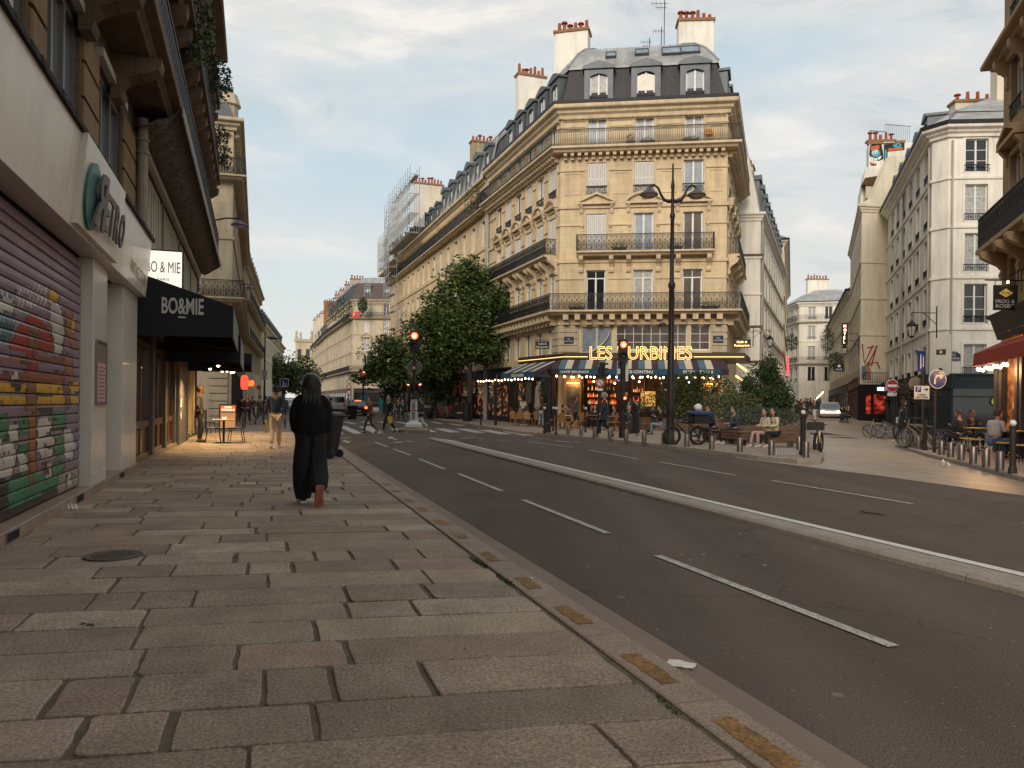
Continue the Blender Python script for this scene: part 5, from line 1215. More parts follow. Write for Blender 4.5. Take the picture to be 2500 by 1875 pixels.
# ---- clothes shop: shutter, white panels, fascia, sign
CRM = mat('cream_metal',(.64,.58,.49),.38,.15,var=.1,scale=.7,coat=.2,streak=.16)
SHD = mat('shade_vent_metal',(.22,.18,.17),.4,.2,var=.1)  # darker tone for the vents and the painted recess shadow
MARB = mat('pink_marble',(.30,.21,.155),.4,var=.25,scale=3,streak=.2,dirt=.12)
q = MB(); q.mat(CRM); q.M = nb.F(0)
def fas(a,b_,tb,tt,z0,z1,back=T0):
    q.loft([[(a,-(tb - T0),z0),(a,-(tt - T0),z1),(a,0.0,z1),(a,0.0,z0)],[(b_,-(tb - T0),z0),(b_,-(tt - T0),z1),(b_,0.0,z1),(b_,0,z0)]])
fas(A(-3.2),A(9.55),-2.0,-1.9,3.42,4.5); fas(A(9.56),A(13.2),-2.0,-1.9,3.42,4.5); fas(A(13.21),A(16.25),-2.0,-1.9,3.42,4.5)
sf = q.build('shop_fascia',nb.root,label='cream metal shop fascia',world_=True)
q = MB(); q.mat(mat('tar_felt',(.018,.016,.015),.9,var=.3)); q.M = nb.F(0); n = 120
for i in range(n):
    a,b_ = A(-3 + 19.4 * i / n),A(-3 + 19.4 * (i + 1) / n); j = .004 * math.sin(i * 2.7) + .003 * math.sin(i * 5.1)
    q.box(a,b_ - .001,-.44 - j,0,4.502,4.57 + j)
q.build('flashing',nb.root,world_=True)
q = MB(); q.mat(mat('bird_spike',(.25,.2,.16),.5,.4,var=0)); q.M = nb.F(0); rg = random.Random(4)
for i in range(420):
    x = A(7 + 9.2 * i / 420); yy = -.25 - .1 * rg.random(); q.bar((x,yy,4.57),(x + rg.uniform(-.06,.06),yy + rg.uniform(-.08,.08),4.57 + rg.uniform(.1,.17)),.004)
q.build('bird_spikes',nb.root,world_=True)
q = MB(); q.mat(CRM); q.M = nb.F(0)
q.loft([[(a,-.37,3.46),(a,-.47,4.5),(a,-.395,4.5),(a,-.305,3.46)] for a in (A(9.9),A(12.6))]); q.mat(SHD)
sgn = q.build('shop_sign',nb.root,label='raised sign panel with RETRO lettering',world_=True)
TEAL = mat('teal_paint',(.03,.13,.115),.4,var=.1); LETG = mat('letter_taupe',(.10,.08,.075),.5,var=.08)
L = nb.root.location; Ms = Matrix.Translation(-L) @ nb.F(0) @ Matrix.Translation((A(9.9),-.375,3.46)) @ Matrix.Rotation(R(5.5),4,'X')
q = MB(); q.mat(TEAL); q.M = Ms; q.loft([[(.50 + .40 * math.cos(2 * math.pi * k / 32),y,.43 + .40 * math.sin(2 * math.pi * k / 32)) for k in range(32)] for y in (-.03,.0)]); q.build('disc',sgn)
me = text_mesh('R',width=.60,height=.68,depth=.03,bold=.02); q = MB(); merge_mesh(q,me,Ms @ Matrix.Translation((.96,-.08,.1)) @ Matrix.Scale(-1,4,(1,0,0)),LETG); q.f = [f[::-1] for f in q.f]; q.build('letter',sgn)
x = .99
for ch,w_ in (('E',.27),('T',.31),('R',.33),('O',.35)): put_text(sgn,'letter',ch,Ms @ Matrix.Translation((x,-.07,.16)),LETG,width=w_,height=.48,depth=.025,bold=.015); x += w_ + .07
GOLD = mat('gold_letter',(.30,.18,.06),.4,.4,var=.1)
put_text(sf,'lettering','VINTAGE STORE',Matrix.Translation(-L) @ nb.F(0) @ Matrix.Translation((A(14.15),-.325,3.60)) @ Matrix.Rotation(R(5.5),4,'X'),GOLD,width=1.85,height=.2,depth=.003,bold=-.012)
# rolling shutter with a spray painted mural
def inpoly(x,y,p):
    if x < min(v[0] for v in p) - 1 or x > max(v[0] for v in p) + 1: return False
    c = False; j = len(p) - 1
    for i in range(len(p)):
        if (p[i][1] > y) != (p[j][1] > y) and x < (p[j][0] - p[i][0]) * (y - p[i][1]) / (p[j][1] - p[i][1]) + p[i][0]: c = not c
        j = i
    return c
MV = (.23,.15,.205); MVL = (.31,.23,.33); RD = (.34,.025,.025); YL = (.62,.34,.025); GN = (.03,.20,.105); WT = (.56,.51,.45); BKc = (.02,.016,.018); OB = (.32,.10,.045); BN = (.20,.085,.045); BL = (.03,.115,.17)
SH = [(BL,[(-400,20),(92,30),(60,100),(80,170),(70,260),(20,360),(-400,380)]),(WT,[(-400,80),(40,70),(85,120),(70,160),(-10,150),(-400,170)]),
      (RD,[(40,400),(60,330),(100,260),(150,190),(190,165),(235,200),(290,270),(320,340),(330,410),(200,420)]),(BN,[(160,240),(230,235),(240,330),(225,400),(170,390)]),(RD,[(150,420),(220,410),(225,620),(165,620)]),(OB,[(160,290),(215,290),(200,350),(170,345)]),
      ((.25,.08,.06),[(-400,440),(385,440),(380,480),(-400,470)]),((.24,.07,.05),[(-400,540),(380,530),(385,605),(-400,600)]),
      (WT,[(300,110),(360,100),(392,250),(385,400),(350,440),(325,400),(305,250)]),(YL,[(292,30),(330,15),(352,60),(345,100),(290,115)]),
      (OB,[(395,140),(440,130),(450,300),(480,390),(440,400),(400,300)]),(YL,[(430,200),(465,190),(465,290),(435,290)]),(OB,[(390,420),(440,410),(450,600),(395,590)]),
      (YL,[(-400,605),(480,600),(485,740),(-400,745)]),(MV,[(-400,668),(485,662),(485,680),(-400,688)]),(BN,[(150,600),(210,600),(215,780),(150,780)]),(WT,[(50,545),(95,530),(102,580),(55,585)]),(BKc,[(50,590),(120,600),(105,660),(60,640)]),(BN,[(380,610),(420,600),(430,760),(400,760)]),
      (GN,[(-400,800),(50,800),(30,940),(-400,940)]),(GN,[(100,810),(160,800),(165,930),(110,930)]),(BKc,[(225,760),(310,755),(305,800),(225,790)]),(GN,[(310,770),(395,765),(400,880),(320,890)]),(OB,[(165,800),(210,790),(215,1160),(170,1150)]),
      (WT,[(35,860),(95,850),(105,960),(40,980)]),(WT,[(218,820),(300,830),(330,960),(320,1060),(250,1090),(215,1000)]),(BKc,[(240,930),(315,915),(318,935),(245,950)]),(BKc,[(262,985),(318,985),(318,1010),(262,1010)]),(GN,[(335,930),(392,925),(385,1060),(330,1060)]),
      (WT,[(-400,960),(70,960),(90,1060),(60,1180),(-400,1200)]),(WT,[(85,1020),(150,1030),(170,1150),(110,1160)]),(GN,[(100,985),(165,985),(165,1045),(105,1045)]),(WT,[(385,900),(430,890),(470,1000),(440,1080),(390,1060)]),
      (GN,[(45,1190),(160,1150),(265,1175),(270,1240),(345,1060),(400,1090),(350,1260),(260,1290),(150,1370),(40,1400),(30,1260)]),(BKc,[(-400,1240),(30,1200),(40,1390),(100,1370),(350,1240),(350,1290),(100,1430),(0,1460),(-400,1500)]),
      (WT,[(250,1110),(310,1090),(315,1190),(270,1205)]),(BKc,[(262,1130),(295,1115),(295,1170),(268,1175)]),((.33,.27,.22),[(350,1180),(480,1120),(480,1240),(380,1290),(340,1290)]),(WT,[(400,1180),(430,1160),(440,1230),(405,1240)]),(OB,[(165,1150),(185,1150),(200,1250),(175,1250)])]
_mural = {}
def mural(s,z):
    p = Vector((*SL(s,-2.31),z)); px,py = proj(*p); x,y = px / .3918,(py - 700) / .3918
    wx = x + 9 * noise.noise(Vector((x * .018,y * .018,3))); wy = y + 9 * noise.noise(Vector((x * .018,y * .018,9)))
    if y < 120 and 90 < x < 285 and y > 0:
        if math.sin(x * .23 + y * .1) > .35 and (y < 45 or y > 60): return WT
    col = MVL if wy > 1290 else MV; hit = -1; edge = False
    for i,(c,pl_) in enumerate(SH):
        if inpoly(wx,wy,pl_): col = c; hit = i
    # black outline where a neighbouring sample falls in another shape
    h2_ = -1
    for i,(c,pl_) in enumerate(SH):
        if inpoly(wx + 7,wy + 4,pl_): h2_ = i
    if h2_ != hit: return BKc
    if col is BL and noise.noise(Vector((x * .12,y * .12,5))) > .32: return WT
    if y > 620 and abs(noise.noise(Vector((x * .014,y * .011,21)))) < .012: return BKc
    return col
q = MB(); q.mat(mat('painted_shutter',(.2,.2,.2),.38,.25,var=.10,scale=3,attr='tint',streak=.3,coat=.1)); q.cols = []; q.M = nb.F(0)
pr = [(.010,.00),(-.010,.003),(-.016,.012),(-.019,.05),(-.015,.09),(-.006,.113),(.004,.117),(.014,.122)]
for s0,s1,st_ in ((-3.1,7.6,1.5),(7.6,11.97,.019)):
    n = max(1,round((s1 - s0) / st_))
    for i in range(n):
        a,b_ = s0 + (s1 - s0) * i / n,s0 + (s1 - s0) * (i + 1) / n; z = .27; vs = []
        while z < 3.3:
            vs = [(A(a),y,z + dz) for y,dz in pr] + [(A(b_),y,z + dz) for y,dz in pr]; k = len(pr)
            q.add(vs,[(j,k + j,k + j + 1,j + 1) for j in range(k - 1)])
            for j in range(k - 1): q.cols.append(mural((a + b_) / 2,z + (pr[j][1] + pr[j + 1][1]) / 2) if st_ < 1 else MV)
            z += .124
sh_ = q.build('roller_shutter',nb.root,label='ribbed shutter covered in colourful graffiti',world_=True)
q = MB(); q.mat(mat('slot_shade',(.015,.013,.013),.8,var=0)); q.M = nb.F(0); q.box(A(-3),A(11.98),.03,.2,3.3,3.42); q.box(A(-3),A(16.3),.2,.25,.2,4.5); q.build('shutter_gap',nb.root,world_=True)  # near-black boxes put in for the shade of the gap above the shutter
q = MB(); q.mat(CRM); q.M = nb.F(0); q.bbox(A(11.98),A(13.05),-.17,.18,.25,.42,.006); q.bbox(A(11.98),A(13.05),-.165,.18,.4205,3.419,.006); o = q.build('panel_pier',nb.root,label='cream metal pier with a poster frame',world_=True)
q = MB(); q.mat(mat('frame_alu',(.25,.19,.17),.35,.6,var=.1)); q.M = Matrix.Translation(-L) @ nb.F(0); a,b_ = A(12.17),A(12.93)
for r in ((a,b_,1.37,1.40),(a,b_,2.27,2.30),(a,a + .03,1.40,2.27),(b_ - .03,b_,1.40,2.27)): q.box(r[0],r[1],-.195,-.171,r[2],r[3])
q.mat(mat('poster_grey',(.20,.155,.145),.4,var=.1)); q.box(a + .031,b_ - .031,-.18,-.171,1.401,2.269); q.mat(mat('paper_pink',(.50,.30,.27),.8,var=.08)); q.box(a + .1,b_ - .06,-.183,-.1805,1.42,1.98)
q.mat(BRN)
for k in range(9): q.box(a + .16 + (k % 3) * .03,b_ - .12 - (k % 2) * .06,-.185,-.1835,1.47 + k * .055,1.483 + k * .055)
q.build('poster_frame',o)
q = MB(); q.mat(CRM); q.M = nb.F(0); q.bbox(A(14.55),A(16.25),-.16,.18,.25,3.419,.006); q.build('panel_pier',nb.root,world_=True)
q = MB(); q.mat(mat('door_panel',(.40,.36,.31),.45,.1,var=.08)); q.M = nb.F(0); q.box(A(13.06),A(14.54),.12,.18,.25,3.2); q.mat(SHD); q.box(A(13.06),A(14.54),.10,.18,3.2,3.42); q.box(A(14.43),A(14.54),.08,.119,.25,3.2); q.build('shop_door',nb.root,world_=True)  # dark top strip paints the recess shadow; side strip shares its tone
q = MB(); q.mat(MARB); q.M = nb.F(0)
x = -3.2
while x < 16.2: q.bbox(A(x),A(min(x + 1.95,16.3)) - .004,-.19,.25,.0,.25,.008); x += 1.95
pl_ = q.build('marble_plinth',nb.root,world_=True)
for s in (8.0,10.9,14.2):
    q = MB(); q.mat(SHD); q.M = Matrix.Translation(-L) @ nb.F(0); q.box(A(s),A(s + .42),-.2,-.191,.135,.235); q.mat(IRON)
    for k in range(14): q.box(A(s) + .02 + k * .028,A(s) + .035 + k * .028,-.203,-.2005,.145,.225)
    q.build('vent_grille',pl_)
# ---- bakery: timber shopfront, black awnings, lit blade sign
WOOD = mat('varnished_wood',(.13,.05,.018),.4,var=.3,scale=5,streak=.2,coat=.3); PIL = mat('grey_pilaster',(.12,.105,.095),.6,var=.15)
GSHOP = mat('glass_shop',(.03,.022,.018),.05,spec=1.0,var=.5,scale=1.3,coat=1.0)
wins = [(16.55,19.3),(19.75,22.0),(22.45,24.5)]
q = MB(); q.mat(PIL); q.M = nb.F(0)
for a,b_ in ((16.3,16.54),(19.32,19.73),(22.02,22.43),(24.52,24.75)): q.bbox(A(a),A(b_),-.1,.15,.12,3.05,.01)
q.box(A(16.3),A(24.75),-.06,.15,3.051,4.3); q.mat(MARB); q.box(A(16.31),A(24.75),-.14,.15,.0,.2); q.build('shopfront_surround',nb.root,world_=True)
for k,(a,b_) in enumerate(wins):
    q = MB(); q.mat(WOOD); q.M = nb.F(0); a,b_ = A(a),A(b_)
    q.box(a,b_,-.03,.1,.2,.3); q.box(a,b_,-.03,.1,.85,1.0); q.box(a,b_,-.03,.1,2.62,2.72); q.box(a,b_,-.03,.1,2.95,3.05)
    n = 2
    for i in range(n + 1): x = a + (b_ - a) * i / n; q.box(max(a,x - .06),min(b_,x + .06),-.031,.1,.301,2.949)
    q.box(a + .07,b_ - .07,.02,.06,.3,.85)
    if k == 0:
        for j in range(12): q.box(a + .75,a + 1.3,-.01,.019,.34 + j * .04,.36 + j * .04)
    o = q.build('shop_window',nb.root,world_=True,label='varnished timber shop window'); q = MB(); q.mat(GSHOP); q.M = Matrix.Translation(-L) @ nb.F(0); q.box(a + .05,b_ - .05,.04,.05,1.0,2.95)
    q.build('pane',o)
    q = MB(); q.mat(mat('menu_glow',(.3,.1,.04),.6,var=.6,scale=9,emit=(1,.42,.16),es=.9)); q.M = Matrix.Translation(-L) @ nb.F(0); q.box(a + .4,a + .75,.035,.039,1.1 + .2 * k,1.75); q.build('lit_menu',o)
q = MB(); q.mat(PIL); q.M = nb.F(0); q.bbox(A(24.76),A(27.4),-.2,.15,.12,3.4,.03); q.build('stone_pier',nb.root,world_=True)
q = MB(); q.mat(WHITE); q.M = nb.F(0); q.box(A(24.9),A(25.3),-.22,-.201,1.25,1.5); q.box(A(24.95),A(25.25),-.22,-.201,.9,1.1); q.build('letter_box',nb.root,world_=True)
# lit porch beyond the pier
PCR = mat('porch_cream',(.40,.31,.19),.6,var=.12)
q = MB(); q.mat(DKW); q.M = nb.F(0); q.box(A(27.41),A(28.0),-.2,.1,.12,2.9); q.mat(PCR); 
for s in (28.4,29.2,30.2,31.6,33.2): q.bbox(A(s),A(s + .25),-.02,.15,.12,3.3,.02)
q.box(A(28.01),A(34.8),.151,.2,.12,3.4); q.box(A(28.01),A(34.8),-.25,.15,3.0,3.4)
q.build('porch',nb.root,world_=True)
BLKF = mat('black_canvas',(.010,.011,.013),.85,var=.25,scale=1.5,sheen=.2)
def awning(label,s0,s1,tw,to,zw,zo,zb,name='awning'):
    t = thing(name,label,'awning',(*SL(s0,tw),zb),0,'black awnings of the bakery row'); Lo = t.location; q = MB(); q.mat(BLKF); M = Matrix.Translation(-Lo) @ frameM(SL(0,0),R(108.5)); q.M = M
    P = lambda s,tt,z: (s,-tt,z)
    # top cloth, front valance, both cheeks; 4 cm thick
    for s in (s0,s1 - .03): q.loft([[P(ss,tw,zw),P(ss,to,zo),P(ss,to,zb),P(ss,tw,zb - .02)] for ss in (s,s + .03)])
    q.loft([[P(s0 + .031,tw,zw),P(s0 + .031,to,zo),P(s0 + .031,to,zo - .03),P(s0 + .031,tw,zw - .03)],[P(s1 - .031,tw,zw),P(s1 - .031,to,zo),P(s1 - .031,to,zo - .03),P(s1 - .031,tw,zw - .03)]])
    q.build('canopy',t); q = MB(); q.mat(BLKF); q.M = M
    q.loft([[P(s,to,zo - .031),P(s,to,zb),P(s,to - .03,zb),P(s,to - .03,zo - .031)] for s in (s0 + .031,s1 - .031)]); q.build('valance',t)
    q = MB(); q.mat(IRON); q.M = M
    for s in (s0 + .2,s1 - .2):
        q = MB(); q.mat(IRON); q.M = M; q.tube([P(s,tw,zw - .5),P(s,(tw + to) / 2,zb + .15),P(s,to - .05,zb + .05)],.02,5); q.build('folding_arm',t)
    return t,M
aw1,Maw = awning('black box awning with large BO & MIE letters on its end',16.6,21.5,-2.2,-.42,3.95,3.36,2.74)
LETW = mat('letter_cream',(.50,.48,.43),.6,var=.05)
Mt = Maw @ Matrix.Translation((16.585,0,0)) @ Matrix.Rotation(R(-90),4,'Z')
# x runs outward (t), from the wall to the street
put_text(aw1,'lettering','BO&MIE',Mt @ Matrix.Translation((-1.75,0,3.16)),LETW,width=.77,height=.33,depth=.01,bold=.02)
q = MB(); q.mat(LETW); q.M = Mt; q.box(-1.45,-1.31,-.01,0,3.085,3.115); q.build('lettering',aw1)
aw2,_ = awning('second black awning, lower, behind the one with letters',21.8,28.5,-2.2,-.36,3.6,3.2,2.48)
aw3,_ = awning('third black awning, furthest along the shop row',29.0,36.5,-2.2,-.1,3.5,3.12,2.75)
bs = thing('blade_sign','lit white projecting sign reading BO & MIE PARIS above the awning','sign',(*SL(16.9,-2.2),3.7)); q = MB(); Mb = Matrix.Translation(-bs.location) @ frameM(SL(16.9,0),R(18.5))
q.M = Mb; q.mat(IRON); q.box(-2.12,-1.38,-.07,.07,3.66,4.46); q.mat(IRON); q.box(-2.25,-2.1,-.02,.02,4.3,4.36); q.build('frame',bs)
q = MB(); q.M = Mb; q.mat(mat('lit_panel',(.8,.76,.66),.5,var=.04,emit=(1,.95,.82),es=.72)); q.box(-2.09,-1.41,-.085,-.071,3.69,4.43); q.box(-2.09,-1.41,.071,.085,3.69,4.43); pn = q.build('lit_panel',bs)
put_text(pn,'lettering','BO & MIE',Mb @ Matrix.Translation((-2.06,-.088,4.0)),GOLD,width=.62,height=.22,depth=.008); put_text(pn,'lettering','PARIS',Mb @ Matrix.Translation((-1.86,-.088,3.84)),GOLD,width=.22,height=.05,depth=.008)
# warm lamps under the awnings
for s,t_,z,pw in ((22.6,-.95,2.4,26),(25.4,-1.3,2.42,55),(29.6,-1.2,2.65,60),(33.0,-1.0,2.7,40)):
    tl = thing('awning_lamp',{22.6: 'small warm lamp under the near edge of the second black awning',25.4: 'warm lamp under the middle of the second black awning above the table',29.6: 'warm lamp under the near end of the furthest black awning',33.0: 'warm lamp under the far end of the furthest black awning'}[s],'lamp',(*SL(s,t_),z),0,'lamps under the awnings')
    q = MB(); q.mat(IRON); q.lathe([(.02,.0 + .5),(.02,.12),(.09,.1),(.11,.02)],10); q.build('lamp_shade',tl)
    q = MB(); q.mat(mat('lamp_glow',(1,.8,.5),.5,var=0,emit=(1,.72,.36),es=14)); q.sphere((0,0,.02),.045,8,6); q.build('bulb',tl)
    ld = bpy.data.lights.new('awning_light','SPOT'); ld.energy = pw * 6; ld.color = (1,.70,.33); ld.spot_size = R(150); ld.spot_blend = .6; ld.shadow_soft_size = .12
    lo = bpy.data.objects.new('light',ld); C.objects.link(lo); lo.parent = tl; lo.location = (0,0,-.06)
# hanging greenery on the upper balconies
rg = random.Random(12)
for i,(px,py,Y,r_,n) in enumerate([(487,60,19.5,(.4,.9,1.1),700),(530,195,27,(.5,1.0,.8),700),(540,335,31,(.3,.7,.5),260),(550,385,33,(.3,.6,.5),220)]):
    p = D(px,py,Y); t = thing('balcony_plant',['long leafy shrub spilling over the top balcony near the picture edge','bushy shrub reaching out over the upper balcony against the sky','small trailing plant on the balcony end near the corner tower','lowest trailing plant on the end balconies'][i],'plant',p,R(18.5),'plants on the left balconies')
    q = MB(); q.mat(GREEN2 if i == 0 else GREEN); leaf_cloud(q,(0,0,0),r_,n,.13,rg)
    q.build('foliage',t); q = MB(); q.mat(MATS['twig'])
    for _ in range(16): a = Vector((rg.gauss(0,.4) * r_[0],rg.gauss(0,.5) * r_[1],rg.uniform(-.6,1) * r_[2])); q.tube([(-.3,0,-r_[2] * .8),a * .5,a * 1.15],.012,4)
    q.build('stem',t)
# wall lamps of the left facades
def wall_lamp(px,py,Y,label,L_=1.6):
    p = D(px,py,Y); t = thing('wall_lamp',label,'street lamp',p,R(18.5),'lamps bracketed from the left facades'); q = MB(); q.mat(IRON)
    q.tube([(-L_,0,-.35),(-L_ * .7,0,-.1),(-L_ * .3,0,.12),(0,0,.16),(.02,0,.05)],.035,6); q.box(-L_ - .05,-L_,-.08,.08,-.6,-.1); q.build('bracket',t)
    q = MB(); q.mat(ZINCD); q.lathe([(.05,.08),(.08,.05),(.12,.0),(.34,-.1),(.36,-.16),(.3,-.17)],14); q.build('lamp_shade',t)
    q = MB(); q.mat(mat('lamp_glass',(.5,.48,.42),.3,var=.1)); q.lathe([(.27,-.171),(.2,-.24),(.05,-.27)],12); q.build('lamp_glass',t)
wall_lamp(584,542,34,'nearest bracketed street lamp, high on the ornate facade',1.9); wall_lamp(611,699,60,'second bracketed street lamp, below the nearest one',1.9); wall_lamp(638,860,92,'furthest and lowest bracketed street lamp over the trees',1.9)

# ================================================================ the cafe on the corner
cf = thing('cafe','corner cafe with striped awning and yellow neon name, warm lit inside','cafe',(P0[0] + 5,P0[1] - 1,SW)); Lc = Matrix.Translation(-cf.location); F1 = B.F(1)
NE = mat('neon_yellow',(1,.7,.3),.5,var=0,emit=(1.0,.58,.17),es=1.6); BAND = mat('marquee_brown',(.045,.025,.02),.4,var=.1)
M0 = (.385,49.6); M1 = (2.98,44.5); M2 = (13.0,42.9); M3 = (14.4,46.6)
q = MB(); q.mat(BAND); q.M = Lc; sweep(q,[M0,M1,M2,M3],[(-.05,4.02),(0,4.06),(0,4.38),(-.06,4.44),(-2.2,4.44),(-2.2,4.02),(-.05,4.02)]); q.build('marquee',cf,label='dark rounded marquee band with a neon line')
FM = frameM(M1,math.atan2(M2[1] - M1[1],M2[0] - M1[0])); FL = frameM(M0,math.atan2(M1[1] - M0[1],M1[0] - M0[0])); LM = (Vector(M2) - Vector(M1)).length; LL = (Vector(M1) - Vector(M0)).length
a0,z0 = HP(FM,1439.6,878,.1); a1,z1 = HP(FM,1690,845,.1)
def neon(name,pts,r=.02): q = MB(); q.mat(NE); q.M = Lc; q.tube(pts,r,6); return q.build(name,cf)
neon('neon_tube',[FL @ Vector((.1,-.04,4.2)),FL @ Vector((LL - .1,-.04,4.2)),FM @ Vector((.1,-.04,4.2)),FM @ Vector((a0 - .12,-.04,4.2))]); neon('neon_tube',[FM @ Vector((a1 + .1,-.04,4.2)),FM @ Vector((LM - .1,-.04,4.2))])
o = put_text(cf,'neon_name','LES TURBINES',Lc @ FM @ Matrix.Translation((a0,-.12,z0)),NE,width=a1 - a0,height=z1 - z0,outline=.016)
o['label'] = 'yellow outlined neon letters reading LES TURBINES'
q = MB(); q.mat(mat('letter_back',(.10,.055,.03),.5,var=.1)); me = text_mesh('LES TURBINES',width=a1 - a0,height=z1 - z0,depth=.03); merge_mesh(q,me,Lc @ FM @ Matrix.Translation((a0,-.03,z0)),MATS['letter_back']); q.build('letter_backing',cf)
# striped awning on the front, smaller one on the boulevard side
AB = mat('canvas_blue',(.075,.135,.18),.85,var=.06); AC = mat('canvas_cream',(.55,.47,.35),.85,var=.06); AD = mat('canvas_aubergine',(.040,.022,.030),.85,var=.1); VB = mat('valance_blue',(.018,.07,.12),.8,var=.1)
CW = mat('letter_white',(.68,.64,.56),.6,var=.03)
def caf_awning(F,x0,x1,d,zt,zb,zv,texts,cheek,per=1.07,name='awning'):
    q = MB(); q.M = Lc @ F; n = int((x1 - x0) / (per / 3)); w = (x1 - x0) / n
    for i in range(n):
        q.mat([AB,AC,AD][i % 3]); a,b_ = x0 + w * i,x0 + w * (i + 1)
        q.loft([[(a,-.02,zt),(a,-d,zb),(a,-d,zb - .02),(a,-.02,zt - .02)],[(b_,-.02,zt),(b_,-d,zb),(b_,-d,zb - .02),(b_,-.02,zt - .02)]],False)
    q.mat(AD)
    for s,xa in ((-1,x0),(1,x1)):
        q.loft([[(xa,-.02,zt),(xa,-d,zb),(xa,-d,zv)],[(xa + s * cheek,-.02,zt - .1),(xa + s * cheek,-d + .3,zb),(xa + s * cheek,-d + .3,zv + .05)]])
    o = q.build(name,cf,label='blue, cream and aubergine striped canvas awning'); q = MB(); q.mat(VB); q.M = Lc @ F; m_ = int((x1 - x0) / .13)
    q.box(x0,x1,-d - .02,-d,zv + .05,zb)
    for i in range(m_):
        a = x0 + (x1 - x0) * i / m_; b_ = x0 + (x1 - x0) * (i + 1) / m_; q.loft([[(a + (b_ - a) * k / 4,y,zv + .05 - .05 * math.sin(math.pi * k / 4)) for k in range(5)] for y in (-d - .02,-d)])
    v = q.build('valance',o,label='navy blue valance with white lettering')
    for t,ta,tb,z0_,z1_ in texts:
        q = MB(); me = text_mesh(t,width=tb - ta,height=z1_ - z0_,depth=.006,bold=.035); merge_mesh(q,me,Lc @ F @ Matrix.Translation((ta,-d - .026,z0_)),CW); q.build('lettering',v) if False else None
        bpy.data.meshes.remove(me); q.build('lettering',o)
    return o
dA = 2.0; tx = []
for t,xa,xb in (('CAFÉ BRUNCH',1368.6,1436.5),('SERVICE CONTINU',1507,1594),('PIZZA   TAPAS',1668,1741)): aa = HP(FM,xa,909,dA)[0]; bb = HP(FM,xb,909,dA)[0]; tx.append((t,aa,bb,3.185,3.345))
ax0,ax1 = HP(FM,1363,905,dA)[0],HP(FM,1760,905,dA)[0]
caf_awning(FM,ax0,ax1,dA,4.02,3.42,3.08,tx,.45)
caf_awning(FL,.6,LL - .9,1.5,4.0,3.35,3.0,[('PIZZA TAPAS',2.0,3.6,3.08,3.26)],.3)
# cafe front: poster panels, timber posts, interior with shelves
LITP = mat('orange_lit_panel',(.42,.22,.08),.6,var=.15,scale=2); DWD = mat('dark_timber',(.028,.02,.017),.5,var=.2)  # orange light on cream wood is put into the panel colour
POST = mat('poster_foliage',(.16,.14,.125),.6,var=.55,scale=4)
def posterpanel(x0,x1):
    q = MB(); q.mat(LITP); q.M = Lc @ F1; q.box(x0,x1,-.12,0,.12,3.3); o = q.build('poster_panel',cf,label='cream panel coloured as orange lit, with grey cafe poster'); q = MB(); q.mat(POST); q.M = Lc @ F1; q.box(x0 + .18,x1 - .12,-.15,-.121,.95,2.55); q.build('poster',o)
    for t,w_,z in (('CAFÉ',.4,1.75),('LES TURBINES',.7,1.52)): put_text(o,'lettering',t,Lc @ F1 @ Matrix.Translation(((x0 + x1) / 2 + .03 - w_ / 2,-.153,z)),BK,width=w_,height=.14,depth=.003)
    q = MB(); q.mat(NE); q.M = Lc @ F1; q.box(x0 + .15,x1 - .1,-.2,-.15,2.72,2.78); q.build('picture_light',o)
posterpanel(.35,1.4); posterpanel(8.6,9.55)
for x in (1.42,3.0,4.4,6.2,7.4,8.5):
    q = MB(); q.mat(DWD); q.M = Lc @ F1; q.box(x,x + .1,-.1,.06,.12,3.75); q.build('timber_post',cf)
q = MB(); q.mat(DWD); q.M = Lc @ F1; q.box(.35,9.55,-.08,.04,3.3,3.75); q.box(1.52,3.0,-.05,.0,.12,.7); q.build('transom',cf)
q = MB(); q.mat(mat('interior_wall',(.055,.028,.018),.8,var=.4,scale=1.5)); q.M = Lc @ F1; q.box(.3,9.6,3.6,3.7,.12,3.9); q.box(.2,.3,0.05,3.6,.12,3.9); q.box(9.6,9.7,0.05,3.6,.12,3.9); q.box(.3,9.6,.3,3.6,3.95,4.0); q.mat(DWD); q.box(.3,9.6,.1,3.6,.12,.14); q.build('interior',cf)
rg = random.Random(9); BOT = [mat('bottle_red_glow',(.35,.03,.02),.2,var=.1,emit=(1,.10,.03),es=.9),mat('bottle_amber_glow',(.5,.2,.04),.2,var=.1,emit=(1,.42,.1),es=.9),mat('bottle_dark',(.03,.03,.02),.2,var=.1),mat('bottle_clear',(.5,.45,.38),.2,var=.1)]  # red and amber bottles emit, giving the shelves their warm glow
for (x0,x1),zs in (((1.6,3.6),(1.5,1.95,2.4,2.85)),((4.5,5.3),(1.2,1.7,2.3)),((6.3,7.3),(1.4,1.9,2.4))):
    q = MB(); q.mat(DWD); q.M = Lc @ F1; q.box(x0,x0 + .05,2.9,3.2,.9,3.1); q.box(x1 - .05,x1,2.9,3.2,.9,3.1)
    for z in zs: q.box(x0 + .05,x1 - .05,2.9,3.2,z - .04,z)
    o = q.build('bottle_shelf',cf)
    q = MB(); q.M = Lc @ F1
    for z in zs:
        x = x0 + .1
        while x < x1 - .12:
            q.mat(rg.choice(BOT)); h = rg.uniform(.18,.32); q.lathe([(.035,z),(.035,z + h * .6),(.013,z + h * .75),(.013,z + h)],6,(x,3.0,0)); x += rg.uniform(.09,.14)
    q.build('bottles',o)['kind'] = 'stuff'
q = MB(); q.mat(glow(mat('kitchen_glow',(.5,.3,.08),.5,var=.35,scale=3,emit=(1,.62,.14),es=1.1),2.5,.35,.7,1.1)); q.M = Lc @ F1; q.box(5.05,6.0,3.5,3.58,1.35,2.35); q.build('kitchen_hatch',cf)
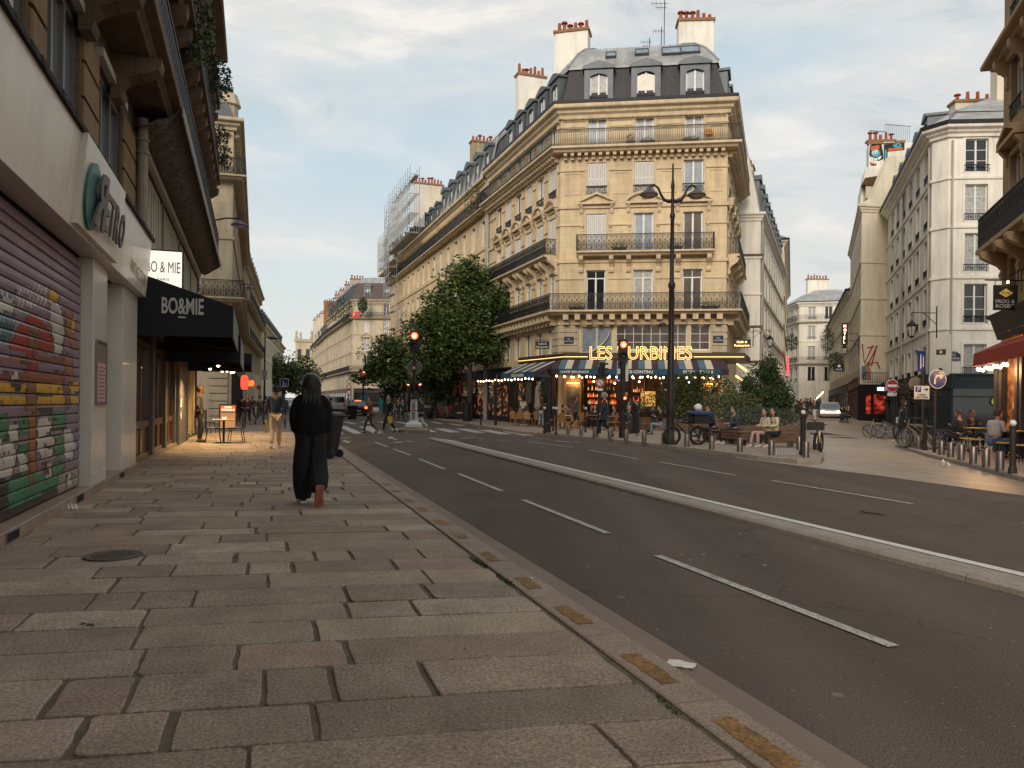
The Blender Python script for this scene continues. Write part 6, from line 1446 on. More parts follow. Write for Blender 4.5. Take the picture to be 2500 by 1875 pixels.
q = MB(); q.mat(DWD); q.M = Lc @ F1; q.box(1.6,7.2,2.1,2.5,.12,1.2); q.mat(WOOD); q.box(1.5,7.3,2.0,2.6,1.201,1.26); q.build('bar_counter',cf)
for x,y,z in ((2.1,1.2,2.9),(3.4,1.6,2.8),(4.9,1.3,2.9),(6.3,1.6,2.8),(7.9,1.3,2.9)):
    q = MB(); q.mat(IRON); q.M = Lc @ F1; q.tube([(x,y,3.95),(x,y,z + .1)],.008,4); o = q.build('pendant_lamp',cf); q = MB(); q.mat(mat('lamp_glow',(1,.8,.5))); q.M = Lc @ F1; q.sphere((x,y,z),.05,8,6); q.build('bulb',o)
for x,y,z,e in ((2.4,1.4,2.7,55),(5.0,1.5,2.7,55),(7.7,1.4,2.7,45),(1.0,-.5,2.7,18),(5.0,-1.0,2.9,30),(9.0,-.6,2.7,18)):
    ld = bpy.data.lights.new('cafe_light','POINT'); ld.energy = e; ld.color = (1,.62,.30); ld.shadow_soft_size = .15; lo = bpy.data.objects.new('light',ld); C.objects.link(lo); lo.location = F1 @ Vector((x,y,z))
for x,z,w in ((2.6,1.9,.3),(3.9,2.0,.3),(4.15,1.2,.25)):
    q = MB(); q.mat(mat('menu_paper',(.5,.44,.36),.7,var=.1)); q.M = Lc @ F1; q.box(x,x + w,-.13,-.11,z,z + .22); q.build('menu_card',cf)
# side of the cafe along the boulevard: dark timber with warm slots
q = MB(); q.mat(DKW); q.M = Lc @ B.F(0); q.box(6.0,14.15,-.4,-.13,.12,3.9); q.build('side_front',cf)
for k,x in enumerate((6.6,8.2,9.6,11.6)):
    q = MB(); q.mat(GWARM if k % 2 else GSHOP); q.M = Lc @ B.F(0); q.box(x,x + 1.1,-.42,-.401,.9,2.9); q.build('side_window',cf)
# string lights
BULB = mat('warm_bulb',(1,.85,.6),.5,var=0,emit=(1,.74,.42),es=9)
def string_lights(label,pts,n,drop=.1,r=.045,cat='string lights',name='string_lights'):
    t = thing(name,label,cat,pts[0]); L = Vector(pts[0]); P = [Vector(p) for p in pts]; seg_ = [(b - a).length for a,b in zip(P,P[1:])]; T = sum(seg_)
    def at(d):
        for (a,b),l in zip(zip(P,P[1:]),seg_):
            if d <= l + 1e-6: return a + (b - a) * (d / l)
            d -= l
        return P[-1]
    q = MB(); q.mat(IRON); q.tube([at(T * i / (n * 2)) - L - Vector((0,0,.04 * (i % 2))) for i in range(n * 2 + 1)],.008,4); q.build('cable',t)
    me = None
    for i in range(n):
        p = at(T * (i + .5) / n) - L - Vector((0,0,drop * (.7 + .5 * ((i * 7) % 3) / 2)))
        if me is None: q = MB(); q.mat(BULB); q.sphere((0,0,0),r,8,6,1.2); me = q.mesh('bulb')
        o = bpy.data.objects.new('bulb',me); C.objects.link(o); o.parent = t; o.location = p
    return t
string_lights('string of round bulbs hanging along the front cafe valance',[FM @ Vector((ax0 - .3,-dA + .05,3.08)),FM @ Vector((ax1 + .1,-dA + .05,3.08))],22,r=.05)
string_lights('second string of bulbs under the cafe awning, further in',[FM @ Vector((ax0,-.4,3.1)),FM @ Vector((ax1,-.4,3.1))],18,r=.04)
string_lights('string of bulbs along the boulevard side of the cafe',[FL @ Vector((-3.2,-1.5,3.02)),FL @ Vector((LL - .7,-1.55,3.02))],18,r=.045)
# hanging signs of the cafe
def hang_sign(label,P,ang,w,h,lit):
    t = thing('hanging_sign',label,'sign',P,ang,'cafe hanging signs'); q = MB(); q.mat(BK); q.box(-w / 2,w / 2,-.04,.04,0,h); q.build('sign_board',t); q = MB(); q.mat(IRON); q.tube([(w / 2,0,h + .08),(-w / 2 - .0,0,h + .08)],.02,5); q.tube([(0,0,h),(0,0,h + .08)],.012,4); q.build('bracket',t)
    for s_,z,ww in (('Café &',h * .54,w * .6),('Restaurant',h * .14,w * .86)): put_text(t,'lettering',s_,Matrix.Translation((-ww / 2,-.045,z)),NE if lit else LETW,width=ww,height=h * .26,depth=.01,bold=.02)
p = D(1811,849,44.8); hang_sign('yellow lit Café and Restaurant sign on the right corner of the cafe',p,R(-8),1.0,.5,True)
p = D(1324,852,46.2); hang_sign('unlit Café and Restaurant sign on the left side of the cafe',p,R(-8),.85,.46,False)
# right side glowing awning tubes
q = MB(); q.mat(NE); q.M = Lc; q.tube([D(1800,889,43.3),D(1822,905,41.8)],.06,6); q.tube([D(1797,918,43.3),D(1816,931,41.8)],.06,6); q.build('side_tube',cf)
# ================================================================ street furniture
STL = mat('brushed_steel',(.20,.175,.16),.42,.8,var=.2,scale=6); DG = mat('pole_brown_black',(.028,.022,.02),.5,.2,var=.15); WB = mat('ball_white',(.7,.7,.68),.4,var=.05)
def px(x,y,h=SW): return G(x,y,h)
def zp(sx,ox,oy,X,Y): return ox + sx * X,oy + sx * Y
q = MB(); q.mat(STL); q.lathe([(.085,-.02),(.085,.395),(.078,.41)],16); bme = q.mesh('bollard',True); q = MB(); q.mat(DG); q.lathe([(.0851,.37),(.0861,.372),(.0861,.385),(.0851,.387)],16,caps=False)
def bollard(p,label,group):
    o = bpy.data.objects.new('bollard',bme); C.objects.link(o); o.location = p; return tag(o,label,'bollard',group)
ordn = ['first','second','third','fourth','fifth','sixth','seventh','eighth','ninth','tenth','eleventh','twelfth','thirteenth','fourteenth']
BOLL = [zp(.2939,1200,750,*c) for c in [(637,1057),(745,1067),(857,1080),(982,1093),(1117,1110),(1267,1125),(1433,1140),(1622,1160),(1829,1183),(2062,1203)]] + [(1883,1111.4),(1950.6,1098),(1967.5,1116.7)]
for i,c in enumerate(BOLL): bollard(px(*c),f'short steel bollard, {ordn[i]} from the cafe end of the row on the kerb','steel bollards along the cafe kerb')
for i,c in enumerate([(487,1283),(523,1298),(590,1313),(823,1372),(915,1396),(1022,1426),(1143,1460),(1273,1492),(1414,1528)]):
    bollard(px(*zp(.2411,2100,780,*c),.11),f'short steel bollard, {ordn[i]} from the bicycles in the row before the pub terrace','steel bollards by the pub terrace')
def potelet(p,label,h=1.1,ball=True,r=.04):
    t = thing('white_topped_post' if ball else 'steel_post',label,'post',p,0,'slim dark posts'); q = MB(); q.mat(DG); q.lathe([(r * 1.5,0),(r * 1.3,.12),(r,.16),(r,h - .1),(r * 1.25,h - .09),(r * 1.2,h - .06)],10); q.build('post',t)
    if ball: q = MB(); q.mat(WB); q.sphere((0,0,h - .0),.065,10,8); q.build('ball_cap',t,smooth_=True)
    return t
for c,l,h in (((438,1050),'white topped post, leftmost of the cluster by the cafe crossing',1.15),((512,1030),'white topped post standing furthest back in the cluster by the cafe',1.15),((535,1060),'white topped post, rightmost of the cluster beside the first steel bollard',1.15),((780,1040),'white topped post alone between the second and third steel bollards',1.15)): potelet(px(*zp(.2939,1200,750,*c)),l,h)
potelet(px(1960,1111),'thick dark post with a white cap beside the cream fat tyre bicycle',1.18,r=.075); potelet(px(*zp(.2411,2100,780,1543,1560),.11),'white topped post at the right picture edge before the terrace tables',1.05,r=.06)
potelet(px(1173.7,1038.5),'plain dark post beside the kerb bin near the trees',1.35,False); potelet(px(*zp(.2411,2100,780,655,1325),.11),'plain dark post between the bicycles and the blue arrow sign',1.05,False,.06)
# traffic lights
SGB = mat('signal_black',(.02,.018,.017),.45,var=.1); RLIT = mat('red_lamp',(1,.1,.05),.4,var=0,emit=(1,.055,.02),es=7); RCORE = mat('red_lamp_core',(1,.5,.3),.4,var=0,emit=(1,.42,.22),es=6); LOFF = mat('lamp_off',(.05,.03,.025),.2,var=.1)
def signal_head(t,z,n=3,w=.30,lit=0,r=.1,hh=.33,name='signal_head',x=0,y=0,ang=0,lamps=True):
    M = Matrix.Translation((x,y,z)) @ Matrix.Rotation(ang,4,'Z'); H = hh * n; q = MB(); q.mat(SGB); q.M = M; q.bbox(-w / 2,w / 2,-.1,.12,-H,0,.03)
    for k in range(n):
        zc = -hh * (k + .5)
        for j in range(7):
            a0,a1 = R(180 * j / 7),R(180 * (j + 1) / 7); rr = r * 1.15
            q.loft([[(rr * math.cos(a0),-.1,zc + rr * math.sin(a0)),(rr * math.cos(a1),-.1,zc + rr * math.sin(a1)),(rr * .97 * math.cos(a1),-.1,zc + rr * .97 * math.sin(a1)),(rr * .97 * math.cos(a0),-.1,zc + rr * .97 * math.sin(a0))],
                    [(rr * math.cos(a0),-.26,zc + rr * .9 * math.sin(a0)),(rr * math.cos(a1),-.26,zc + rr * .9 * math.sin(a1)),(rr * .97 * math.cos(a1),-.26,zc + rr * .88 * math.sin(a1)),(rr * .97 * math.cos(a0),-.26,zc + rr * .88 * math.sin(a0))]])
    o = q.build(name,t)
    for k in range(n):
        zc = -hh * (k + .5); q = MB(); q.M = M; q.mat(RLIT if k == lit else LOFF); q.loft([[(rr * math.cos(2 * math.pi * j / 20),y_,zc + rr * math.sin(2 * math.pi * j / 20)) for j in range(20)] for rr,y_ in ((r,-.1),(r * .85,-.125),(r * .5,-.14))])
        if k == lit: q.mat(RCORE); q.loft([[(rr * math.cos(2 * math.pi * j / 16),y_,zc + rr * math.sin(2 * math.pi * j / 16)) for j in range(16)] for rr,y_ in ((r * .5,-.141),(r * .3,-.15))])
        q.build('lens',o)
    return o
def face(p): return math.atan2(p.y,p.x) - math.pi / 2     # turn local -y towards the camera
t = thing('traffic_light','traffic light showing red on the white banded refuge column, round sign back behind','traffic light',REF,0)
q = MB(); q.mat(mat('white_column',(.62,.60,.56),.5,var=.08)); q.M = None
q.loft([[(x * k,y * k,z) for x,y in ((-.3,-.3),(.3,-.3),(.3,.3),(-.3,.3))] for z,k in ((0,1.25),(.12,1.2),(.2,.95),(.27,.6),(.30,.55),(1.3,.48),(1.34,.48))]); o = q.build('column',t)
q = MB(); q.mat(mat('red_band',(.45,.03,.02),.5)); q.box(-.165,.165,-.165,.165,.78,.83); q.box(-.15,.15,-.15,.15,1.26,1.3); q.mat(mat('reflector_grey',(.22,.22,.21),.5)); q.box(-.08,.08,-.172,-.168,.36,.74); q.box(-.08,.08,-.168,-.16,.86,1.22); q.build('band',o)
q = MB(); q.mat(DG); q.tube([(0,0,1.34),(0,0,3.85)],.075,12); q.build('pole',t)
signal_head(t,4.75,2,.46,0,.17,.52)
signal_head(t,2.2,2,.2,0,.06,.22,'pedestrian_signal',-.22,.0,R(-30)); signal_head(t,2.2,2,.2,0,.06,.22,'pedestrian_signal',.24,.0,R(30))
q = MB(); q.mat(mat('sign_back_grey',(.13,.13,.13),.4,.4,var=.15)); q.loft([[(.34 * math.cos(2 * math.pi * j / 28),y,2.95 + .34 * math.sin(2 * math.pi * j / 28)) for j in range(28)] for y in (.1,.13)]); q.mat(mat('sign_rim',(.4,.4,.4),.4,.3,var=0)); q.tube([(.35 * math.cos(2 * math.pi * j / 28),.11,2.95 + .35 * math.sin(2 * math.pi * j / 28)) for j in range(28)],.012,5,closed=True); q.build('round_sign',t)
q = MB(); q.mat(mat('sticker_red',(.5,.04,.03),.5)); q.box(-.07,.07,-.084,-.076,2.82,3.0); q.mat(WHITE); q.box(-.04,.03,-.087,-.0845,2.86,2.96); q.build('sticker',t)
q = MB(); q.mat(YEL); leaf_cloud(q,(-.18,-.05,2.56),(.12,.08,.14),40,.07,random.Random(2)); q.build('yellow_flowers',t)
b2 = px(1519,1069); t = thing('traffic_light','traffic light showing red in front of the neon cafe name','traffic light',b2,0); q = MB(); q.mat(DG); q.tube([(0,0,0),(0,0,3.6)],.105,12); q.tube([(0,0,0),(0,0,.5)],.14,12); q.build('pole',t)
signal_head(t,4.0,2,.38,0,.13,.46); signal_head(t,1.72,2,.2,0,.06,.22,'pedestrian_signal',.05,-.2)
for z in (2.75,2.3):
    q = MB(); q.mat(WB); q.bbox(-.22,.24,.14,.16,z,z + .38,.01); q.mat(mat('sign_blue',(.02,.06,.24),.4)); q.box(-.2,-.02,.13,.139,z + .06,z + .3); q.build('sign_plate',t)
b3 = px(1463,1058); t = thing('traffic_light','unlit arrow signal above a no left turn sign by the cafe tables','traffic light',b3,0); q = MB(); q.mat(DG); q.tube([(0,0,0),(0,0,3.1)],.09,12); q.build('pole',t)
signal_head(t,3.32,3,.24,-1,.08,.24,x=.12,ang=R(60))
def disc_sign(t,name,r,z,mats,y=-.14,x=0,ang=0):
    M = Matrix.Translation((x,y,z)) @ Matrix.Rotation(ang,4,'Z')
    q = MB(); q.M = M
    for i,(m,rr) in enumerate(mats): q.mat(m); q.loft([[(rr * r * math.cos(2 * math.pi * j / 32),yy - i * .004,rr * r * math.sin(2 * math.pi * j / 32)) for j in range(32)] for yy in (0.012,-.004)])
    return q.build(name,t),M
SR = mat('sign_red_enamel',(.36,.02,.02),.4,var=.05); SBl = mat('sign_blue_enamel',(.015,.03,.16),.35,var=.05)
o,M = disc_sign(t,'no_turn_sign',.19,2.35,[(WHITE,1),(SR,.95),(WHITE,.68)]); q = MB(); q.mat(BK); q.M = M; q.tube([(.03,-.02,-.08),(.03,-.02,.03),(-.05,-.02,.05)],.014,5); q.mat(SR); q.tube([(-.09,-.022,.09),(.09,-.022,-.09)],.016,5); q.build('symbol',o)
q = MB(); q.mat(WB); q.box(-.13,.13,-.15,-.13,1.98,2.1); q.build('sign_plate',t)
t = thing('traffic_light','far traffic light showing red behind the black car','traffic light',G(886,1012),0); q = MB(); q.mat(DG); q.tube([(0,0,0),(0,0,3.4)],.08,8); q.build('pole',t); signal_head(t,4.6,2,.5,0,.2,.6)
# double armed lamp post
lp = px(1636,1082.5); t = thing('street_lamp','tall dark double armed street lamp in front of the cafe','street lamp',lp,R(0)); q = MB(); q.mat(DG)
q.lathe([(.19,0),(.19,.1),(.15,.16),(.14,1.1),(.15,1.15),(.13,1.3),(.12,3.4),(.10,3.45),(.095,5.45),(.125,5.5),(.125,5.6),(.08,5.7),(.065,7.9),(.09,7.95),(.09,8.05),(.06,8.1),(.055,8.95),(.075,9.0),(.035,9.3),(.035,9.75),(.02,9.85)],18); q.build('pole',t,smooth_=True)
for s in (-1,1):
    q = MB(); q.mat(DG); pts = [(0,0,8.55)] + [(s * x,0,z) for x,z in ((.12,8.5),(.3,8.55),(.42,8.75),(.52,8.98),(.66,9.08),(.79,9.02),(.84,8.9))]; q.tube(pts,[.07,.07,.06,.045,.04,.04,.04,.045],8); q.build('arm',t,smooth_=True)
    q = MB(); q.mat(mat('lamp_metal',(.10,.09,.085),.45,.5,var=.1)); q.lathe([(.05,9.0),(.09,8.93),(.14,8.88),(.30,8.78),(.33,8.72),(.31,8.71)],20,(s * .84,0,0)); o = q.build('lamp_shade',t,smooth_=True)
    q = MB(); q.mat(mat('lamp_glass2',(.34,.28,.22),.25,var=.15)); q.lathe([(.29,8.712),(.22,8.63),(.1,8.6)],16,(s * .84,0,0)); q.build('lamp_glass',o,smooth_=True)
q = MB(); q.mat(SGB); q.bbox(-.42,-.2,-.12,.1,4.1,4.22,.02); q.bar((-.2,0,4.15),(-.1,0,4.1),.03); q.build('camera_box',t)
# thin dark poles and cloaked stand by the terrace
t = thing('pole','slim pole with pale collar by the dark shops near the crossing','pole',px(1210,1038),0); q = MB(); q.mat(DG); q.tube([(0,0,0),(0,0,2.8)],.055,8); q.lathe([(.09,0),(.09,.3),(.06,.35)],10); q.build('post',t); q = MB(); q.mat(STL); q.tube([(0,0,2.4),(0.05,0,3.1)],.04,8); q.build('collar',t)
t = thing('parasol','closed dark parasol with a blue strap on a thick post by the cafe terrace','parasol',px(1337,1056),0); q = MB(); q.mat(DG); q.lathe([(.16,0),(.14,.4),(.1,.5),(.09,2.7)],12); q.build('post',t); q = MB(); q.mat(mat('canvas_dark',(.03,.028,.03),.9,var=.2)); q.lathe([(.1,1.6),(.2,1.75),(.24,2.4),(.3,2.6),(.12,2.75),(.03,2.9)],10,(-.12,0,0)); q.build('canopy',t)
q = MB(); q.mat(mat('strap_blue',(.05,.16,.28),.8)); q.tube([(-.45,-.1,1.95),(-.35,-.15,2.35),(-.2,-.26,2.5)],.03,5); q.mat(mat('canvas_beige',(.36,.27,.19),.9)); q.lathe([(.03,1.0),(.14,1.2),(.1,2.1),(.02,2.2)],8,(-.5,0,0)); q.build('folded_cloth',t)
# signs on the right
def sign_post(label,p,h,r=.045): t = thing('road_sign',label,'road sign',p,0,'road signs at the side street'); q = MB(); q.mat(DG); q.tube([(0,0,0),(0,0,h)],r,8); q.build('pole',t); return t
b_ = px(2281,1105.5,.11); Yb = b_.y; zc = lambda y: CAMZ + (HY + .0105 * (2281 - 1250) - y) / FPX * Yb - b_.z
t = sign_post('round blue sign with a white right turn arrow',b_,zc(905),.05)
o,M = disc_sign(t,'arrow_sign',.285,zc(926),[(WHITE,1),(SBl,.93)],ang=R(8)); q = MB(); q.mat(WHITE); q.M = M; q.box(-.13,-.07,-.02,-.014,-.15,.03); 
pts = [(-.10,.02),(-.09,.07),(-.05,.1),(.0,.105)]
for (xa,za),(xb,zb) in zip(pts,pts[1:]): q.M = M; seg2(q,(xa,-.017,za),(xb,-.017,zb),.06)
q.box(-.0,.08,-.02,-.014,.075,.135); q.add([(.07,-.02,.0),(.19,-.02,.105),(.07,-.02,.21)],[(0,1,2)]); q.add([(.03,-.02,.2),(.07,-.02,.2),(.19,-.02,.105),(.13,-.02,.105)][::-1],[(0,1,2,3)]); q.build('arrow',o)
b_ = px(2251,1093,.11); Yb = b_.y; zc2 = lambda y: CAMZ + (HY + .0105 * 1000 - y) / FPX * Yb - b_.z
t = sign_post('blue and white parking sign with rectangular blue sign above it',b_,zc2(870)); k_ = Yb / FPX
q = MB(); q.mat(SBl); q.bbox(-9.5 * k_ - .08,9.5 * k_ - .08,-.09,-.06,zc2(907),zc2(857),.01); q.mat(WHITE); q.loft([[(x * k_ - .08,y,zc2(z)) for x,z in ((-4.5,900),(-1.5,900),(-2,868),(-3,864),(-4,868))] for y in (-.10,-.0905)]); q.loft([[(x * k_ - .08,y,zc2(z)) for x,z in ((2,896),(4.5,896),(4,872),(3.2,868),(2.5,872))] for y in (-.10,-.0905)]); q.build('blue_sign',t)
q = MB(); q.mat(WHITE); q.bbox(-.08 - 18 * k_,-.08 + 19 * k_,-.10,-.07,zc2(974.5),zc2(942.5),.01); o = q.build('parking_sign',t); q = MB(); q.mat(SBl); q.box(-.08 - 15.5 * k_,-.08 - 2 * k_,-.106,-.101,zc2(957.5),zc2(944.5)); q.mat(BK); q.box(-.08 + 4 * k_,-.08 + 12 * k_,-.106,-.101,zc2(952.2),zc2(950)); q.add([(-.08 + 10 * k_,-.106,zc2(956)),(-.08 + 16 * k_,-.106,zc2(951)),(-.08 + 10 * k_,-.106,zc2(946))],[(0,1,2)]); q.build('symbol',o)
put_text(o,'lettering','P',Matrix.Translation((-.08 - 11 * k_,-.11,zc2(956))),WHITE,height=10 * k_,depth=.003)
for s_,y_,w_ in (('TURBIGO',966.5,22),('SAINT-DENIS',972.8,30)): put_text(o,'lettering',s_,Matrix.Translation((-.08 - w_ / 2 * k_,-.105,zc2(y_))),BK,width=w_ * k_,height=5 * k_,depth=.003,bold=.02)
o,M = disc_sign(t,'round_sign_back',.24,zc2(937),[(mat('sign_back_grey'),1)],y=.08,x=-.2)
b_ = px(2182,1066,.11); Yb = b_.y; k_ = Yb / FPX; zc3 = lambda y: CAMZ + (HY + .0105 * 930 - y) / FPX * Yb - b_.z
t = sign_post('red no entry sign with a small white panel below',b_,zc3(940)); xo = -8 * k_
o,M = disc_sign(t,'no_entry_sign',15.7 * k_,zc3(942),[(WHITE,1),(SR,.92)],x=xo); q = MB(); q.mat(WHITE); q.M = M; q.box(-11.5 * k_,11.5 * k_,-.02,-.014,-3 * k_,3 * k_); q.build('bar',o)
q = MB(); q.mat(WB); q.box(xo - 11.5 * k_,xo + 11.5 * k_,-.15,-.13,zc3(967),zc3(958.5)); q.build('sign_plate',t)
# blue pedestrian street sign on the left pavement, distant lamp, small signs
b_ = G(694,1024,.06); Yb = b_.y; k_ = Yb / FPX; zq = lambda y: CAMZ + (980.3 - y) / FPX * Yb - b_.z
t = thing('road_sign','square blue pedestrian zone sign on the boulevard pavement','road sign',b_,0,'road signs of the boulevard'); q = MB(); q.mat(DG); q.tube([(0,0,0),(0,0,zq(925))],.05,6); q.build('pole',t); q = MB(); q.mat(WHITE); q.box(-10.3 * k_,10.3 * k_,-.1,-.06,zq(944.5),zq(924.5)); q.mat(SBl); q.box(-9.3 * k_,9.3 * k_,-.105,-.101,zq(943.5),zq(925.5)); q.mat(WHITE)
for x,h in ((-2.5,11),(3.2,6)):
    q.box((x - 1) * k_,(x + 1) * k_,-.111,-.1055,zq(942),zq(942 - h * .6)); q.box((x - 1.5) * k_,(x + 1.5) * k_,-.111,-.1055,zq(942 - h * .6),zq(942 - h * .85)); q.sphere((x * k_,-.108,zq(942 - h)),1.2 * k_,8,5)
q.box(-6 * k_,6 * k_,-.111,-.1055,zq(943),zq(942.2)); q.build('sign_plate',t)
b_ = G(645,1012,.06); Yb = b_.y; t = thing('street_lamp','slender street lamp with one arm far down the boulevard, carrying grey signs','street lamp',b_,0); q = MB(); q.mat(DG); k_ = Yb / FPX; H = CAMZ + (980 - 815) * k_; q.tube([(0,0,0),(0,0,H)],[.12,.05],8); q.tube([(0,0,H - .6),(1.6 * 3 * k_ + .1,0,H - .5)],.04,5); q.build('pole',t); q = MB(); q.mat(DG); q.lathe([(.1,H - .4),(.5,H - .6),(.45,H - .7)],10,(.75,0,0)); q.build('lamp_shade',t)
q = MB(); q.mat(mat('sign_grey',(.35,.34,.33),.5)); q.box(-6 * k_,7 * k_,-.12,-.08,CAMZ + (980 - 923) * k_,CAMZ + (980 - 909) * k_); q.box(-6 * k_,7 * k_,-.12,-.08,CAMZ + (980 - 932) * k_,CAMZ + (980 - 925) * k_); q.build('sign_plate',t)
b_ = G(632,1010,.06); k_ = b_.y / FPX; t = sign_post('far no entry sign beside the street mouth on the left pavement',b_,CAMZ + (980 - 950) * k_); t['group'] = 'road signs of the boulevard'; disc_sign(t,'no_entry_sign',5.2 * k_,CAMZ + (980 - 952) * k_,[(SR,1),(WHITE,.2)])
# lantern lamps on brackets
def lantern(px_,py_,Y,label,side=1):
    p = D(px_,py_,Y); t = thing('wall_lantern',label,'lantern',p,0,'iron wall lanterns'); q = MB(); q.mat(IRON)
    q.tube([(side * 1.1,0,.6),(0,0,.62),(-.06,0,.55),(.02,0,.48),(.05,0,.54)],.02,5); q.tube([(side * 1.1,0,.9),(side * 1.1,0,-.5)],.03,5); q.tube([(side * 1.1,0,.1),(side * .5,0,.6)],.018,5); q.tube([(0,0,.6),(0,0,.25)],.015,4); q.build('bracket',t)
    q = MB(); q.mat(IRON); q.lathe([(.02,.3),(.06,.24),(.10,.2),(.24,.05),(.22,.0)],6); q.lathe([(.11,-.42),(.12,-.45),(.03,-.52)],6)
    for k in range(6): a = 2 * math.pi * k / 6; q.bar((.21 * math.cos(a),.21 * math.sin(a),0),(.11 * math.cos(a),.11 * math.sin(a),-.42),.015)
    q.build('cage',t); q = MB(); q.mat(mat('lantern_glass',(.45,.42,.36),.2,var=.15)); q.lathe([(.19,0),(.10,-.41)],6); q.build('lantern_glass',t)
lantern(2226,797,34,'large iron lantern bracketed from the white corner building'); lantern(1880,829,50,'iron lantern on the cream building beside the cafe',-1); lantern(2062,850,60,'smaller iron lantern by the hotel sign in the side street')
# wheelie bins
BIN = mat('bin_plastic',(.018,.02,.023),.5,var=.12,scale=3)
def wbin(p,rz,label,round_=False,h=1.05):
    t = thing('wheelie_bin' if not round_ else 'litter_bin',label,'bin',p,rz,'grey bins')
    if round_: q = MB(); q.mat(BIN); q.lathe([(.26,0),(.33,h - .1),(.36,h - .08),(.36,h),(.3,h + .05)],16); q.build('body',t,smooth_=True); q = MB(); q.mat(BIN); q.lathe([(.38,h + .06),(.3,h + .14),(.05,h + .17)],16); q.build('lid',t,smooth_=True); return t
    q = MB(); q.mat(BIN); q.loft([[(x * k,y * k2 + oy,z) for x,y in ((-.26,-.30),(-.30,-.26),(-.30,.26),(-.26,.30),(.26,.30),(.30,.26),(.30,-.26),(.26,-.30))][::-1] for z,k,k2,oy in ((.03,.72,.72,-.06),(.1,.78,.78,-.05),(h - .15,.98,1,0),(h - .14,1.06,1.08,0),(h - .08,1.06,1.08,0))]); q.build('body',t)
    q = MB(); q.mat(BIN); q.loft([[(x * k,y * k + oy,z) for x,y in ((-.3,-.34),(-.34,-.3),(-.34,.3),(-.3,.36),(.3,.36),(.34,.3),(.34,-.3),(.3,-.34))][::-1] for z,k,oy in ((h - .079,1.0,0),(h - .03,1.0,0),(h + .02,.85,.02),(h + .04,.5,.05))]); q.tube([(-.22,.38,h - .06),(-.22,.47,h - .04),(.22,.47,h - .04),(.22,.38,h - .06)],.018,6); q.build('lid',t)
    for s in (-1,1): q = MB(); q.mat(PLASTIC); q.M = Matrix.Translation((s * .27,.2,.1)) @ Matrix.Rotation(R(90),4,'Y'); q.lathe([(.1,-.03),(.1,.03)],14); q.build('wheel',t)
    return t
wbin(px(798,1118),R(-100),'grey wheelie bin at the kerb right behind the woman in black'); wbin(G(860,1024),R(165),'dark wheelie bin standing on the road beyond the crossing',h=1.1); wbin(px(1139,1029),0,'dark litter bin under the big street tree',True,1.25)
t = thing('utility_cabinet','dark street cabinet panel beside the big tree','cabinet',px(1164,1022),R(-10)); q = MB(); q.mat(DG); q.bbox(-.62,.62,-.2,.2,0.12,2.1,.02); q.build('body',t); q = MB(); q.mat(DG); q.box(-.6,.6,-.15,.15,0,.12); q.build('plinth',t)
# benches with planters
WDB = mat('bench_wood',(.13,.075,.045),.7,var=.3,scale=4,streak=.2); GRC = mat('bench_leg',(.10,.09,.08),.8,var=.2)
def bench(p0,p1,label,grp='wooden benches before the planters'):
    a,b_ = px(*p0),px(*p1); L_ = (b_ - a).length; ang = math.atan2((b_ - a).y,(b_ - a).x); t = thing('bench',label,'bench',a,ang,grp)
    for k in range(4): 
        q = MB(); q.mat(WDB); q.box(0,L_,.02 + k * .13,.13 + k * .13,.42,.47); q.build('seat_slat',t)
    for z in (.2,.31): q = MB(); q.mat(WDB); q.box(0,L_,.0,.035,z,z + .095); q.build('front_slat',t)
    for k in range(max(2,int(L_ / 2) + 1)):
        x = .2 + (L_ - .5) * k / max(1,int(L_ / 2)); q = MB(); q.mat(GRC); q.box(x,x + .12,.05,.5,0,.42); q.build('leg',t)
    return t,a,b_,ang,L_
bench((1524,1058),(1585,1061),'wooden bench nearest the red traffic light'); bench((1716,1078),(1735,1081),'short wooden bench behind the delivery bicycle'); bench((1760,1083),(1800,1087),'wooden bench between the two seated men and the planter'); 
bench((1806,1088),(1944,1093),'long timber planter bench under the two young women')
def planter(p,w,d,h,label,shrub,rz,seed,sz=.11,mats=None,n=900):
    t = thing('planter',label,'planter',p,rz,'shrub planters of the terrace'); q = MB(); q.mat(WDB)
    q.bbox(-w / 2,w / 2,-d / 2,d / 2,0,.62,.01); q.build('box',t)
    for k in range(4): q = MB(); q.mat(WDB); q.box(-w / 2 - .01,w / 2 + .01,-d / 2 - .02,-d / 2 - .002,.04 + k * .145,.165 + k * .145); q.build('plank',t)
    rg = random.Random(seed)
    for m,cc,rr,nn in shrub:
        q = MB(); q.mat(m); leaf_cloud(q,cc,rr,nn,sz,rg,1); q.build('foliage',t)
    q = MB(); q.mat(MATS['twig'])
    for _ in range(18): x = rg.uniform(-w / 2,w / 2) * .8; q.tube([(x,0,.55),(x + rg.uniform(-.3,.3),rg.uniform(-.2,.2),rg.uniform(1.0,h))],.014,4)
    q.build('stem',t); return t
GREEN3 = mat('leaf_olive',(.055,.075,.02),.6,var=.4,scale=5,col2=(.13,.14,.045)); GREENS = mat('leaf_sage',(.05,.075,.045),.7,var=.3,scale=6,col2=(.09,.12,.08)); WHF = mat('white_flowers',(.6,.55,.5),.7,var=.1)
p = px(1590,1044); planter(p,2.6,.8,2.0,'planter with white flowering shrub behind the young man in pale jeans',[(GREEN3,(0,0,1.3),(1.3,.5,.7),1100),(WHF,(-.6,-.3,1.25),(.35,.2,.4),70)],R(-15),31)
p = px(1700,1053); planter(p,4.0,.9,3.2,'planter of tall leafy shrubs hiding the cafe front right of the lamp',[(GREEN,(0,0,2.0),(2.1,.6,1.25),3200),(GREEN3,(-.6,-.3,1.1),(1.2,.4,.4),700)],R(-14),32,.15)
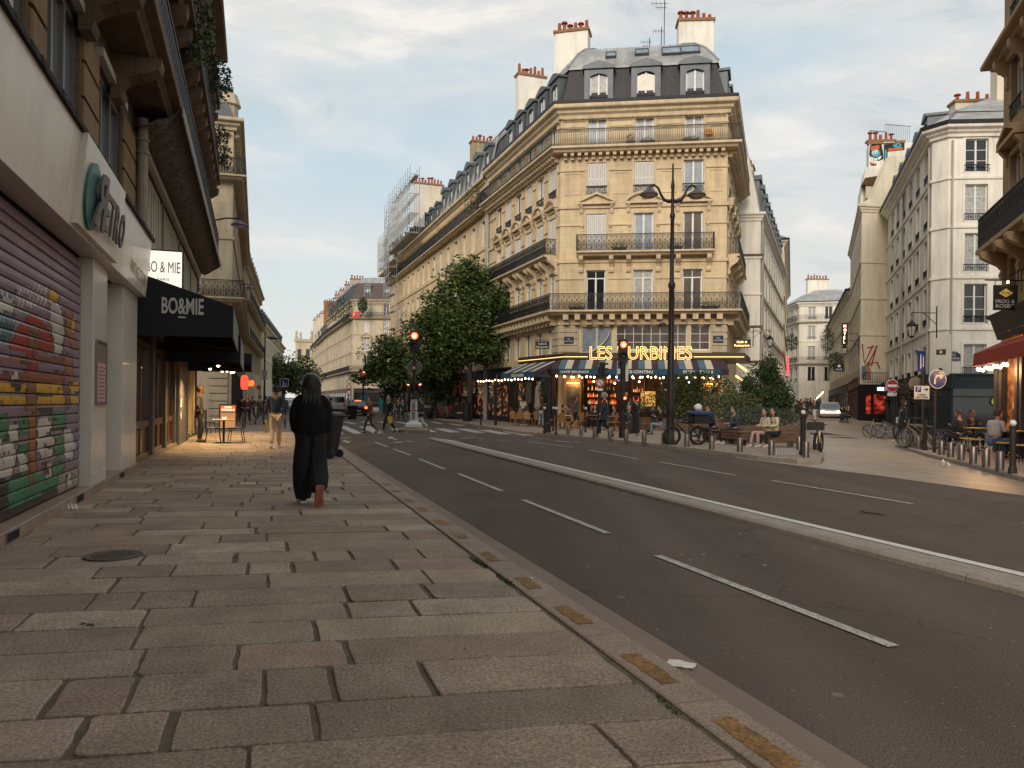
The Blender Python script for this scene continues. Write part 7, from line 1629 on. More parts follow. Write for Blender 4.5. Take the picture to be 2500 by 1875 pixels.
p = px(1795,1064); planter(p,3.0,.9,2.0,'planter of low olive and sage shrubs between the bench and the tree',[(GREEN3,(-.2,0,1.4),(1.4,.5,.7),1500),(GREENS,(.5,-.4,.85),(1.0,.35,.3),900)],R(-14),33)
p = px(1850,1079); planter(p,3.2,.8,1.4,'planter of sage green lavender behind the young women',[(GREENS,(0,0,.95),(1.6,.45,.38),1800)],R(-10),34,.09)
# tactile paving on the island
q = MB(); q.mat(PAINT)
for k in range(9):
    a,b_ = G(1896 + k * 5.8,1094,SW + .012),G(1897 + k * 6.8,1112,SW + .012); n = Vector((.022,0,0)); q.add([tuple(a - n),tuple(b_ - n),tuple(b_ + n),tuple(a + n)],[(0,1,2,3)])
structure(q,'tactile_paving','ribbed warning strip on the island corner')
# litter
def litter(name,label,cat,p,s,seed,m,crumple=.5):
    rg = random.Random(seed); q = MB(); q.mat(m); n = 5
    vs = [((i / n - .5) * s[0] + rg.uniform(-1,1) * s[0] * .04,(j / n - .5) * s[1] + rg.uniform(-1,1) * s[1] * .04,.006 + abs(rg.gauss(0,crumple)) * s[2]) for i in range(n + 1) for j in range(n + 1)]
    vs2 = [(x,y,z - .004) for x,y,z in vs]; q.add(vs + vs2,[(i * (n + 1) + j,(i + 1) * (n + 1) + j,(i + 1) * (n + 1) + j + 1,i * (n + 1) + j + 1) for i in range(n) for j in range(n)] + [((n + 1) ** 2 + i * (n + 1) + j,(n + 1) ** 2 + i * (n + 1) + j + 1,(n + 1) ** 2 + (i + 1) * (n + 1) + j + 1,(n + 1) ** 2 + (i + 1) * (n + 1) + j) for i in range(n) for j in range(n)])
    o = q.build(name); o.location = p; o.rotation_euler = (0,0,rg.uniform(0,3)); return tag(o,label,cat)
PAP = mat('paper_white',(.68,.62,.53),.8,var=.05); o = litter('napkin','flat folded white paper napkin lying in the gutter','litter',G(1661,1624,.008),(.16,.10,.01),3,PAP,.3); o.rotation_euler = (0,0,R(-25))
litter('crumpled_tissue','crumpled white tissue on the pale plaza paving','litter',G(2306,1139,.01),(.2,.14,.09),4,PAP,1); litter('crumpled_tissue','small crumpled tissue at the foot of the marble plinth','litter',px(178,1245),(.1,.06,.035),5,PAP,1)
litter('paper_scrap','tiny white paper scrap on the gutter edge near the mossy joint','litter',px(1297,1414),(.04,.02,.01),6,PAP,.5)
q = MB(); q.mat(MATS['twig']); a = G(2100,1247,.01); q.tube([G(2100,1247,.03),G(2112,1251,.02),G(2140,1254,.015),G(2162,1258,.02)],[.012,.014,.012,.006],5); q.tube([G(2100,1247,.03),G(2104,1250,.05)],.008,4); o = q.build('stick'); tag(o,'thin dark stick lying on the far carriageway','stick')
mh = px(277,1357); q = MB(); q.mat(mat('cast_iron',(.11,.085,.068),.6,.4,var=.3,scale=12,bump=.5,bscale=40)); q.lathe([(.23,-.01),(.23,.003),(.215,.004),(.21,.001)],36,caps=False); q.lathe([(.21,.001),(.001,.0015)],36,caps=False)
for i in range(-5,6):
    for j in range(-5,6):
        if i * i + j * j < 24: q.box(i * .036 - .01,i * .036 + .01,j * .036 - .01,j * .036 + .01,.0015,.004)
o = q.build('manhole_cover'); o.location = mh + Vector((0,0,.007)); tag(o,'round cast iron manhole cover in the slab pavement','manhole cover')
q = MB(); rg = random.Random(8); q.mat(mat('moss',(.03,.055,.012),.9,var=.4,scale=20))
for (x0,y0,x1,y1,n) in ((1150,1362,1190,1386,260),(1215,1405,1248,1425,200),(200,1525,235,1528,60),(1600,1700,1660,1745,60)):
    for _ in range(n): k = rg.random(); p = px(x0 + (x1 - x0) * k + rg.gauss(0,3),y0 + (y1 - y0) * k + rg.gauss(0,2)); leaf_cloud(q,p,(.01,.01,.006),1,.018,rg)
o = q.build('moss'); o['kind'] = 'stuff'; o['label'] = 'green moss growing in the pavement joints'; o['category'] = 'moss'

q = MB(); q.mat(mat('gum',(.27,.225,.18),.8,var=.1)); rg = random.Random(77)
for _ in range(60):
    s_,t_ = 2.6 + 12 * rg.random() ** 1.6,rg.uniform(-1.9,1.6); p = st(s_,t_); r_ = rg.uniform(.007,.016); q.lathe([(r_,SW - .003),(r_ * .9,SW + .0035)],8,(p[0],p[1],0))
for _ in range(22):
    p = st(rg.uniform(3,22),rg.uniform(2.4,5.3)); r_ = rg.uniform(.008,.02); q.lathe([(r_,.0),(r_ * .9,.004)],8,(p[0],p[1],0))
o = q.build('chewing_gum'); o['kind'] = 'stuff'; o['label'] = 'pale flattened gum spots scattered on slabs and road'; o['category'] = 'gum'
for i,(k_,z1_) in enumerate(((6.2,16.8),(.2,16.8),(13.4,16.8))):
    q = MB(); q.mat(PLASTD); q.M = h13.F(0 if i != 1 else 2); x_ = [WL - .35,.2,9.6][i]; q.tube([(x_,-.1,3.4),(x_,-.1,z1_)],.06,6); q.build('downpipe',h13.root,world_=True)

# ================================================================ people
def skinm(name,V,E,m,levels=1,parent=None,label=None):
    """V: list of (co, radius); E: edges; one continuous skinned surface"""
    me = bpy.data.meshes.new(name); me.from_pydata([v[0] for v in V],E,[]); o = bpy.data.objects.new(name,me); C.objects.link(o)
    sk = o.modifiers.new('s','SKIN'); sk.use_smooth_shade = True; ss = o.modifiers.new('u','SUBSURF'); ss.levels = levels; ss.render_levels = levels
    for i,v in enumerate(V): r = v[1]; me.skin_vertices[0].data[i].radius = r if isinstance(r,tuple) else (r,r); me.skin_vertices[0].data[i].use_root = (i == 0)
    dg = bpy.context.evaluated_depsgraph_get(); nm = bpy.data.meshes.new_from_object(o.evaluated_get(dg)); o.modifiers.clear(); o.data = nm; bpy.data.meshes.remove(me); nm.name = name
    nm.materials.clear(); nm.materials.append(m); nm.polygons.foreach_set('use_smooth',[True] * len(nm.polygons))
    if parent is not None: o.parent = parent
    if label: o['label'] = label
    return o
def cl(c,name=None): return mat(name or 'cloth_%02d%02d%02d' % tuple(int(v * 99) for v in c),c,.85,var=.15,scale=7,bump=.3,bscale=14,sheen=.1)
SKIN = [mat('skin_light',(.42,.24,.17),.5,var=.05),mat('skin_mid',(.28,.14,.085),.5,var=.05),mat('skin_dark',(.09,.045,.03),.5,var=.05)]
HAIR = {'k': mat('hair_black',(.012,.010,.009),.6,var=.2),'b': mat('hair_brown',(.05,.025,.013),.6,var=.2),'g': mat('hair_grey',(.28,.26,.24),.7,var=.2),'o': mat('hair_auburn',(.20,.075,.03),.6,var=.2)}
SHOEW = mat('shoe_white',(.6,.58,.54),.6,var=.05); SHOEK = mat('shoe_black',(.02,.018,.018),.5,var=.1)
def V3(*a): return Vector(a)
def person(label,p,rz,h=1.74,pose='walk',top=(.02,.02,.022),legs=(.02,.02,.025),skin=0,hair='k',long_=False,coat=0,shoes=None,arms=None,bag=None,hat=None,wide=1.0,group=None,lean=0.0,fingers=False,skirt=False):
    t = thing('person',label,'person',p,rz,group); k = h / 1.75; S = SKIN[skin]; a = {}
    L_ = lean; sit = pose == 'sit'; z0 = .50 if sit else .93
    a['pel'] = V3(0,0,z0); a['ch'] = V3(0,L_ * .35,z0 + .37); a['nk'] = V3(0,L_ * .5,z0 + .55); a['hd'] = V3(0,L_ * .55 + .02,z0 + .70)
    for s,n in ((-1,'l'),(1,'r')):
        f = {'walk': s * 1.0,'stand': s * .12,'sit': 0,'lean': s * .2}[pose]
        a['hp' + n] = a['pel'] + V3(s * .09,0,-.05)
        if sit: a['kn' + n] = V3(s * .13,.42,.50); a['an' + n] = V3(s * .14,.46 + s * .05,.09)
        else:
            a['kn' + n] = V3(s * .10,.13 * f + .06,.50); a['an' + n] = V3(s * .10,(.27 if f > .5 else (-.34 if f < -.5 else .1 * f)),.09 if f > -.5 else .16)
            if pose == 'walk' and f < 0: a['kn' + n] = V3(s * .09,-.02,.49)
        a['to' + n] = a['an' + n] + V3(s * .02,.17,-.05 if a['an' + n].z < .12 else -.10)
        a['sh' + n] = a['ch'] + V3(s * .17 * wide,0,.13)
        ar = arms or ('lap' if sit else 'down')
        if ar == 'down': a['el' + n] = a['sh' + n] + V3(s * .06,-.05 - .07 * f,-.27); a['wr' + n] = a['el' + n] + V3(s * .0,.08 - .06 * f,-.23)
        elif ar == 'lap': a['el' + n] = a['sh' + n] + V3(s * .05,.02,-.26); a['wr' + n] = a['el' + n] + V3(-s * .08,.24,-.02)
        elif ar == 'front': a['el' + n] = a['sh' + n] + V3(s * .05,.0,-.26); a['wr' + n] = a['el' + n] + V3(-s * .10,.22,.08)
        elif ar == 'pocket': a['el' + n] = a['sh' + n] + V3(s * .13,-.05,-.26); a['wr' + n] = V3(s * .17,.05,z0 + .04)
        elif ar == 'phone': a['el' + n] = a['sh' + n] + V3(s * .05,.03,-.26); a['wr' + n] = (a['el' + n] + V3(-s * .04,.2,.18)) if s > 0 else a['el' + n] + V3(0,.05,-.22)
        d = (a['wr' + n] - a['el' + n]).normalized(); a['ha' + n] = a['wr' + n] + d * .09
    a = {q: v * k for q,v in a.items()}
    names = ['pel','ch','nk','hd'] + [x + n for n in 'lr' for x in ('hp','kn','an','to','sh','el','wr','ha')]; idx = {n: i for i,n in enumerate(names)}
    RR = dict(pel=.10,ch=.115,nk=.05,hd=.095,hp=.075,kn=.055,an=.038,to=.035,sh=.05,el=.036,wr=.026,ha=.034)
    V = [(a[n],RR[n if n in RR else n[:2]] * k) for n in names]; E = [(0,1),(1,2),(2,3)]
    for n in 'lr': E += [(0,idx['hp' + n]),(idx['hp' + n],idx['kn' + n]),(idx['kn' + n],idx['an' + n]),(idx['an' + n],idx['to' + n]),(1,idx['sh' + n]),(idx['sh' + n],idx['el' + n]),(idx['el' + n],idx['wr' + n]),(idx['wr' + n],idx['ha' + n])]
    if fingers:
        for n,s in (('l',-1),('r',1)):
            d = (a['ha' + n] - a['wr' + n]).normalized(); b0 = a['ha' + n]; fw = d.cross(V3(s,0,0)).normalized()
            for j,ln in enumerate((.060,.075,.080,.070)):
                i0 = len(V); r0 = b0 + d * .02 + fw * (.03 - .02 * j); V.append((r0,.010)); V.append((r0 + d * ln * .5 + V3(-s * .008,0,0),.009)); V.append((r0 + d * ln * .9 + V3(-s * .025,0,0),.007)); E += [(idx['ha' + n],i0),(i0,i0 + 1),(i0 + 1,i0 + 2)]
            i0 = len(V); V.append((a['wr' + n] + d * .05 + fw * .035,.011)); V.append((a['wr' + n] + d * .09 + fw * .055,.009)); E += [(idx['wr' + n],i0),(i0,i0 + 1)]
    skinm('body',V,E,S,1,t)
    # head with face
    hd = a['hd'] + V3(0,.0,.015) * k; q = MB(); q.mat(S); r = .098 * k; q.loft([[(hd.x + r * w_ * .80 * math.cos(2 * math.pi * j / 12),hd.y + .01 + r * d_ * math.sin(2 * math.pi * j / 12) + o_,hd.z + z * k) for j in range(12)] for z,w_,d_,o_ in ((-.12,.45,.45,.02),(-.10,.72,.75,.025),(-.04,.95,.95,.01),(.02,1.0,1.05,0),(.07,.9,.95,0),(.105,.55,.6,0),(.115,.1,.1,0))])
    q.loft([[(x * k,hd.y + y * k,hd.z + z * k) for x,y,z in ((-.016,.09,-.045),(.016,.09,-.045),(0,.088,.01))],[(x * k,hd.y + y * k,hd.z + z * k) for x,y,z in ((-.008,.125,-.04),(.008,.125,-.04),(0,.1,.0))]])
    for s in (-1,1): q.sphere((s * .082 * k,hd.y,hd.z - .02 * k),.022 * k,6,4)
    q.mat(BK)
    for s in (-1,1): q.sphere((s * .032 * k,hd.y + .095 * k,hd.z + .005),.009 * k,6,4)
    q.box(-.03 * k,.03 * k,hd.y + .093 * k,hd.y + .103 * k,hd.z - .075 * k,hd.z - .068 * k); q.build('head',t,smooth_=True)
    if hair:
        q = MB(); q.mat(HAIR[hair]); r = .108 * k
        q.loft([[(hd.x + r * w_ * .86 * math.cos(2 * math.pi * j / 12),hd.y - .012 + r * w_ * math.sin(2 * math.pi * j / 12) * (1 if math.sin(2 * math.pi * j / 12) < .2 else f_),hd.z + z * k) for j in range(12)] for z,w_,f_ in ([(-.36,.7,.1),(-.2,1.0,.1)] if long_ else []) + [(-.06,.98,.2),(.0,1.0,.45),(.05,1.03,.98),(.10,.78,1),(.132,.1,1)]]); q.build('hair',t,smooth_=True)
    if hat:
        q = MB(); q.mat(cl(hat)); q.lathe([(.105,.04),(.108,.07),(.085,.12),(.02,.14)],12,hd); q.box(-.06,.06,hd.y + .08,hd.y + .19,hd.z + .045,hd.z + .058); q.build('cap',t,smooth_=True)
    # clothes
    g = .03 * k; V = [(a['pel'] + V3(0,0,.04),(.135 * wide + .01) * k),((a['pel'] + a['ch']) / 2,.125 * wide * k),(a['ch'],.135 * wide * k),(a['nk'] - V3(0,0,.03),.065 * k)]; E = [(0,1),(1,2),(2,3)]
    for n in 'lr': i = len(V); V += [(a['sh' + n],.072 * k),(a['el' + n],.056 * k),(a['wr' + n],.042 * k)]; E += [(2,i),(i,i + 1),(i + 1,i + 2)]
    skinm('jacket' if coat else 'top',V,E,cl(top),1,t)
    V = [(a['pel'],.13 * k)]; E = []
    for n in 'lr': i = len(V); V += [(a['hp' + n],.092 * k),(a['kn' + n],.072 * k),(a['an' + n] + V3(0,0,.0),.058 * k)]; E += [(0,i),(i,i + 1),(i + 1,i + 2)]
    skinm('trousers',V,E,cl(legs),1,t)
    if coat or skirt:
        z1 = a['pel'].z - (coat or .6) * k; q = MB(); q.mat(cl(top if coat else legs)); c_ = a['pel']; sp = .0 if pose != 'walk' else .06
        q.loft([[(c_.x + rx * math.cos(2 * math.pi * j / 14) * k,c_.y + ry * math.sin(2 * math.pi * j / 14) * k,z + .012 * math.sin(j * 2.4)) for j in range(14)] for z,rx,ry in ((z1,.20 * wide,.18 + sp),((z1 + c_.z) / 2,.185 * wide,.16 + sp * .5),(c_.z + .1,.165 * wide,.14))]); q.build('coat_hem' if coat else 'skirt',t,smooth_=True)
    for n in 'lr':
        A_,T_ = a['an' + n],a['to' + n]; q = MB(); q.mat(shoes or SHOEK); d = (T_ - A_); 
        u = Vector((d.x,d.y,d.z)); c0 = A_ + V3(0,-.05,-.045) * k; c1 = c0 + u * 1.35
        q.tube([c0,c0 + u * .45,c0 + u * 1.0,c1],[.042 * k,.045 * k,.042 * k,.02],8); q.build('shoe',t,smooth_=True)
    if bag:
        col,n,kind = bag; w = a['ha' + n]; q = MB(); q.mat(cl(col))
        if kind == 'tote': q.loft([[(w.x + x,w.y + y,w.z + z) for x,y in ((-.03,-.15),(.03,-.15),(.03,.15),(-.03,.15))] for z in (-.42,-.1)]); q.tube([(w.x,w.y - .08,w.z - .1),(w.x,w.y,w.z + .02),(w.x,w.y + .08,w.z - .1)],.008,4)
        else: s = -1 if n == 'l' else 1; q.loft([[(s * .2 * k + x,y,a['pel'].z + z) for x,y in ((-.05,-.13),(.05,-.13),(.05,.1),(-.05,.1))] for z in (-.12,.12)]); q.tube([(s * .2 * k,-.02,a['pel'].z + .12),(0,-.12,a['ch'].z),(-s * .1,0,a['nk'].z)],.012,4)
        q.build('bag',t)
    return t
JN = (.05,.09,.16); JL = (.22,.29,.36); NV = (.018,.025,.05); BKT = (.016,.015,.017); CHI = (.45,.34,.22)
GP = SW
def PP(x,y,h=GP): return G(x,y,h)
person('man in navy jacket and beige chinos walking away, yellow tote in his hand',PP(672,1094),R(17),1.76,'walk',NV,CHI,1,'k',shoes=SHOEW,bag=((.42,.26,.06),'l','tote'),wide=1.12,fingers=True)
person('passer in dark blue walking ahead of the man in chinos',PP(691,1043),R(17),1.70,'walk',NV,(.03,.07,.10),1,'k')
person('woman in maroon jacket and black trousers walking towards the camera',PP(604,1036),R(190),1.68,'walk',(.08,.02,.025),BKT,0,'b',long_=True,bag=(BKT,'l','side'))
person('woman in long olive trench coat seen from behind',PP(634,1035),R(-20),1.66,'walk',(.10,.085,.05),JN,0,'b',coat=.42,bag=(BKT,'r','side'))
for i,(x,y) in enumerate([(590,1030),(616,1026),(648,1024),(656,1021)]): person(['dark clad passer half behind the woman in maroon','passer between the woman in maroon and the trench coat, far behind','far passer in black beyond the olive trench coat','furthest passer on the left pavement'][i],PP(x,y,.06),R(17 + 160 * (i % 2)),1.72,'walk',[BKT,(.05,.04,.04),NV,BKT][i],BKT,0,'k',group='distant passers on the left pavement')
person('man in beige cap and dark hoodie leaning in the lit doorway',PP(486,1079),R(-70),1.78,'lean',(.035,.032,.022),BKT,1,'k',arms='pocket',hat=(.52,.33,.15),fingers=True,wide=1.1)
person('person in brown jacket and grey trousers walking on the crossing',G(903,1058),R(120),1.68,'walk',(.11,.045,.022),(.06,.055,.06),0,'b',wide=1.15)
person('person in long black coat with a yellow bag on the crossing',G(949,1056),R(150),1.80,'walk',BKT,BKT,0,'k',coat=.5,bag=((.55,.33,.04),'l','tote'),wide=1.05)
person('woman in black blazer and white trousers beside the refuge column',G(1029,1050),R(100),1.72,'walk',BKT,(.55,.53,.50),0,'b',coat=.2)
person('man in rust jacket crossing in front of the white van',G(806,1027),R(-80),1.74,'walk',(.20,.05,.03),NV,2,'k')
person('man in cream jacket and jeans standing by the cafe chairs',PP(1277,1038),R(-40),1.80,'stand',(.60,.55,.42),JN,2,'k',arms='front',shoes=SHOEW)
person('woman in brown jacket and pale jeans standing behind the parasol post',PP(1321,1043),R(-20),1.68,'stand',(.05,.025,.02),JL,0,'b',long_=True,arms='phone')
person('young man in grey hoodie striding right past the cafe tables',PP(1404,1049),R(-90),1.74,'walk',(.07,.06,.05),BKT,1,'b')
person('large man in dark blue coat walking left past the cafe',PP(1475,1067),R(85),1.84,'walk',(.025,.035,.055),BKT,0,'g',coat=.25,wide=1.2)
person('figure in long black robe standing beside the red traffic light',PP(1552,1063),R(30),1.74,'stand',BKT,BKT,0,'k',coat=.8,arms='phone',shoes=SHOEW)
person('person with raised hand standing under the awning behind the bald man',PP(1535,1046),R(-60),1.72,'stand',(.04,.035,.035),BKT,0,'k',arms='phone')
def sitter(label,x,y,rz,top,legs,skin=0,hair='k',**k): return person(label,PP(x,y,k.pop('gh',SW)),rz,k.pop('h',1.74),'sit',top,legs,skin,hair,**k)
sitter('bald bearded man in denim shirt and jeans sitting on the bench',1537,1058,R(75),(.05,.06,.08),JN,0,None,arms='phone',shoes=SHOEW,wide=1.15)
sitter('young man in black jacket and pale jeans sitting on the bench end',1612,1061,R(80),BKT,JL,0,'k',arms='front')
person('child in denim jacket standing behind the young man in pale jeans',PP(1594,1050),R(170),1.45,'stand',NV,BKT,1,'k',arms='front')
sitter('man in navy jacket sitting behind the delivery bicycle',1740,1079,R(100),(.012,.018,.035),BKT,0,'b',wide=1.15,lean=.25)
sitter('man in charcoal shirt and white trainers sitting alone by the sage planter',1792,1083,R(95),(.04,.04,.055),BKT,0,'k',shoes=SHOEW,wide=1.1)
sitter('dark haired young woman in cream top with a beige tote',1868,1090,R(110),(.50,.42,.32),(.42,.30,.26),0,'k',long_=True,shoes=SHOEW,h=1.66,bag=((.48,.32,.22),'l','side'))
sitter('young woman in pale yellow blouse and black skirt on the planter bench',1893,1091,R(100),(.56,.52,.32),BKT,0,'k',long_=True,shoes=SHOEW,h=1.68,lean=.1)
CG = 'cafe customers seated under the awning'
for x,y,rz,tp,lg,lab in ((1297,1035,-60,(.35,.02,.02),NV,'customer in a red top seated behind the man in cream jacket'),(1308,1040,60,(.04,.035,.03),(.06,.045,.04),'customer in dark clothes with pale trainers next to the red top'),(1374,1043,-100,(.03,.03,.03),(.05,.05,.05),'bearded customer in black vest at the table under the grey poster'),
                              (1386,1046,80,(.10,.05,.03),BKT,'customer in brown facing the bearded man'),(1443,1043,200,(.02,.02,.02),BKT,'woman in black floral blouse seated left of the no turn sign'),(1452,1046,170,(.03,.025,.03),BKT,'customer seated beside the floral blouse'),(1500,1050,100,(.05,.04,.035),(.04,.04,.05),'customer seated between the big man in blue and the red light'),(1424,1039,150,(.06,.05,.045),BKT,'customer seated far back under the striped awning')):
    sitter(lab,x,y,R(rz),tp,lg,0,'b' if x % 2 else 'k',group=CG)
# side street figures
person('man in black with auburn hair standing by the thick white capped post',G(1963,1050,.05),R(10),1.76,'stand',BKT,BKT,0,'o',wide=1.1)
person('woman in green top and white trousers walking up the side street',G(1988,1028,.05),R(190),1.68,'walk',(.03,.05,.03),(.50,.50,.48),0,'b')
person('person in black walking in front of the silver car',G(2035,1020,.05),R(200),1.78,'walk',BKT,(.05,.04,.04),1,'k')
for i,(x,y) in enumerate([(1966,1003),(1972,1008),(1978,1001),(1984,1010),(1991,1002),(1997,1006),(1945,1020),(1955,1012),(1950,1028),(2002,1000)]):
    person('dark clad walker in the side street crowd, ' + ['nearest the lit shop on the left','just behind the woman in white trousers','tallest of the far group','in the middle of the group','walking away at the back','right edge of the group','half hidden by the shrub tree','behind the parked bicycles','in front of the shrub tree trunk','last one beside the silver car'][i],G(x,y + 6),R(i * 50),1.72,'walk',[BKT,NV,(.05,.03,.02),BKT][i % 4],BKT,i % 3,'kb'[i % 2],group='walkers crowding the side street')
for i,(x,y) in enumerate([(2056,1026),(2066,1030),(2072,1031)]): sitter(['left sitter outside the red lit restaurant','middle sitter outside the red lit restaurant, seen from behind','right sitter leaning by the restaurant corner'][i],x,y,R(-60 + 90 * i),BKT,BKT,0,'k',group='sitters outside the restaurant',gh=.05)
person('woman in black coat with a white bag stepping onto the right pavement',G(2204,1082,.11),R(-80),1.70,'walk',BKT,BKT,0,'b',long_=True,coat=.3,shoes=SHOEW,bag=((.55,.52,.45),'l','side'))
TG = 'pub terrace customers'
for x,y,rz,tp,lg,hr,lab,w in ((2341,1100,20,BKT,BKT,'b','man in black over a white shirt seated at the left end of the pub terrace',1.15),(2425,1118,-85,(.36,.32,.31),JN,'b','heavy man in pale grey sweatshirt and jeans leaning on a terrace table',1.45),(2442,1096,150,NV,JN,'k','young man with dark hair facing the camera at the pub table',1.0),(2462,1097,120,(.02,.04,.08),JN,'k','young man in blue resting his cheek on his hand',1.0),(2372,1094,180,(.06,.05,.04),BKT,'b','customer half hidden behind the man in black',1.0),(2500,1110,90,BKT,BKT,'k','person in black at the right picture edge by the terrace post',1.1)):
    sitter(lab,x,y,R(rz),tp,lg,0,hr,group=TG,gh=.11,wide=w,arms='front',lean=.2 if w > 1.3 else 0)
# ---- the walker in black close by: wide sweater, wide trousers, long hair, headphones, one sole showing
wp = PP(757,1229); FW = R(17.6); t = thing('person','woman all in black with long hair and headphones walking away on the slabs','person',wp,FW)
K = mat('knit_black',(.008,.0072,.0078),.9,var=.4,scale=5,bump=1.0,bscale=9,spec=.2); K2 = mat('trouser_black',(.0065,.0065,.0075),.8,var=.3,scale=3,bump=.4,bscale=8)
skinm('body',[(V3(0,0,.95),.10),(V3(0,0,1.25),.10),(V3(0,0,1.44),.05),(V3(0,0,1.58),.085),(V3(-.08,0,.9),.07),(V3(-.09,.06,.48),.05),(V3(-.09,.12,.10),.035),(V3(-.10,.27,.05),.03),(V3(.08,0,.9),.07),(V3(.09,-.02,.48),.05),(V3(.10,-.20,.30),.025),(V3(.10,-.30,.2),.015),(V3(-.14,0,1.34),.05),(V3(-.19,0,1.12),.036),(V3(-.13,.08,.96),.03),(V3(.14,0,1.34),.05),(V3(.19,0,1.12),.036),(V3(.13,.08,.96),.03)],
      [(0,1),(1,2),(2,3),(0,4),(4,5),(5,6),(6,7),(0,8),(8,9),(9,10),(10,11),(1,12),(12,13),(13,14),(1,15),(15,16),(16,17)],SKIN[0],1,t)
def ell(cx,cy,rx,ry,z,n=22,j=0,sd=0): return [(cx + (rx + j * noise.noise(Vector((k * .9,z * 6,sd)))) * math.cos(2 * math.pi * k / n),cy + (ry + j * noise.noise(Vector((k * .9,z * 6,sd + 4)))) * math.sin(2 * math.pi * k / n),z) for k in range(n)]
q = MB(); q.mat(K); q.loft([ell(-.005,.0,rx,ry,z,j=.03,sd=1) for z,rx,ry in ((.85,.19,.14),(.89,.20,.16),(.97,.215,.175),(1.08,.225,.18),(1.2,.22,.175),(1.3,.20,.16),(1.37,.17,.14),(1.42,.12,.11),(1.46,.06,.07))]); q.build('sweater',t,smooth_=True)
for s in (-1,1):
    q = MB(); q.mat(K); pts = [(s * .11,0,1.39),(s * .155,0,1.33),(s * .19,-.005,1.22),(s * .20,-.005,1.10),(s * .185,.02,.98),(s * .14,.07,.91)]; rs = [.06,.078,.08,.078,.07,.05]; q.tube([V3(*p) for p in pts],rs,12); q.build('sleeve',t,smooth_=True)
q = MB(); q.mat(K2)
q.loft([ell(cx,cy,rx,ry,z,j=.026,sd=3) for z,cx,cy,rx,ry in ((.06,-.085,.08,.085,.10),(.12,-.088,.08,.105,.12),(.25,-.092,.07,.122,.13),(.45,-.085,.04,.135,.14),(.62,-.082,.02,.135,.145),(.78,-.08,0,.12,.15),(.92,-.06,0,.14,.15))])
q.build('trouser_leg',t,smooth_=True)
q = MB(); q.mat(K2); q.loft([[(p[0],p[1],p[2]) for p in ell(cx,cy,rx,ry,z,j=.026,sd=5)] for z,cx,cy,rx,ry in ((.17,.075,-.22,.075,.10),(.23,.085,-.2,.115,.13),(.36,.092,-.1,.135,.15),(.48,.085,-.02,.13,.14),(.62,.078,0,.128,.14),(.78,.075,0,.12,.15),(.92,.06,0,.14,.15))]); q.build('trouser_leg',t,smooth_=True)
q = MB(); q.mat(mat('hair_jet',(.016,.010,.007),.5,spec=.35,var=.3,scale=20)); q.loft([ell(0,-.02,rx,ry,z,j=.006,sd=7) for z,rx,ry in ((1.24,.10,.05),(1.30,.125,.08),(1.4,.13,.105),(1.5,.125,.11),(1.58,.118,.115),(1.64,.10,.105),(1.675,.07,.08),(1.695,.02,.03))])
for k in range(26): x = -.11 + .22 * k / 25; q.tube([V3(x * .8,-.10,1.5),V3(x,-.13 + .02 * math.sin(k),1.32),V3(x * 1.05 + .01 * math.sin(k * 3),-.13,1.17 + .05 * math.sin(k * 2.1))],[.012,.009,.003],4)
q.build('hair',t,smooth_=True)
q = MB(); q.mat(mat('headphone_grey',(.30,.27,.25),.35,.3,var=.1)); q.tube([V3(.118 * math.cos(R(a_)),.0,1.575 + .125 * math.sin(R(a_))) for a_ in range(0,181,15)],.011,8)
for s in (-1,1): q.M = Matrix.Translation((s * .112,0,1.565)) @ Matrix.Rotation(R(90),4,'Y'); q.lathe([(.036,-.02),(.04,0),(.034,.02)],14)
q.M = None; q.build('headphones',t,smooth_=True)
SOLE = mat('pink_sole',(.40,.13,.08),.7,var=.25,scale=30,bump=.6,bscale=50); SHB = mat('trainer_dark',(.06,.045,.04),.7,var=.2)
def foot(M,sole_up):
    q = MB(); q.M = M; prof = [(-.13,.030,.0),(-.115,.042,.0),(-.05,.038,.0),(.0,.036,.0),(.06,.047,.0),(.11,.043,.0),(.14,.022,.0)]
    def ring(z,sc): return [(-w * sc,y * (1 if sc > .8 else .95),z) for y,w,_ in prof] + [(w * sc,y * (1 if sc > .8 else .95),z) for y,w,_ in prof[::-1]]
    q.mat(SOLE if sole_up else WB); q.loft([ring(0,.97),ring(.006,1.04),ring(.028,1.02)]); o = q.build('sole',t); q = MB(); q.M = M; q.mat(SHB); q.loft([ring(.0285,.98),ring(.06,.85),[(x * .8,y * .6 - .03,z + .03) for x,y,z in ring(.07,.75)]]); q.build('shoe',t,smooth_=True)
    if sole_up:
        q = MB(); q.M = M; q.mat(mat('sole_groove',(.16,.045,.03),.8,var=.1))
        for k in range(9): y = -.11 + k * .028; w = .03 if k not in (3,4) else .02; q.box(-w,w,y,y + .005,-.004,.0)
        q.tube([V3(.022 * math.cos(a_ / 10 * 6.283),.07 + .028 * math.sin(a_ / 10 * 6.283),-.003) for a_ in range(10)],.003,4,closed=True); q.build('tread',t)
foot(Matrix.Translation((-.085,.14,.004)),False); foot(Matrix.Translation((.095,-.42,.14)) @ Matrix.Diagonal((1.22,1,1.02,1)) @ Matrix.Rotation(R(8),4,'Z') @ Matrix.Rotation(R(-78),4,'X'),True)

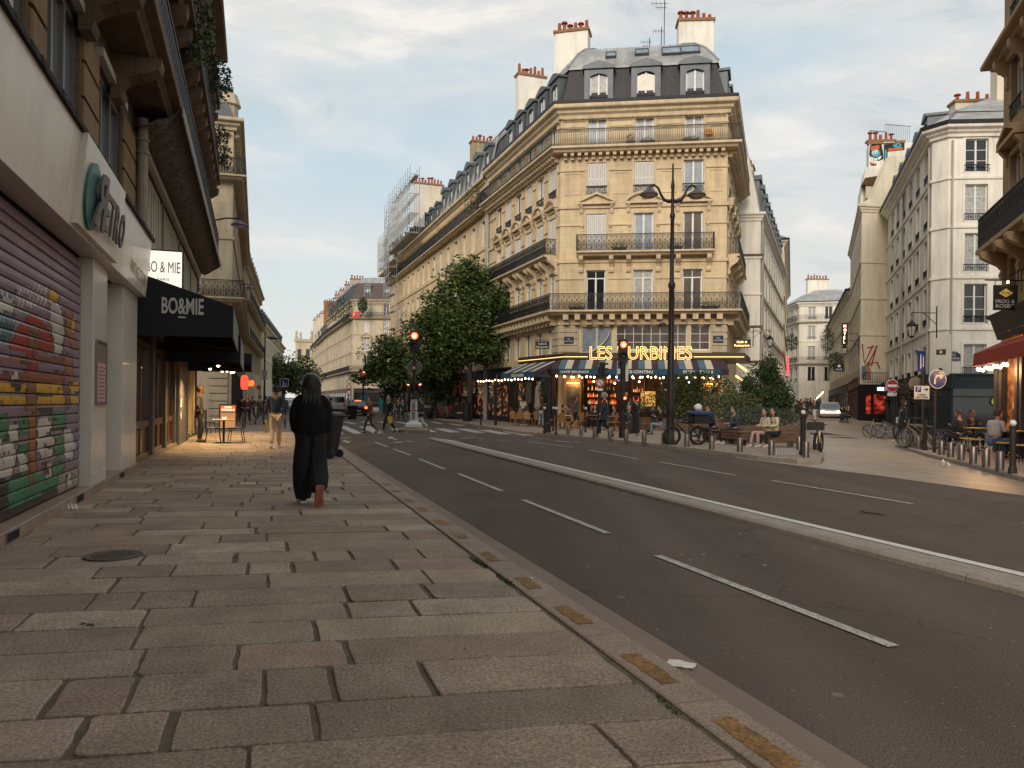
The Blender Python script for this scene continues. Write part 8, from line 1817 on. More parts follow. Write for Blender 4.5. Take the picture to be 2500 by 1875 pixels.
# ================================================================ trees
BARK = mat('bark',(.045,.035,.028),.9,var=.3,scale=6,bump=.6,bscale=20)
LF = mat('tree_leaf',(.038,.070,.016),.5,var=.5,scale=.9,col2=(.085,.130,.028)); LF2 = mat('tree_leaf_light',(.07,.115,.024),.5,var=.4,scale=1.2,col2=(.14,.19,.045))
def tree(label,p,H,crown,n,leaf,mats,seed,tr=.2,base=None,group=None):
    t = thing('tree',label,'tree',p,0,group); rg = random.Random(seed); q = MB(); q.mat(BARK); cz = sum(c[0][2] for c in crown) / len(crown)
    q.tube([(0,0,0),(.03,.02,H * .2),(-.04,.03,H * .45),(.02,0,H * .7),(0,0,H * .9)],[tr,tr * .8,tr * .65,tr * .4,tr * .1],10); o = q.build('trunk',t,smooth_=True)
    for c,r in crown:
        s = V3(0,0,max(H * .25,min(c[2] - r[2] * .7,H * .6))); e = V3(*c); mid = (s + e) / 2 + V3(rg.uniform(-.3,.3),rg.uniform(-.3,.3),rg.uniform(-.1,.4)); q = MB(); q.mat(BARK); q.tube([s,mid,e],[tr * .45,tr * .25,tr * .08],6)
        for _ in range(4): e2 = e + V3(*(rg.uniform(-1,1) * r[i] * .8 for i in range(3))); q.tube([mid,(mid + e2) / 2 + V3(0,0,.15),e2],[tr * .16,tr * .1,.012],5)
        q.build('limb',o)
    q = MB(); q.mats = list(mats); tot = sum(r[0] * r[1] * r[2] for c,r in crown)
    for c,r in crown:
        k = int(n * r[0] * r[1] * r[2] / tot); subs = max(5,k // 70)
        for _ in range(subs):
            v = V3(rg.gauss(0,1),rg.gauss(0,1),rg.gauss(0,1)).normalized() * rg.uniform(.15,.95); cc = (c[0] + v.x * r[0],c[1] + v.y * r[1],c[2] + v.z * r[2]); q.cur = 1 if rg.random() < .22 else 0; rs = rg.uniform(.5,1.15) * (r[0] + r[2]) * .33
            leaf_cloud(q,cc,(rs,rs,rs * .8),k // subs,leaf,rg,.6)
    q.build('crown',t); return t
def S_(x,y,Y,base): p = D(x,y,Y); return p - base
b0 = px(1146,1027); Yt = b0.y
def cr(lst,Yd,base): return [((D(x,y,Yd).x - base.x,dy,D(x,y,Yd).z - base.z),(rw * Yd / FPX,rw * Yd / FPX * .8,rh * Yd / FPX)) for x,y,rw,rh,dy in lst]
tree('big dark maple like street tree in front of the boulevard facade',b0,12.5,cr([(1140,690,65,62,0),(1080,730,50,45,.5),(1215,745,70,55,-.5),(1130,790,88,55,0),(1048,795,60,50,.3),(1248,815,62,52,-.6),(1120,855,80,42,0),(1190,860,60,38,0),(1045,860,60,46,0),(1150,650,35,25,0),(1262,775,42,34,-.5),(1100,900,40,25,.3)],Yt,b0),26000,.28,(LF,LF2),5,.24)
b1_ = G(938,1010,.1); tree('lighter green tree left of the traffic light',b1_,9.5,cr([(960,850,58,32,0),(920,885,50,36,0),(990,890,50,42,0),(900,920,40,26,0),(955,925,60,34,0),(950,955,42,20,0),(1005,930,40,34,0)],b1_.y,b1_),11000,.33,(LF,LF2),6,.16,group='street trees of the boulevard')
b2_ = px(1062,1022); tree('middle tree behind the round sign back',b2_,7,cr([(1065,900,50,38,0),(1040,925,40,34,0),(1095,920,38,36,0),(1065,955,46,26,0)],b2_.y,b2_),6500,.25,(LF,LF2),7,.15,group='street trees of the boulevard')
for i,(x,y,w,h,yb) in enumerate([(650,900,42,40,1000),(692,908,46,42,1002),(738,912,40,42,1000),(755,935,18,22,998),(672,935,30,28,1004),(630,945,18,30,1000)]):
    bb = D(x,980,118 + 6 * i); bb.z = gz(bb.x,bb.y); tree(['leftmost tree of the far clump','tallest tree of the far clump behind the walkers','far clump tree above the woman in black','rightmost small tree of the far clump','low bushy tree in front of the far clump','tree hiding the foot of the far left buildings'][i],bb,9,cr([(x,y,w,h,0),(x - w * .5,y + h * .6,w * .7,h * .6,0),(x + w * .5,y + h * .5,w * .7,h * .6,0)],bb.y,bb),3600,.5,(LF,LF2),40 + i,.2,group='far street trees')
b3_ = px(1858,1062); tree('leafy shrub tree at the side street corner beside the cafe',b3_,5,cr([(1870,910,42,34,0),(1825,940,36,32,0),(1900,955,40,34,0),(1850,975,60,36,0),(1920,990,30,30,0),(1795,985,34,30,0),(1880,880,22,16,0),(1810,1010,50,22,0),(1890,1010,45,24,0)],b3_.y,b3_),15000,.13,(GREEN,GREEN2),9,.07)
for i,(x,y,Y,r_) in enumerate([(1165,492,62.2,(1.1,1.3,1.5)),(838,755,142,(3.2,2,2.6)),(885,745,138,(.9,.9,1.5)),(2040,880,75,(.7,.9,.9)),(2020,830,82,(.7,1,1.4)),(1932,835,84,(.7,.8,1.0)),(2240,960,42,(1.3,.4,.9))]):
    pl__ = thing('balcony_plant',['tall yellowish bamboo on the top balcony of the boulevard facade','big rooftop garden bush on the distant corner building','small palm on the distant corner balcony','hanging plants by the hotel sign in the side street','upper hanging plants on the narrow cream building','ivy high on the pale building left of the side street','reddish creeper on the dark corner bar front'][i],'plant',D(x,y,Y),0,'plants on far balconies')
    q = MB(); q.mat([GREEN2,GREEN,GREEN2,GREEN,GREEN,GREEN,mat('leaf_rust',(.07,.04,.02),.7,var=.5)][i]); leaf_cloud(q,(0,0,0),r_,700,.16 if Y < 100 else .35,random.Random(i + 60)); q.build('foliage',pl__); q = MB(); q.mat(BARK); q.tube([(0,0,-r_[2]),(0.05,0,r_[2] * .6)],.04,5); q.build('stem',pl__)
# ================================================================ vehicles
TYR = mat('tyre',(.018,.017,.016),.8,var=.1); RIM = mat('rim',(.25,.25,.25),.35,.7,var=.1); CGL = mat('car_glass',(.012,.013,.015),.05,spec=1,var=0,coat=.5); TAIL = mat('tail_lamp',(.6,.02,.01),.3,var=0,emit=(1,.06,.02),es=9); TOFF = mat('tail_lamp_off',(.25,.02,.015),.3,var=0,emit=(1,.05,.02),es=.04); HEAD = mat('head_lamp',(1,.8,.6),.3,var=0,emit=(1,.50,.18),es=6); PLATE = mat('number_plate',(.5,.48,.42),.5,var=.05)
def car(label,p,rz,L_,W_,H_,col,prof,glass,lit=True,front=False,group='traffic on the boulevard',name='car'):
    """local +y forward; prof: side outline (y, z) in fractions; glass: side window polygon"""
    t = thing(name,label,'van' if name == 'van' else 'car',p,rz,group); m = mat('paint_%s' % label.split()[0],col,.28,.2,var=.05,coat=.3)
    f = lambda z: 1.0 if z < .52 else 1 - .22 * ((z - .52) / .48) ** 1.3
    P = [((y - .5) * L_,z * H_) for y,z in prof]; q = MB(); q.mat(m); n = len(P); rings = []
    for sx,ins in ((-1,.06),(-1,0),(1,0),(1,.06)): rings.append([(sx * (W_ / 2 * f(z / H_) - (0 if ins == 0 else 0)) * (1 if ins == 0 else 1.0) ,y * (1 if ins == 0 else .985),z * (1 if ins == 0 else .985) + (.01 if ins else 0)) for y,z in P])
    rings[0] = [(x - .015,y,z) for x,y,z in rings[0]]; rings[3] = [(x + .015,y,z) for x,y,z in rings[3]]; q.loft([r for r in rings]); q.build('body',t)
    for s in (-1,1):
        for g in glass:
            q = MB(); q.mat(CGL); q.add([(s * (W_ / 2 * f(z) + .022),(y - .5) * L_,z * H_) for y,z in g] + [(s * (W_ / 2 * f(z) - .03),(y - .5) * L_,z * H_) for y,z in g],[tuple(range(len(g))),tuple(range(2 * len(g) - 1,len(g) - 1,-1))]); q.build('side_window',t)
        for yy in (-.31,.31):
            q = MB(); q.mat(TYR); q.M = Matrix.Translation((s * (W_ / 2 - .1),yy * L_,.32)) @ Matrix.Rotation(R(90) * s,4,'Y'); q.lathe([(.2,-.1),(.32,-.09),(.32,.1),(.3,.125),(.21,.13)],18); o = q.build('wheel',t); q = MB(); q.mat(RIM); q.M = Matrix.Translation((s * (W_ / 2 - .1),yy * L_,.32)) @ Matrix.Rotation(R(90) * s,4,'Y'); q.lathe([(.21,.125),(.15,.11),(.05,.128),(.01,.13)],10); q.build('rim',o)
    for e,nm in ((-1,'rear_window'),(1,'windscreen')):
        q = MB(); q.mat(CGL); y0 = prof_y(prof,.60,e); y1 = prof_y(prof,.90,e); yo = e * .012
        q.loft([[(-W_ / 2 * f(.6) * .88,(y0 - .5) * L_ + yo,.6 * H_),(W_ / 2 * f(.6) * .88,(y0 - .5) * L_ + yo,.6 * H_),(W_ / 2 * f(.9) * .86,(y1 - .5) * L_ + yo,.9 * H_),(-W_ / 2 * f(.9) * .86,(y1 - .5) * L_ + yo,.9 * H_)],[(-W_ / 2 * f(.6) * .88,(y0 - .5) * L_ - yo,.6 * H_),(W_ / 2 * f(.6) * .88,(y0 - .5) * L_ - yo,.6 * H_),(W_ / 2 * f(.9) * .86,(y1 - .5) * L_ - yo,.9 * H_),(-W_ / 2 * f(.9) * .86,(y1 - .5) * L_ - yo,.9 * H_)]]); q.build(nm,t)
    yb = -L_ / 2 - .012
    for s in (-1,1):
        q = MB(); q.mat(TAIL if lit else TOFF); q.box(s * W_ * .40 - .13,s * W_ * .40 + .09 * (1),yb,yb + .1,.44 * H_,.56 * H_); q.build('tail_lamp',t)
        q = MB(); q.mat(HEAD if front else RIM); q.box(s * W_ * .37 - .14,s * W_ * .37 + .14,L_ / 2 - .12,L_ / 2 + .012,.40 * H_,.50 * H_); q.build('headlight',t)
    if lit: q = MB(); q.mat(TAIL); q.box(-.3,.3,(prof_y(prof,.93,-1) - .5) * L_ - .03,(prof_y(prof,.93,-1) - .5) * L_ + .03,.92 * H_,.95 * H_); q.build('brake_lamp',t)
    q = MB(); q.mat(PLATE); q.box(-.26,.26,yb - .01,yb + .05,.28 * H_,.28 * H_ + .11); q.build('number_plate',t); q = MB(); q.mat(PLASTIC); q.box(-W_ / 2 * .97,W_ / 2 * .97,yb - .03,yb + .12,.15 * H_,.25 * H_); q.build('bumper',t)
    return t
def prof_y(prof,z,e):
    pts = prof + [prof[0]]; ys = []
    for (ya,za),(yb,zb) in zip(pts,pts[1:]):
        if (za - z) * (zb - z) <= 0 and za != zb: ys.append(ya + (yb - ya) * (z - za) / (zb - za))
    return max(ys) if e > 0 else min(ys)
HATCH = [(0.02,.15),(.98,.15),(1.0,.3),(.985,.48),(.93,.55),(.74,.62),(.58,.95),(.5,1.0),(.2,1.0),(.1,.95),(.03,.62),(0,.5)]; HG = [[(.12,.63),(.15,.9),(.34,.92),(.34,.62)],[(.36,.62),(.36,.92),(.54,.9),(.67,.64)]]
VANP = [(0.01,.12),(.98,.12),(1.0,.25),(.985,.42),(.90,.50),(.80,.60),(.68,.92),(.6,.99),(.5,1.0),(.04,1.0),(.01,.93),(0,.5)]; VG = [[(.62,.6),(.62,.88),(.67,.86),(.77,.62)]]; MG = [[(.08,.6),(.08,.9),(.34,.9),(.34,.6)],[(.36,.6),(.36,.9),(.6,.9),(.6,.6)],[(.62,.6),(.62,.88),(.67,.86),(.77,.62)]]
def gp(x,Y,dz=0): p = D(x,985,Y); p.z = gz(p.x,p.y) + dz; return p
car('white delivery van seen from behind beyond the crossing',gp(818,84),R(18),5.0,1.95,1.98,(.62,.60,.57),VANP,VG,False,name='van')
car('black estate car with bright red brake lights beside the van',gp(870,76),R(16),4.4,1.9,1.55,(.015,.015,.018),HATCH,HG,True)
car('distant silver car further up the boulevard',gp(705,100),R(196),4.3,1.8,1.45,(.35,.36,.37),HATCH,HG,False)
car('red tailed small car queuing far behind the van',gp(780,120),R(18),4.2,1.8,1.5,(.10,.02,.02),HATCH,HG,True)
car('grey brown minivan parked by the trees on the right',px(1101,1024.5,.0),R(22),4.9,1.95,1.95,(.06,.05,.042),VANP,MG,False,group='parked vehicles')
car('black parked car just beyond the minivan',G(1062,1021),R(22),4.2,1.8,1.5,(.02,.02,.024),HATCH,HG,False,group='parked vehicles')
car('silver car with warm headlights coming down the side street',gp(2026,70,.02),R(160),4.1,1.75,1.5,(.28,.28,.28),HATCH,HG,False,True,group='traffic of the side street')
def bike(label,p,rz,frame,fat=False,seat=None,group='parked bicycles',name='bicycle',cat='bicycle',extra=None,r=.34,tilt=0):
    t = thing(name,label,cat,p,rz,group); w = .05 if fat else .018; r = .29 if fat else r; wb = .56 if not fat else .50; m = mat('frame_%s' % label.split()[0],frame,.4,.2,var=.05,coat=.3)
    for y in (-wb,wb):
        q = MB(); q.mat(TYR); q.tube([(0,y + r * math.cos(a_ / 24 * 6.283),r + w * .3 + r * math.sin(a_ / 24 * 6.283)) for a_ in range(24)],w,6,closed=True); o = q.build('wheel',t,smooth_=True); q = MB(); q.mat(RIM)
        q.tube([(0,y + r * .86 * math.cos(a_ / 20 * 6.283),r + w * .3 + r * .86 * math.sin(a_ / 20 * 6.283)) for a_ in range(20)],.01,4,closed=True)
        for k in range(10): a_ = k / 10 * 6.283; q.bar((0,y,r),(0,y + r * .86 * math.cos(a_),r + r * .86 * math.sin(a_)),.005)
        q.build('rim',o)
    q = MB(); q.mat(m); th = .018 if not fat else .035; hh = .92 if not fat else .80
    for a_,b__ in (((0,-wb,r),(0,-.12,.32)),((0,-wb,r),(0,-.2,.72)),((0,-.12,.32),(0,-.22,.86)),((0,-.12,.32),(0,wb - .16,.72)),((0,-.2,.72),(0,wb - .18,.80)),((0,wb,r),(0,wb - .2,hh + .05))): q.tube([a_,b__],th,6)
    q.build('frame',t); q = MB(); q.mat(BK); q.tube([(-.28,wb - .34,hh + .08),(-.1,wb - .2,hh + .1),(.1,wb - .2,hh + .1),(.28,wb - .34,hh + .08)],.014,5); q.build('handlebar',t)
    q = MB(); q.mat(BK)
    if fat: q.bbox(-.11,.11,-.55,.05,.80,.90,.03)
    else: q.loft([[(x * k,y,z) for x,y in ((-.07,-.34),(.07,-.34),(.02,-.06),(-.02,-.06))] for z,k in ((.88,.8),(.93,1))])
    q.build('saddle',t); q = MB(); q.mat(IRON); q.tube([(0,-.12,.3),(.16,-.2,.02)],.012,4); q.build('kickstand',t); return t
t = bike('cream fat tyred electric bicycle with a black front basket',G(1998,1104,.01),R(150),(.50,.40,.26),True,group='bicycles by the side street'); q = MB(); q.mat(BK); q.bbox(-.24,.24,.42,.78,.72,.98,.03); q.build('basket',t)
t = bike('dark delivery bicycle with blue bag and white helmet parked by the lamp',px(1672,1086),R(108),(.04,.04,.045),True,group='bicycles by the side street'); q = MB(); q.mat(BK); q.bbox(-.25,.25,-.82,-.25,.72,1.02,.04); q.build('top_box',t); q = MB(); q.mat(mat('bag_blue',(.03,.05,.14),.6)); q.loft([[(x * k,-.55 + y * k,z) for x,y in ((-.3,-.35),(.3,-.35),(.3,.35),(-.3,.35))] for z,k in ((1.02,1),(1.1,1.05),(1.16,.7))]); q.build('bag',t); q = MB(); q.mat(WHITE); q.sphere((0,-.5,1.27),.14,12,8,.95); q.build('helmet',t,smooth_=True)
for x,y,rz,c,l in ((2150,1069,80,(.30,.30,.28),'light framed bicycle leaning left of the woman in black'),(2172,1069,70,(.02,.02,.02),'black framed bicycle behind the light framed one'),(2241,1095,20,(.25,.2,.12),'beige bicycle seen end on behind the first bollards'),(2256,1093,25,(.03,.05,.04),'darkgreen bicycle beside the beige one'),(2264,1094,60,(.05,.05,.05),'shadowy bicycle nearest the blue arrow sign')): bike(l,G(x,y,.11),R(rz),c)
for x,y,rz,l in ((1925,1040,100,'dusty bicycle parked under the shrub tree'),(1935,1037,95,'old bicycle parked second under the shrub tree')): bike(l,G(x,y,SW),R(rz),(.03,.03,.03))
bike('green shared bicycle ridden beyond the crossing',gp(984,58),R(165),(.02,.30,.14),False,group='cyclists beyond the crossing'); person('cyclist in dark green on the green bicycle',gp(984,58.2,.32),R(165),1.75,'sit',(.02,.03,.022),BKT,0,'k',arms='front',group='cyclists beyond the crossing')
bike('plain dark bicycle ridden beside the green one',gp(973,60),R(165),(.03,.03,.03),group='cyclists beyond the crossing'); person('cyclist in black beside the green bicycle',gp(973,60.2,.32),R(165),1.7,'sit',BKT,BKT,0,'b',arms='front',group='cyclists beyond the crossing')
for i,x in enumerate((1040,1050)):
    t = bike(['parked motor scooter nearest the minivan','dark motor scooter between the two parked cars'][i],px(x,1022 + i,0),R(30),(.02,.02,.02),True,group='parked motor scooters',name='motor_scooter',cat='scooter'); q = MB(); q.mat(BK); q.loft([[(x_ * k,y_,z) for x_,y_ in ((-.18,-.5),(.18,-.5),(.14,.45),(-.14,.45))] for z,k in ((.3,.8),(.6,1),(.8,.6))]); q.build('fairing',t); q = MB(); q.mat(TOFF); q.box(-.08,.08,-.64,-.6,.6,.68); q.build('tail_lamp',t)
# ================================================================ cafe furniture, left terrace, pub
RAT = mat('rattan',(.36,.19,.07),.6,var=.25,scale=20); RATD = mat('metal_black',(.02,.018,.017),.45,.3,var=.1); TW = mat('table_wood',(.34,.17,.06),.5,var=.2)
def chair(label,p,rz,m,group,round_=True,w=.44):
    t = thing('bistro_chair' if round_ else 'terrace_chair',label,'chair',p,rz,group); q = MB(); q.mat(m); q.bbox(-w / 2,w / 2,-.21,.21,.44,.475,.01); q.build('seat',t)
    q = MB(); q.mat(m)
    if round_: pts = [(-.2,-.2,.47),(-.21,-.26,.75),(-.13,-.29,.89),(0,-.3,.93),(.13,-.29,.89),(.21,-.26,.75),(.2,-.2,.47)]; q.tube(pts,.014,5); q.loft([[(x * .9,y,z * .98) for x,y,z in pts],[(x * .9,y + .012,z * .98) for x,y,z in pts]])
    else:
        for z in (.62,.72,.82,.9): q.box(-.2,.2,-.24,-.22,z,z + .05)
        for x in (-.21,.19): q.box(x,x + .02,-.25,-.2,.45,.96)
    q.build('backrest',t)
    for x in (-1,1):
        for y in (-1,1): q = MB(); q.mat(m); q.tube([(x * .18,y * .17,.44),(x * .2,y * .23,0)],.014,5); q.build('leg',t)
    return t
def table(label,p,rz,h,w,top,leg,group,rnd=False):
    t = thing('bistro_table',label,'table',p,rz,group); q = MB(); q.mat(top)
    if rnd: q.lathe([(w / 2,h - .03),(w / 2 + .01,h - .015),(w / 2,h)],18)
    else: q.bbox(-w / 2,w / 2,-w / 2,w / 2,h - .03,h,.008)
    q.build('tabletop',t); q = MB(); q.mat(leg); q.tube([(0,0,.03),(0,0,h - .03)],.035,8); q.build('post',t); q = MB(); q.mat(leg); [q.box(*r) for r in ((-.25,.25,-.03,.03,0,.03),(-.03,.03,-.25,.25,.0305,.045))]; q.build('foot',t); return t
LG = 'furniture of the lit left terrace'
pt = px(546,1082); table('small wooden table with black pedestal under the lamps, before the doorway',pt,R(20),.75,.68,TW,RATD,LG)
chair('black chair right of the wooden table, facing left',px(577,1079),R(100),RATD,LG,False); chair('low black chair left of the wooden table',px(520,1080),R(-70),RATD,LG,False); chair('black chair tucked behind the wooden table by the doorway',px(508,1058),R(-100),RATD,LG,False)
t = thing('menu_board','lit wooden framed menu board reading OFFRE SPECIALE','sign',px(556,1050),R(22)); q = MB(); q.mat(WOOD)
for s in (1,): q.box(-.38,.38,-.03,.03,.05,.1); q.box(-.38,.38,-.03,.03,1.12,1.18); q.box(-.38,-.32,-.03,.03,.101,1.119); q.box(.32,.38,-.03,.03,.101,1.119); q.box(-.32,.32,-.03,.03,.80,.84)
q.build('frame',t); q = MB(); q.mat(WOOD); q.tube([(-.3,.03,1.1),(-.3,.4,0)],.02,4); q.build('rear_leg',t); q = MB(); q.mat(WOOD); q.tube([(.3,.03,1.1),(.3,.4,0)],.02,4); q.build('rear_leg',t)
q = MB(); q.mat(mat('board_red',(.6,.12,.04),.5,var=.1,emit=(1,.18,.05),es=.7)); q.box(-.319,.319,-.01,.01,.841,1.119); q.mat(mat('board_food',(.65,.42,.2),.5,var=.55,scale=9,col2=(.8,.2,.05),emit=(1,.5,.2),es=.35)); q.box(-.319,.319,-.01,.01,.101,.799); o = q.build('lit_poster',t)
NW = mat('letter_glow',(.9,.8,.6),.5,var=0,emit=(1,.85,.6),es=1.2); put_text(o,'lettering','OFFRE',Matrix.Translation((-.17,-.015,1.0)),NW,width=.34,height=.08,depth=.004,bold=.03); put_text(o,'lettering','SPECIALE',Matrix.Translation((-.28,-.015,.88)),NW,width=.56,height=.09,depth=.004,bold=.03); put_text(o,'lettering','5€',Matrix.Translation((-.25,-.015,.45)),NW,width=.2,height=.16,depth=.004,bold=.03)
for i,(x,y,Y,w,h) in enumerate([(597,934,41,.19,.38),(613.5,936,44,.16,.17)]):
    t = thing('paper_lantern',['tall red glowing lantern hanging over the left pavement','small round orange red lantern behind the tall one'][i],'lantern',D(x,y,Y),0,'red lanterns'); q = MB(); q.mat(mat('lantern_red' + str(i),(.7,.05,.03),.6,var=.1,emit=(1,.07 + .1 * i,.03),es=1.3)); q.lathe([(w * .5 * k + .0,z * h) for z,k in ((-1,1),(-.9,1.6),(-.6,2),(0,2.1),(.6,2),(.9,1.6),(1,1))],14); q.build('shade',t,smooth_=True); q = MB(); q.mat(IRON); q.tube([(0,0,h),(0,0,h + .5)],.01,4); q.lathe([(w * .5,-h - .04),(w * .5,-h)],10); q.build('cord',t)
string_lights('string of warm bulbs beneath the left awnings towards the lanterns',[Vector((*SL(30,-1.6),2.75)),Vector((*SL(37,-1.0),2.85)),Vector((*SL(44,-.7),3.3))],9,r=.06)
CGF = 'rattan chairs and tables of the cafe'
for i,(x,y,rz) in enumerate([(1256,1039,-30),(1265,1040,20),(1289,1042,200),(1317,1044,-60),(1345,1045,90),(1371,1050,-70),(1379,1052,-40),(1411,1049,60),(1420,1048,90),(1494,1053,70),(1508,1052,-70)]):
    chair('woven rattan cafe chair, ' + ['first at the far left of the terrace','second at the far left of the terrace','under the customer in red','behind the woman in brown jacket','behind the parasol post','with its back to the road, left of the young hooded man','beside the one with its back to the road','right of the poster table','furthest right beside the poster table','between the signals','nearest the red traffic light'][i],px(x,y),R(rz),RAT,CGF)
for i,(x,y) in enumerate([(1303,1040),(1380,1047),(1448,1046),(1500,1052),(1430,1043)]): table('round cafe table, ' + ['before the customer in red','of the bearded man under the poster','of the woman in floral blouse','near the red traffic light','far back under the awning'][i],px(x,y),0,.74,.6,WB if i == 1 else TW,RATD,CGF,True)
# pub building on the right
PC = (15.35,24.2); pub = Building('pub_building','tan stone pub building at the right edge with iron balcony and red awning',[(PC[0] + 9,PC[1] - 2.5),PC,along(PC,19.3,-13)],mat('tan_stone',(.36,.235,.125),.85,var=.12,scale=.9,streak=.35,bump=.25,bscale=10,dirt=.06),mat('tan_trim',(.40,.27,.15),.8,var=.12,scale=1.5,streak=.3,bump=.2)); courses(MATS['tan_stone'])
pc = [1.5,4.4,7.3,10.2]; pub.wall(1,0,18,[(a - .55,a + .55,z,z + h) for a in pc for z,h in ((4.9,1.1),(7.0,2.1),(10.2,1.9),(13.2,1.9))]); pub.wall(0,0,18,[])
for a in pc:
    pub.window(1,a,4.9,1.1,1.1,'french',GWARM)
    for z,h in ((7.0,2.1),(10.2,1.9),(13.2,1.9)): pub.window(1,a,z,1.1,h,'french',GBROWN,guard='scroll' if z > 8 else None)
    pub.pediment(1,a,9.35,1.9,False,.35); pub.corbel(1,a - .8,12.1,.22,.45,.9); pub.corbel(1,a + .8,12.1,.22,.45,.9)
    pub.corbel(1,a - .9,6.3,.28,.75,.9); pub.corbel(1,a + .9,6.3,.28,.75,.9)
pub.band(cornice_prof(12.45,.45,.55)); pub.band(cornice_prof(15.4,.4,.4)); pub.balcony([(PC[0] + 1.2,PC[1] - .35),PC,along(PC,19.3,-13)],6.55,.62,'scroll',1.0,.3,m=MATS['tan_trim']); pub.finish(core=([(PC[0] + .5,PC[1] - .5),(PC[0] + 9,PC[1] - 3),(PC[0] + 5,PC[1] - 13),along(PC,19.3,-13)],17.8,STONED,.0))
PF = pub.F(1); Lp = Matrix.Translation(-pub.root.location); q = MB(); q.mat(mat('pub_black',(.015,.014,.014),.45,var=.1)); q.M = PF; q.loft([[(x,-.15,3.6),(x,-.35,4.2),(x,-.5,4.32),(x,0,4.36),(x,0,3.6)] for x in (.2,12.5)]); fa = q.build('pub_fascia',pub.root,world_=True)
put_text(fa,'lettering','THE FROG & ROSBIF',Lp @ PF @ Matrix.Translation((.9,-.22,3.72)) @ Matrix.Rotation(R(-18),4,'X'),GOLD,width=5.5,height=.36,depth=.02)
q = MB(); q.mat(mat('canvas_red',(.33,.035,.015),.8,var=.1)); q.M = PF; q.loft([[(x,-.14,3.5),(x,-.85,3.16),(x,-.87,2.76),(x,-.84,2.76),(x,-.82,3.13),(x,-.14,3.45)] for x in (.45,12.4)]); q.build('red_awning',pub.root,world_=True)
q = MB(); q.mat(mat('pub_post',(.05,.055,.07),.45,var=.1)); q.M = PF
for x in (.0,.62,2.3,2.75,4.6,6.6): q.bbox(x,x + .28,-.2,.1,.11,3.44,.02)
q.box(.0,12,-.1,.05,0.11,.9); q.build('pub_front',pub.root,world_=True); q = MB(); q.mat(mat('pub_glow',(.16,.06,.02),.3,var=.7,scale=1.8,emit=(1,.30,.08),es=.35)); glow(MATS['pub_glow'],1.5,.42,.75,1.0); q.M = PF; q.box(.1,12,-.03,.02,.91,3.3); q.build('lit_window',pub.root,world_=True)
string_lights('string of warm bulbs under the red pub awning',[PF @ Vector((.4,-.75,2.76)),PF @ Vector((4,-.75,2.76))],11,r=.045,drop=.12)
for a in (0.6,2.4): ld = bpy.data.lights.new('pub_light','POINT'); ld.energy = 45; ld.color = (1,.55,.22); ld.shadow_soft_size = .1; lo = bpy.data.objects.new('light',ld); C.objects.link(lo); lo.location = PF @ Vector((a,-.75,2.6))
p = D(2454,757,21.5); t = thing('pub_sign','black hanging pub sign reading FROG & ROSBIF with a gold diamond','sign',p,R(-4)); q = MB(); q.mat(BK); q.bbox(-.32,.32,-.03,.03,0,.70,.01); o = q.build('sign_board',t); q = MB(); q.mat(IRON); q.tube([(-.55,0,.84),(1.2,0,.82)],.02,5); q.tube([(.9,0,1.4),(-.1,0,.84)],.014,5); q.tube([(-.28,0,.7),(-.28,0,.84)],.01,4); q.tube([(.28,0,.7),(.28,0,.84)],.01,4); q.build('bracket',t)
q = MB(); q.mat(mat('gold_paint',(.45,.25,.05),.5,emit=(1,.6,.15),es=.2)); q.loft([[(x,y,z) for x,z in ((-.19,.47),(0,.35),(.19,.47),(0,.6))] for y in (-.034,-.031)]); q.build('diamond',o); put_text(o,'lettering','frog',Matrix.Translation((-.11,-.038,.43)),BK,width=.22,height=.09,depth=.003); put_text(o,'lettering','FROG &',Matrix.Translation((-.27,-.036,.19)),WHITE,width=.5,height=.1,depth=.004); put_text(o,'lettering','ROSBIF',Matrix.Translation((-.27,-.036,.06)),WHITE,width=.5,height=.1,depth=.004)
q = MB(); q.mat(MATS['lamp_glow']); q.sphere((.0,-.12,.76),.035,8,5); q.build('bulb',t)
TF = 'tables and stools of the pub terrace'; YS = mat('stool_yellow',(.42,.26,.08),.6,var=.15)
for i,(x,y) in enumerate([(2360,1106),(2385,1110),(2452,1122),(2492,1130),(2475,1112),(2345,1098)]):
    t = thing('stool','low pub stool with pale slatted seat, ' + ['left of the heavy man','under the heavy man in grey','nearest the last bollard','at the right picture edge','between the right hand customers','beside the man in black'][i],'stool',G(x,y,.11),0,TF); q = MB(); q.mat(YS); q.lathe([(.2,.43),(.2,.46)],14); q.build('seat',t)
    for a_ in range(4): q = MB(); q.mat(RATD); q.tube([(.13 * math.cos(a_ * 1.57 + .8),.13 * math.sin(a_ * 1.57 + .8),.43),(.2 * math.cos(a_ * 1.57 + .8),.2 * math.sin(a_ * 1.57 + .8),0)],.012,4); q.build('leg',t)
for i,(x,y) in enumerate([(2376,1101),(2452,1108),(2490,1118)]): table('pub terrace table, ' + ['beside the man in black','before the heavy man, with drinks','at the right picture edge'][i],G(x,y,.11),0,.75,.62,YS,RATD,TF)
for i,(x,w_) in enumerate([(2448,.1),(2458,-.05)]):
    p = G(2452,1108,.11) + V3(w_,0,.75); q = MB(); q.mat(mat('beer',(.5,.18,.03),.15,emit=(1,.35,.05),es=.15)); q.lathe([(.028,0),(.04,.06),(.035,.15)],10); o = q.build('beer_glass'); o.location = p; tag(o,['amber beer glass on the pub table, nearer the heavy man','amber beer glass on the pub table, nearer the young men'][i],'glass','beer glasses')
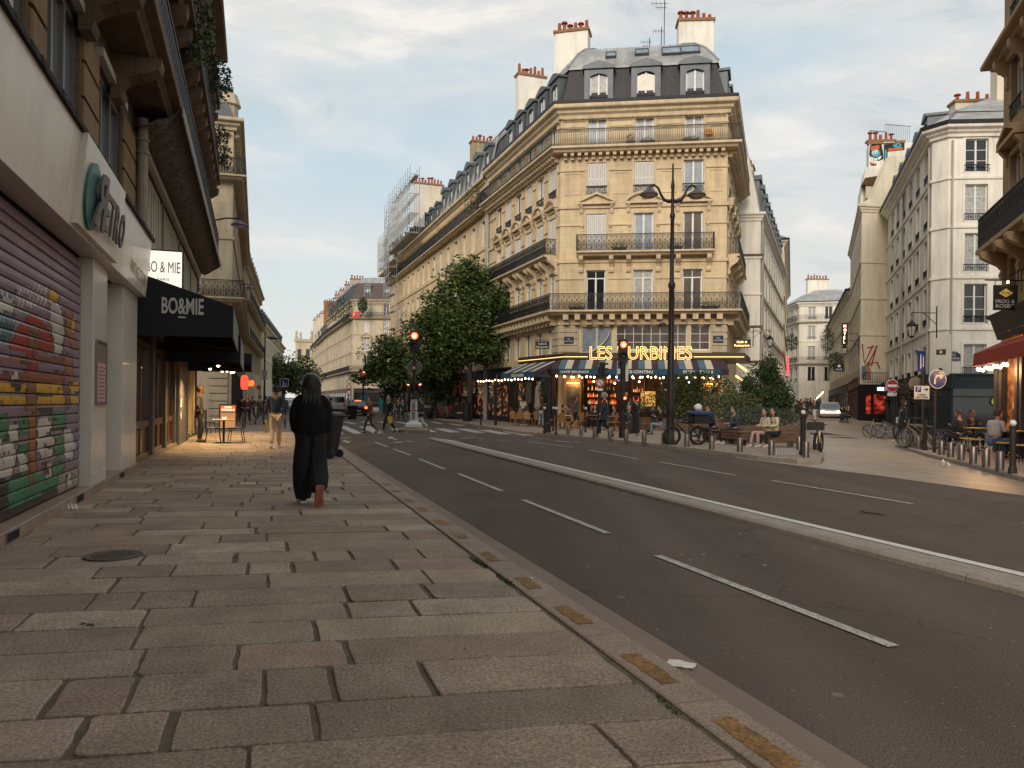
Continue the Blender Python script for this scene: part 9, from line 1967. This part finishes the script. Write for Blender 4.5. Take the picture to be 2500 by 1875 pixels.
# hotel sign and small hanging boards of the side street
t = thing('hotel_sign','vertical pink neon HOTEL sign on the right of the side street','sign',D(2062,843,66)); q = MB(); q.mat(BK); q.box(-.25,.25,-.05,.05,0,1.9); q.tube([(.25,0,1.0),(1.2,0,1.0)],.025,4); q.build('sign_board',t)
for i,ch in enumerate('HOTEL'): put_text(t,'letter',ch,Matrix.Translation((-.13,-.06,1.52 - i * .34)),mat('neon_pink',(1,.6,.45),.5,var=0,emit=(1,.55,.4),es=2.5),height=.25,depth=.02,bold=.02)
t = thing('hanging_sign','dark pub board hanging over the side street','sign',D(2048,907,68)); q = MB(); q.mat(BK); q.bbox(-.45,.45,-.04,.04,0,.75,.02); q.tube([(.4,0,.85),(1.3,0,.85)],.02,4); q.build('sign_board',t); put_text(t,'lettering','BAR',Matrix.Translation((-.28,-.05,.12)),WHITE,width=.56,height=.14,depth=.005); q = MB(); q.mat(WHITE); q.loft([[(.15 * math.cos(a_ / 10 * 6.283),y,.48 + .12 * math.sin(a_ / 10 * 6.283)) for a_ in range(10)] for y in (-.05,-.041)]); q.build('emblem',t)
t = thing('neon_sign','red vertical neon sign left of the side street','sign',D(1923,918,80)); q = MB(); q.mat(mat('neon_red',(1,.1,.1),.5,var=0,emit=(1,.06,.08),es=2)); [q.lathe([(.02,z),(.12,z + .05),(.12,z + .25),(.02,z + .3)],6) for z in [k * .36 for k in range(6)]]; q.build('tube',t)
string_lights('row of warm festoon bulbs down the right side of the side street',[D(1990,975,100),D(2010,955,84)],14,r=.06)
t = thing('hoarding','white and teal building site hoarding panels beyond the crossing','hoarding',gp(975,92),R(10)); q = MB(); q.mat(mat('hoard_white',(.36,.33,.29),.7,var=.2)); q.box(-1.15,1.15,0,.06,.05,2.3); q.build('panel',t); q = MB(); q.mat(mat('hoard_teal',(.03,.2,.22),.6)); q.box(-2.4,-1.2,.3,.36,.05,2.0); q.build('panel',t); q = MB(); q.mat(mat('hoard_teal')); q.box(-4.6,-3.9,.3,.36,.05,2.1); q.build('panel',t)
q = MB(); q.mat(SCF)
for k in range(22): q.bar((-5.1 + k * .14,.2,.1),(-5.1 + k * .14,.2,1.2),.02)
q.bar((-5.1,.2,1.2),(-2.1,.2,1.2),.04); q.build('barrier',t)
for i,(x,y,s_) in enumerate([(852,940,3),(777,952,2.4),(886,1003,0)][:2]):
    t = sign_post(['stack of three round signs on a pole by the distant corner','small no entry sign near the distant white van'][i],gp(x,110),5.5); t['group'] = 'road signs of the boulevard'
    for k in range(3 if i == 0 else 1): disc_sign(t,'round_sign',.32,4.0 - k * .75 + (0 if i == 0 else -1),[(SR,1),(WHITE,.7)])
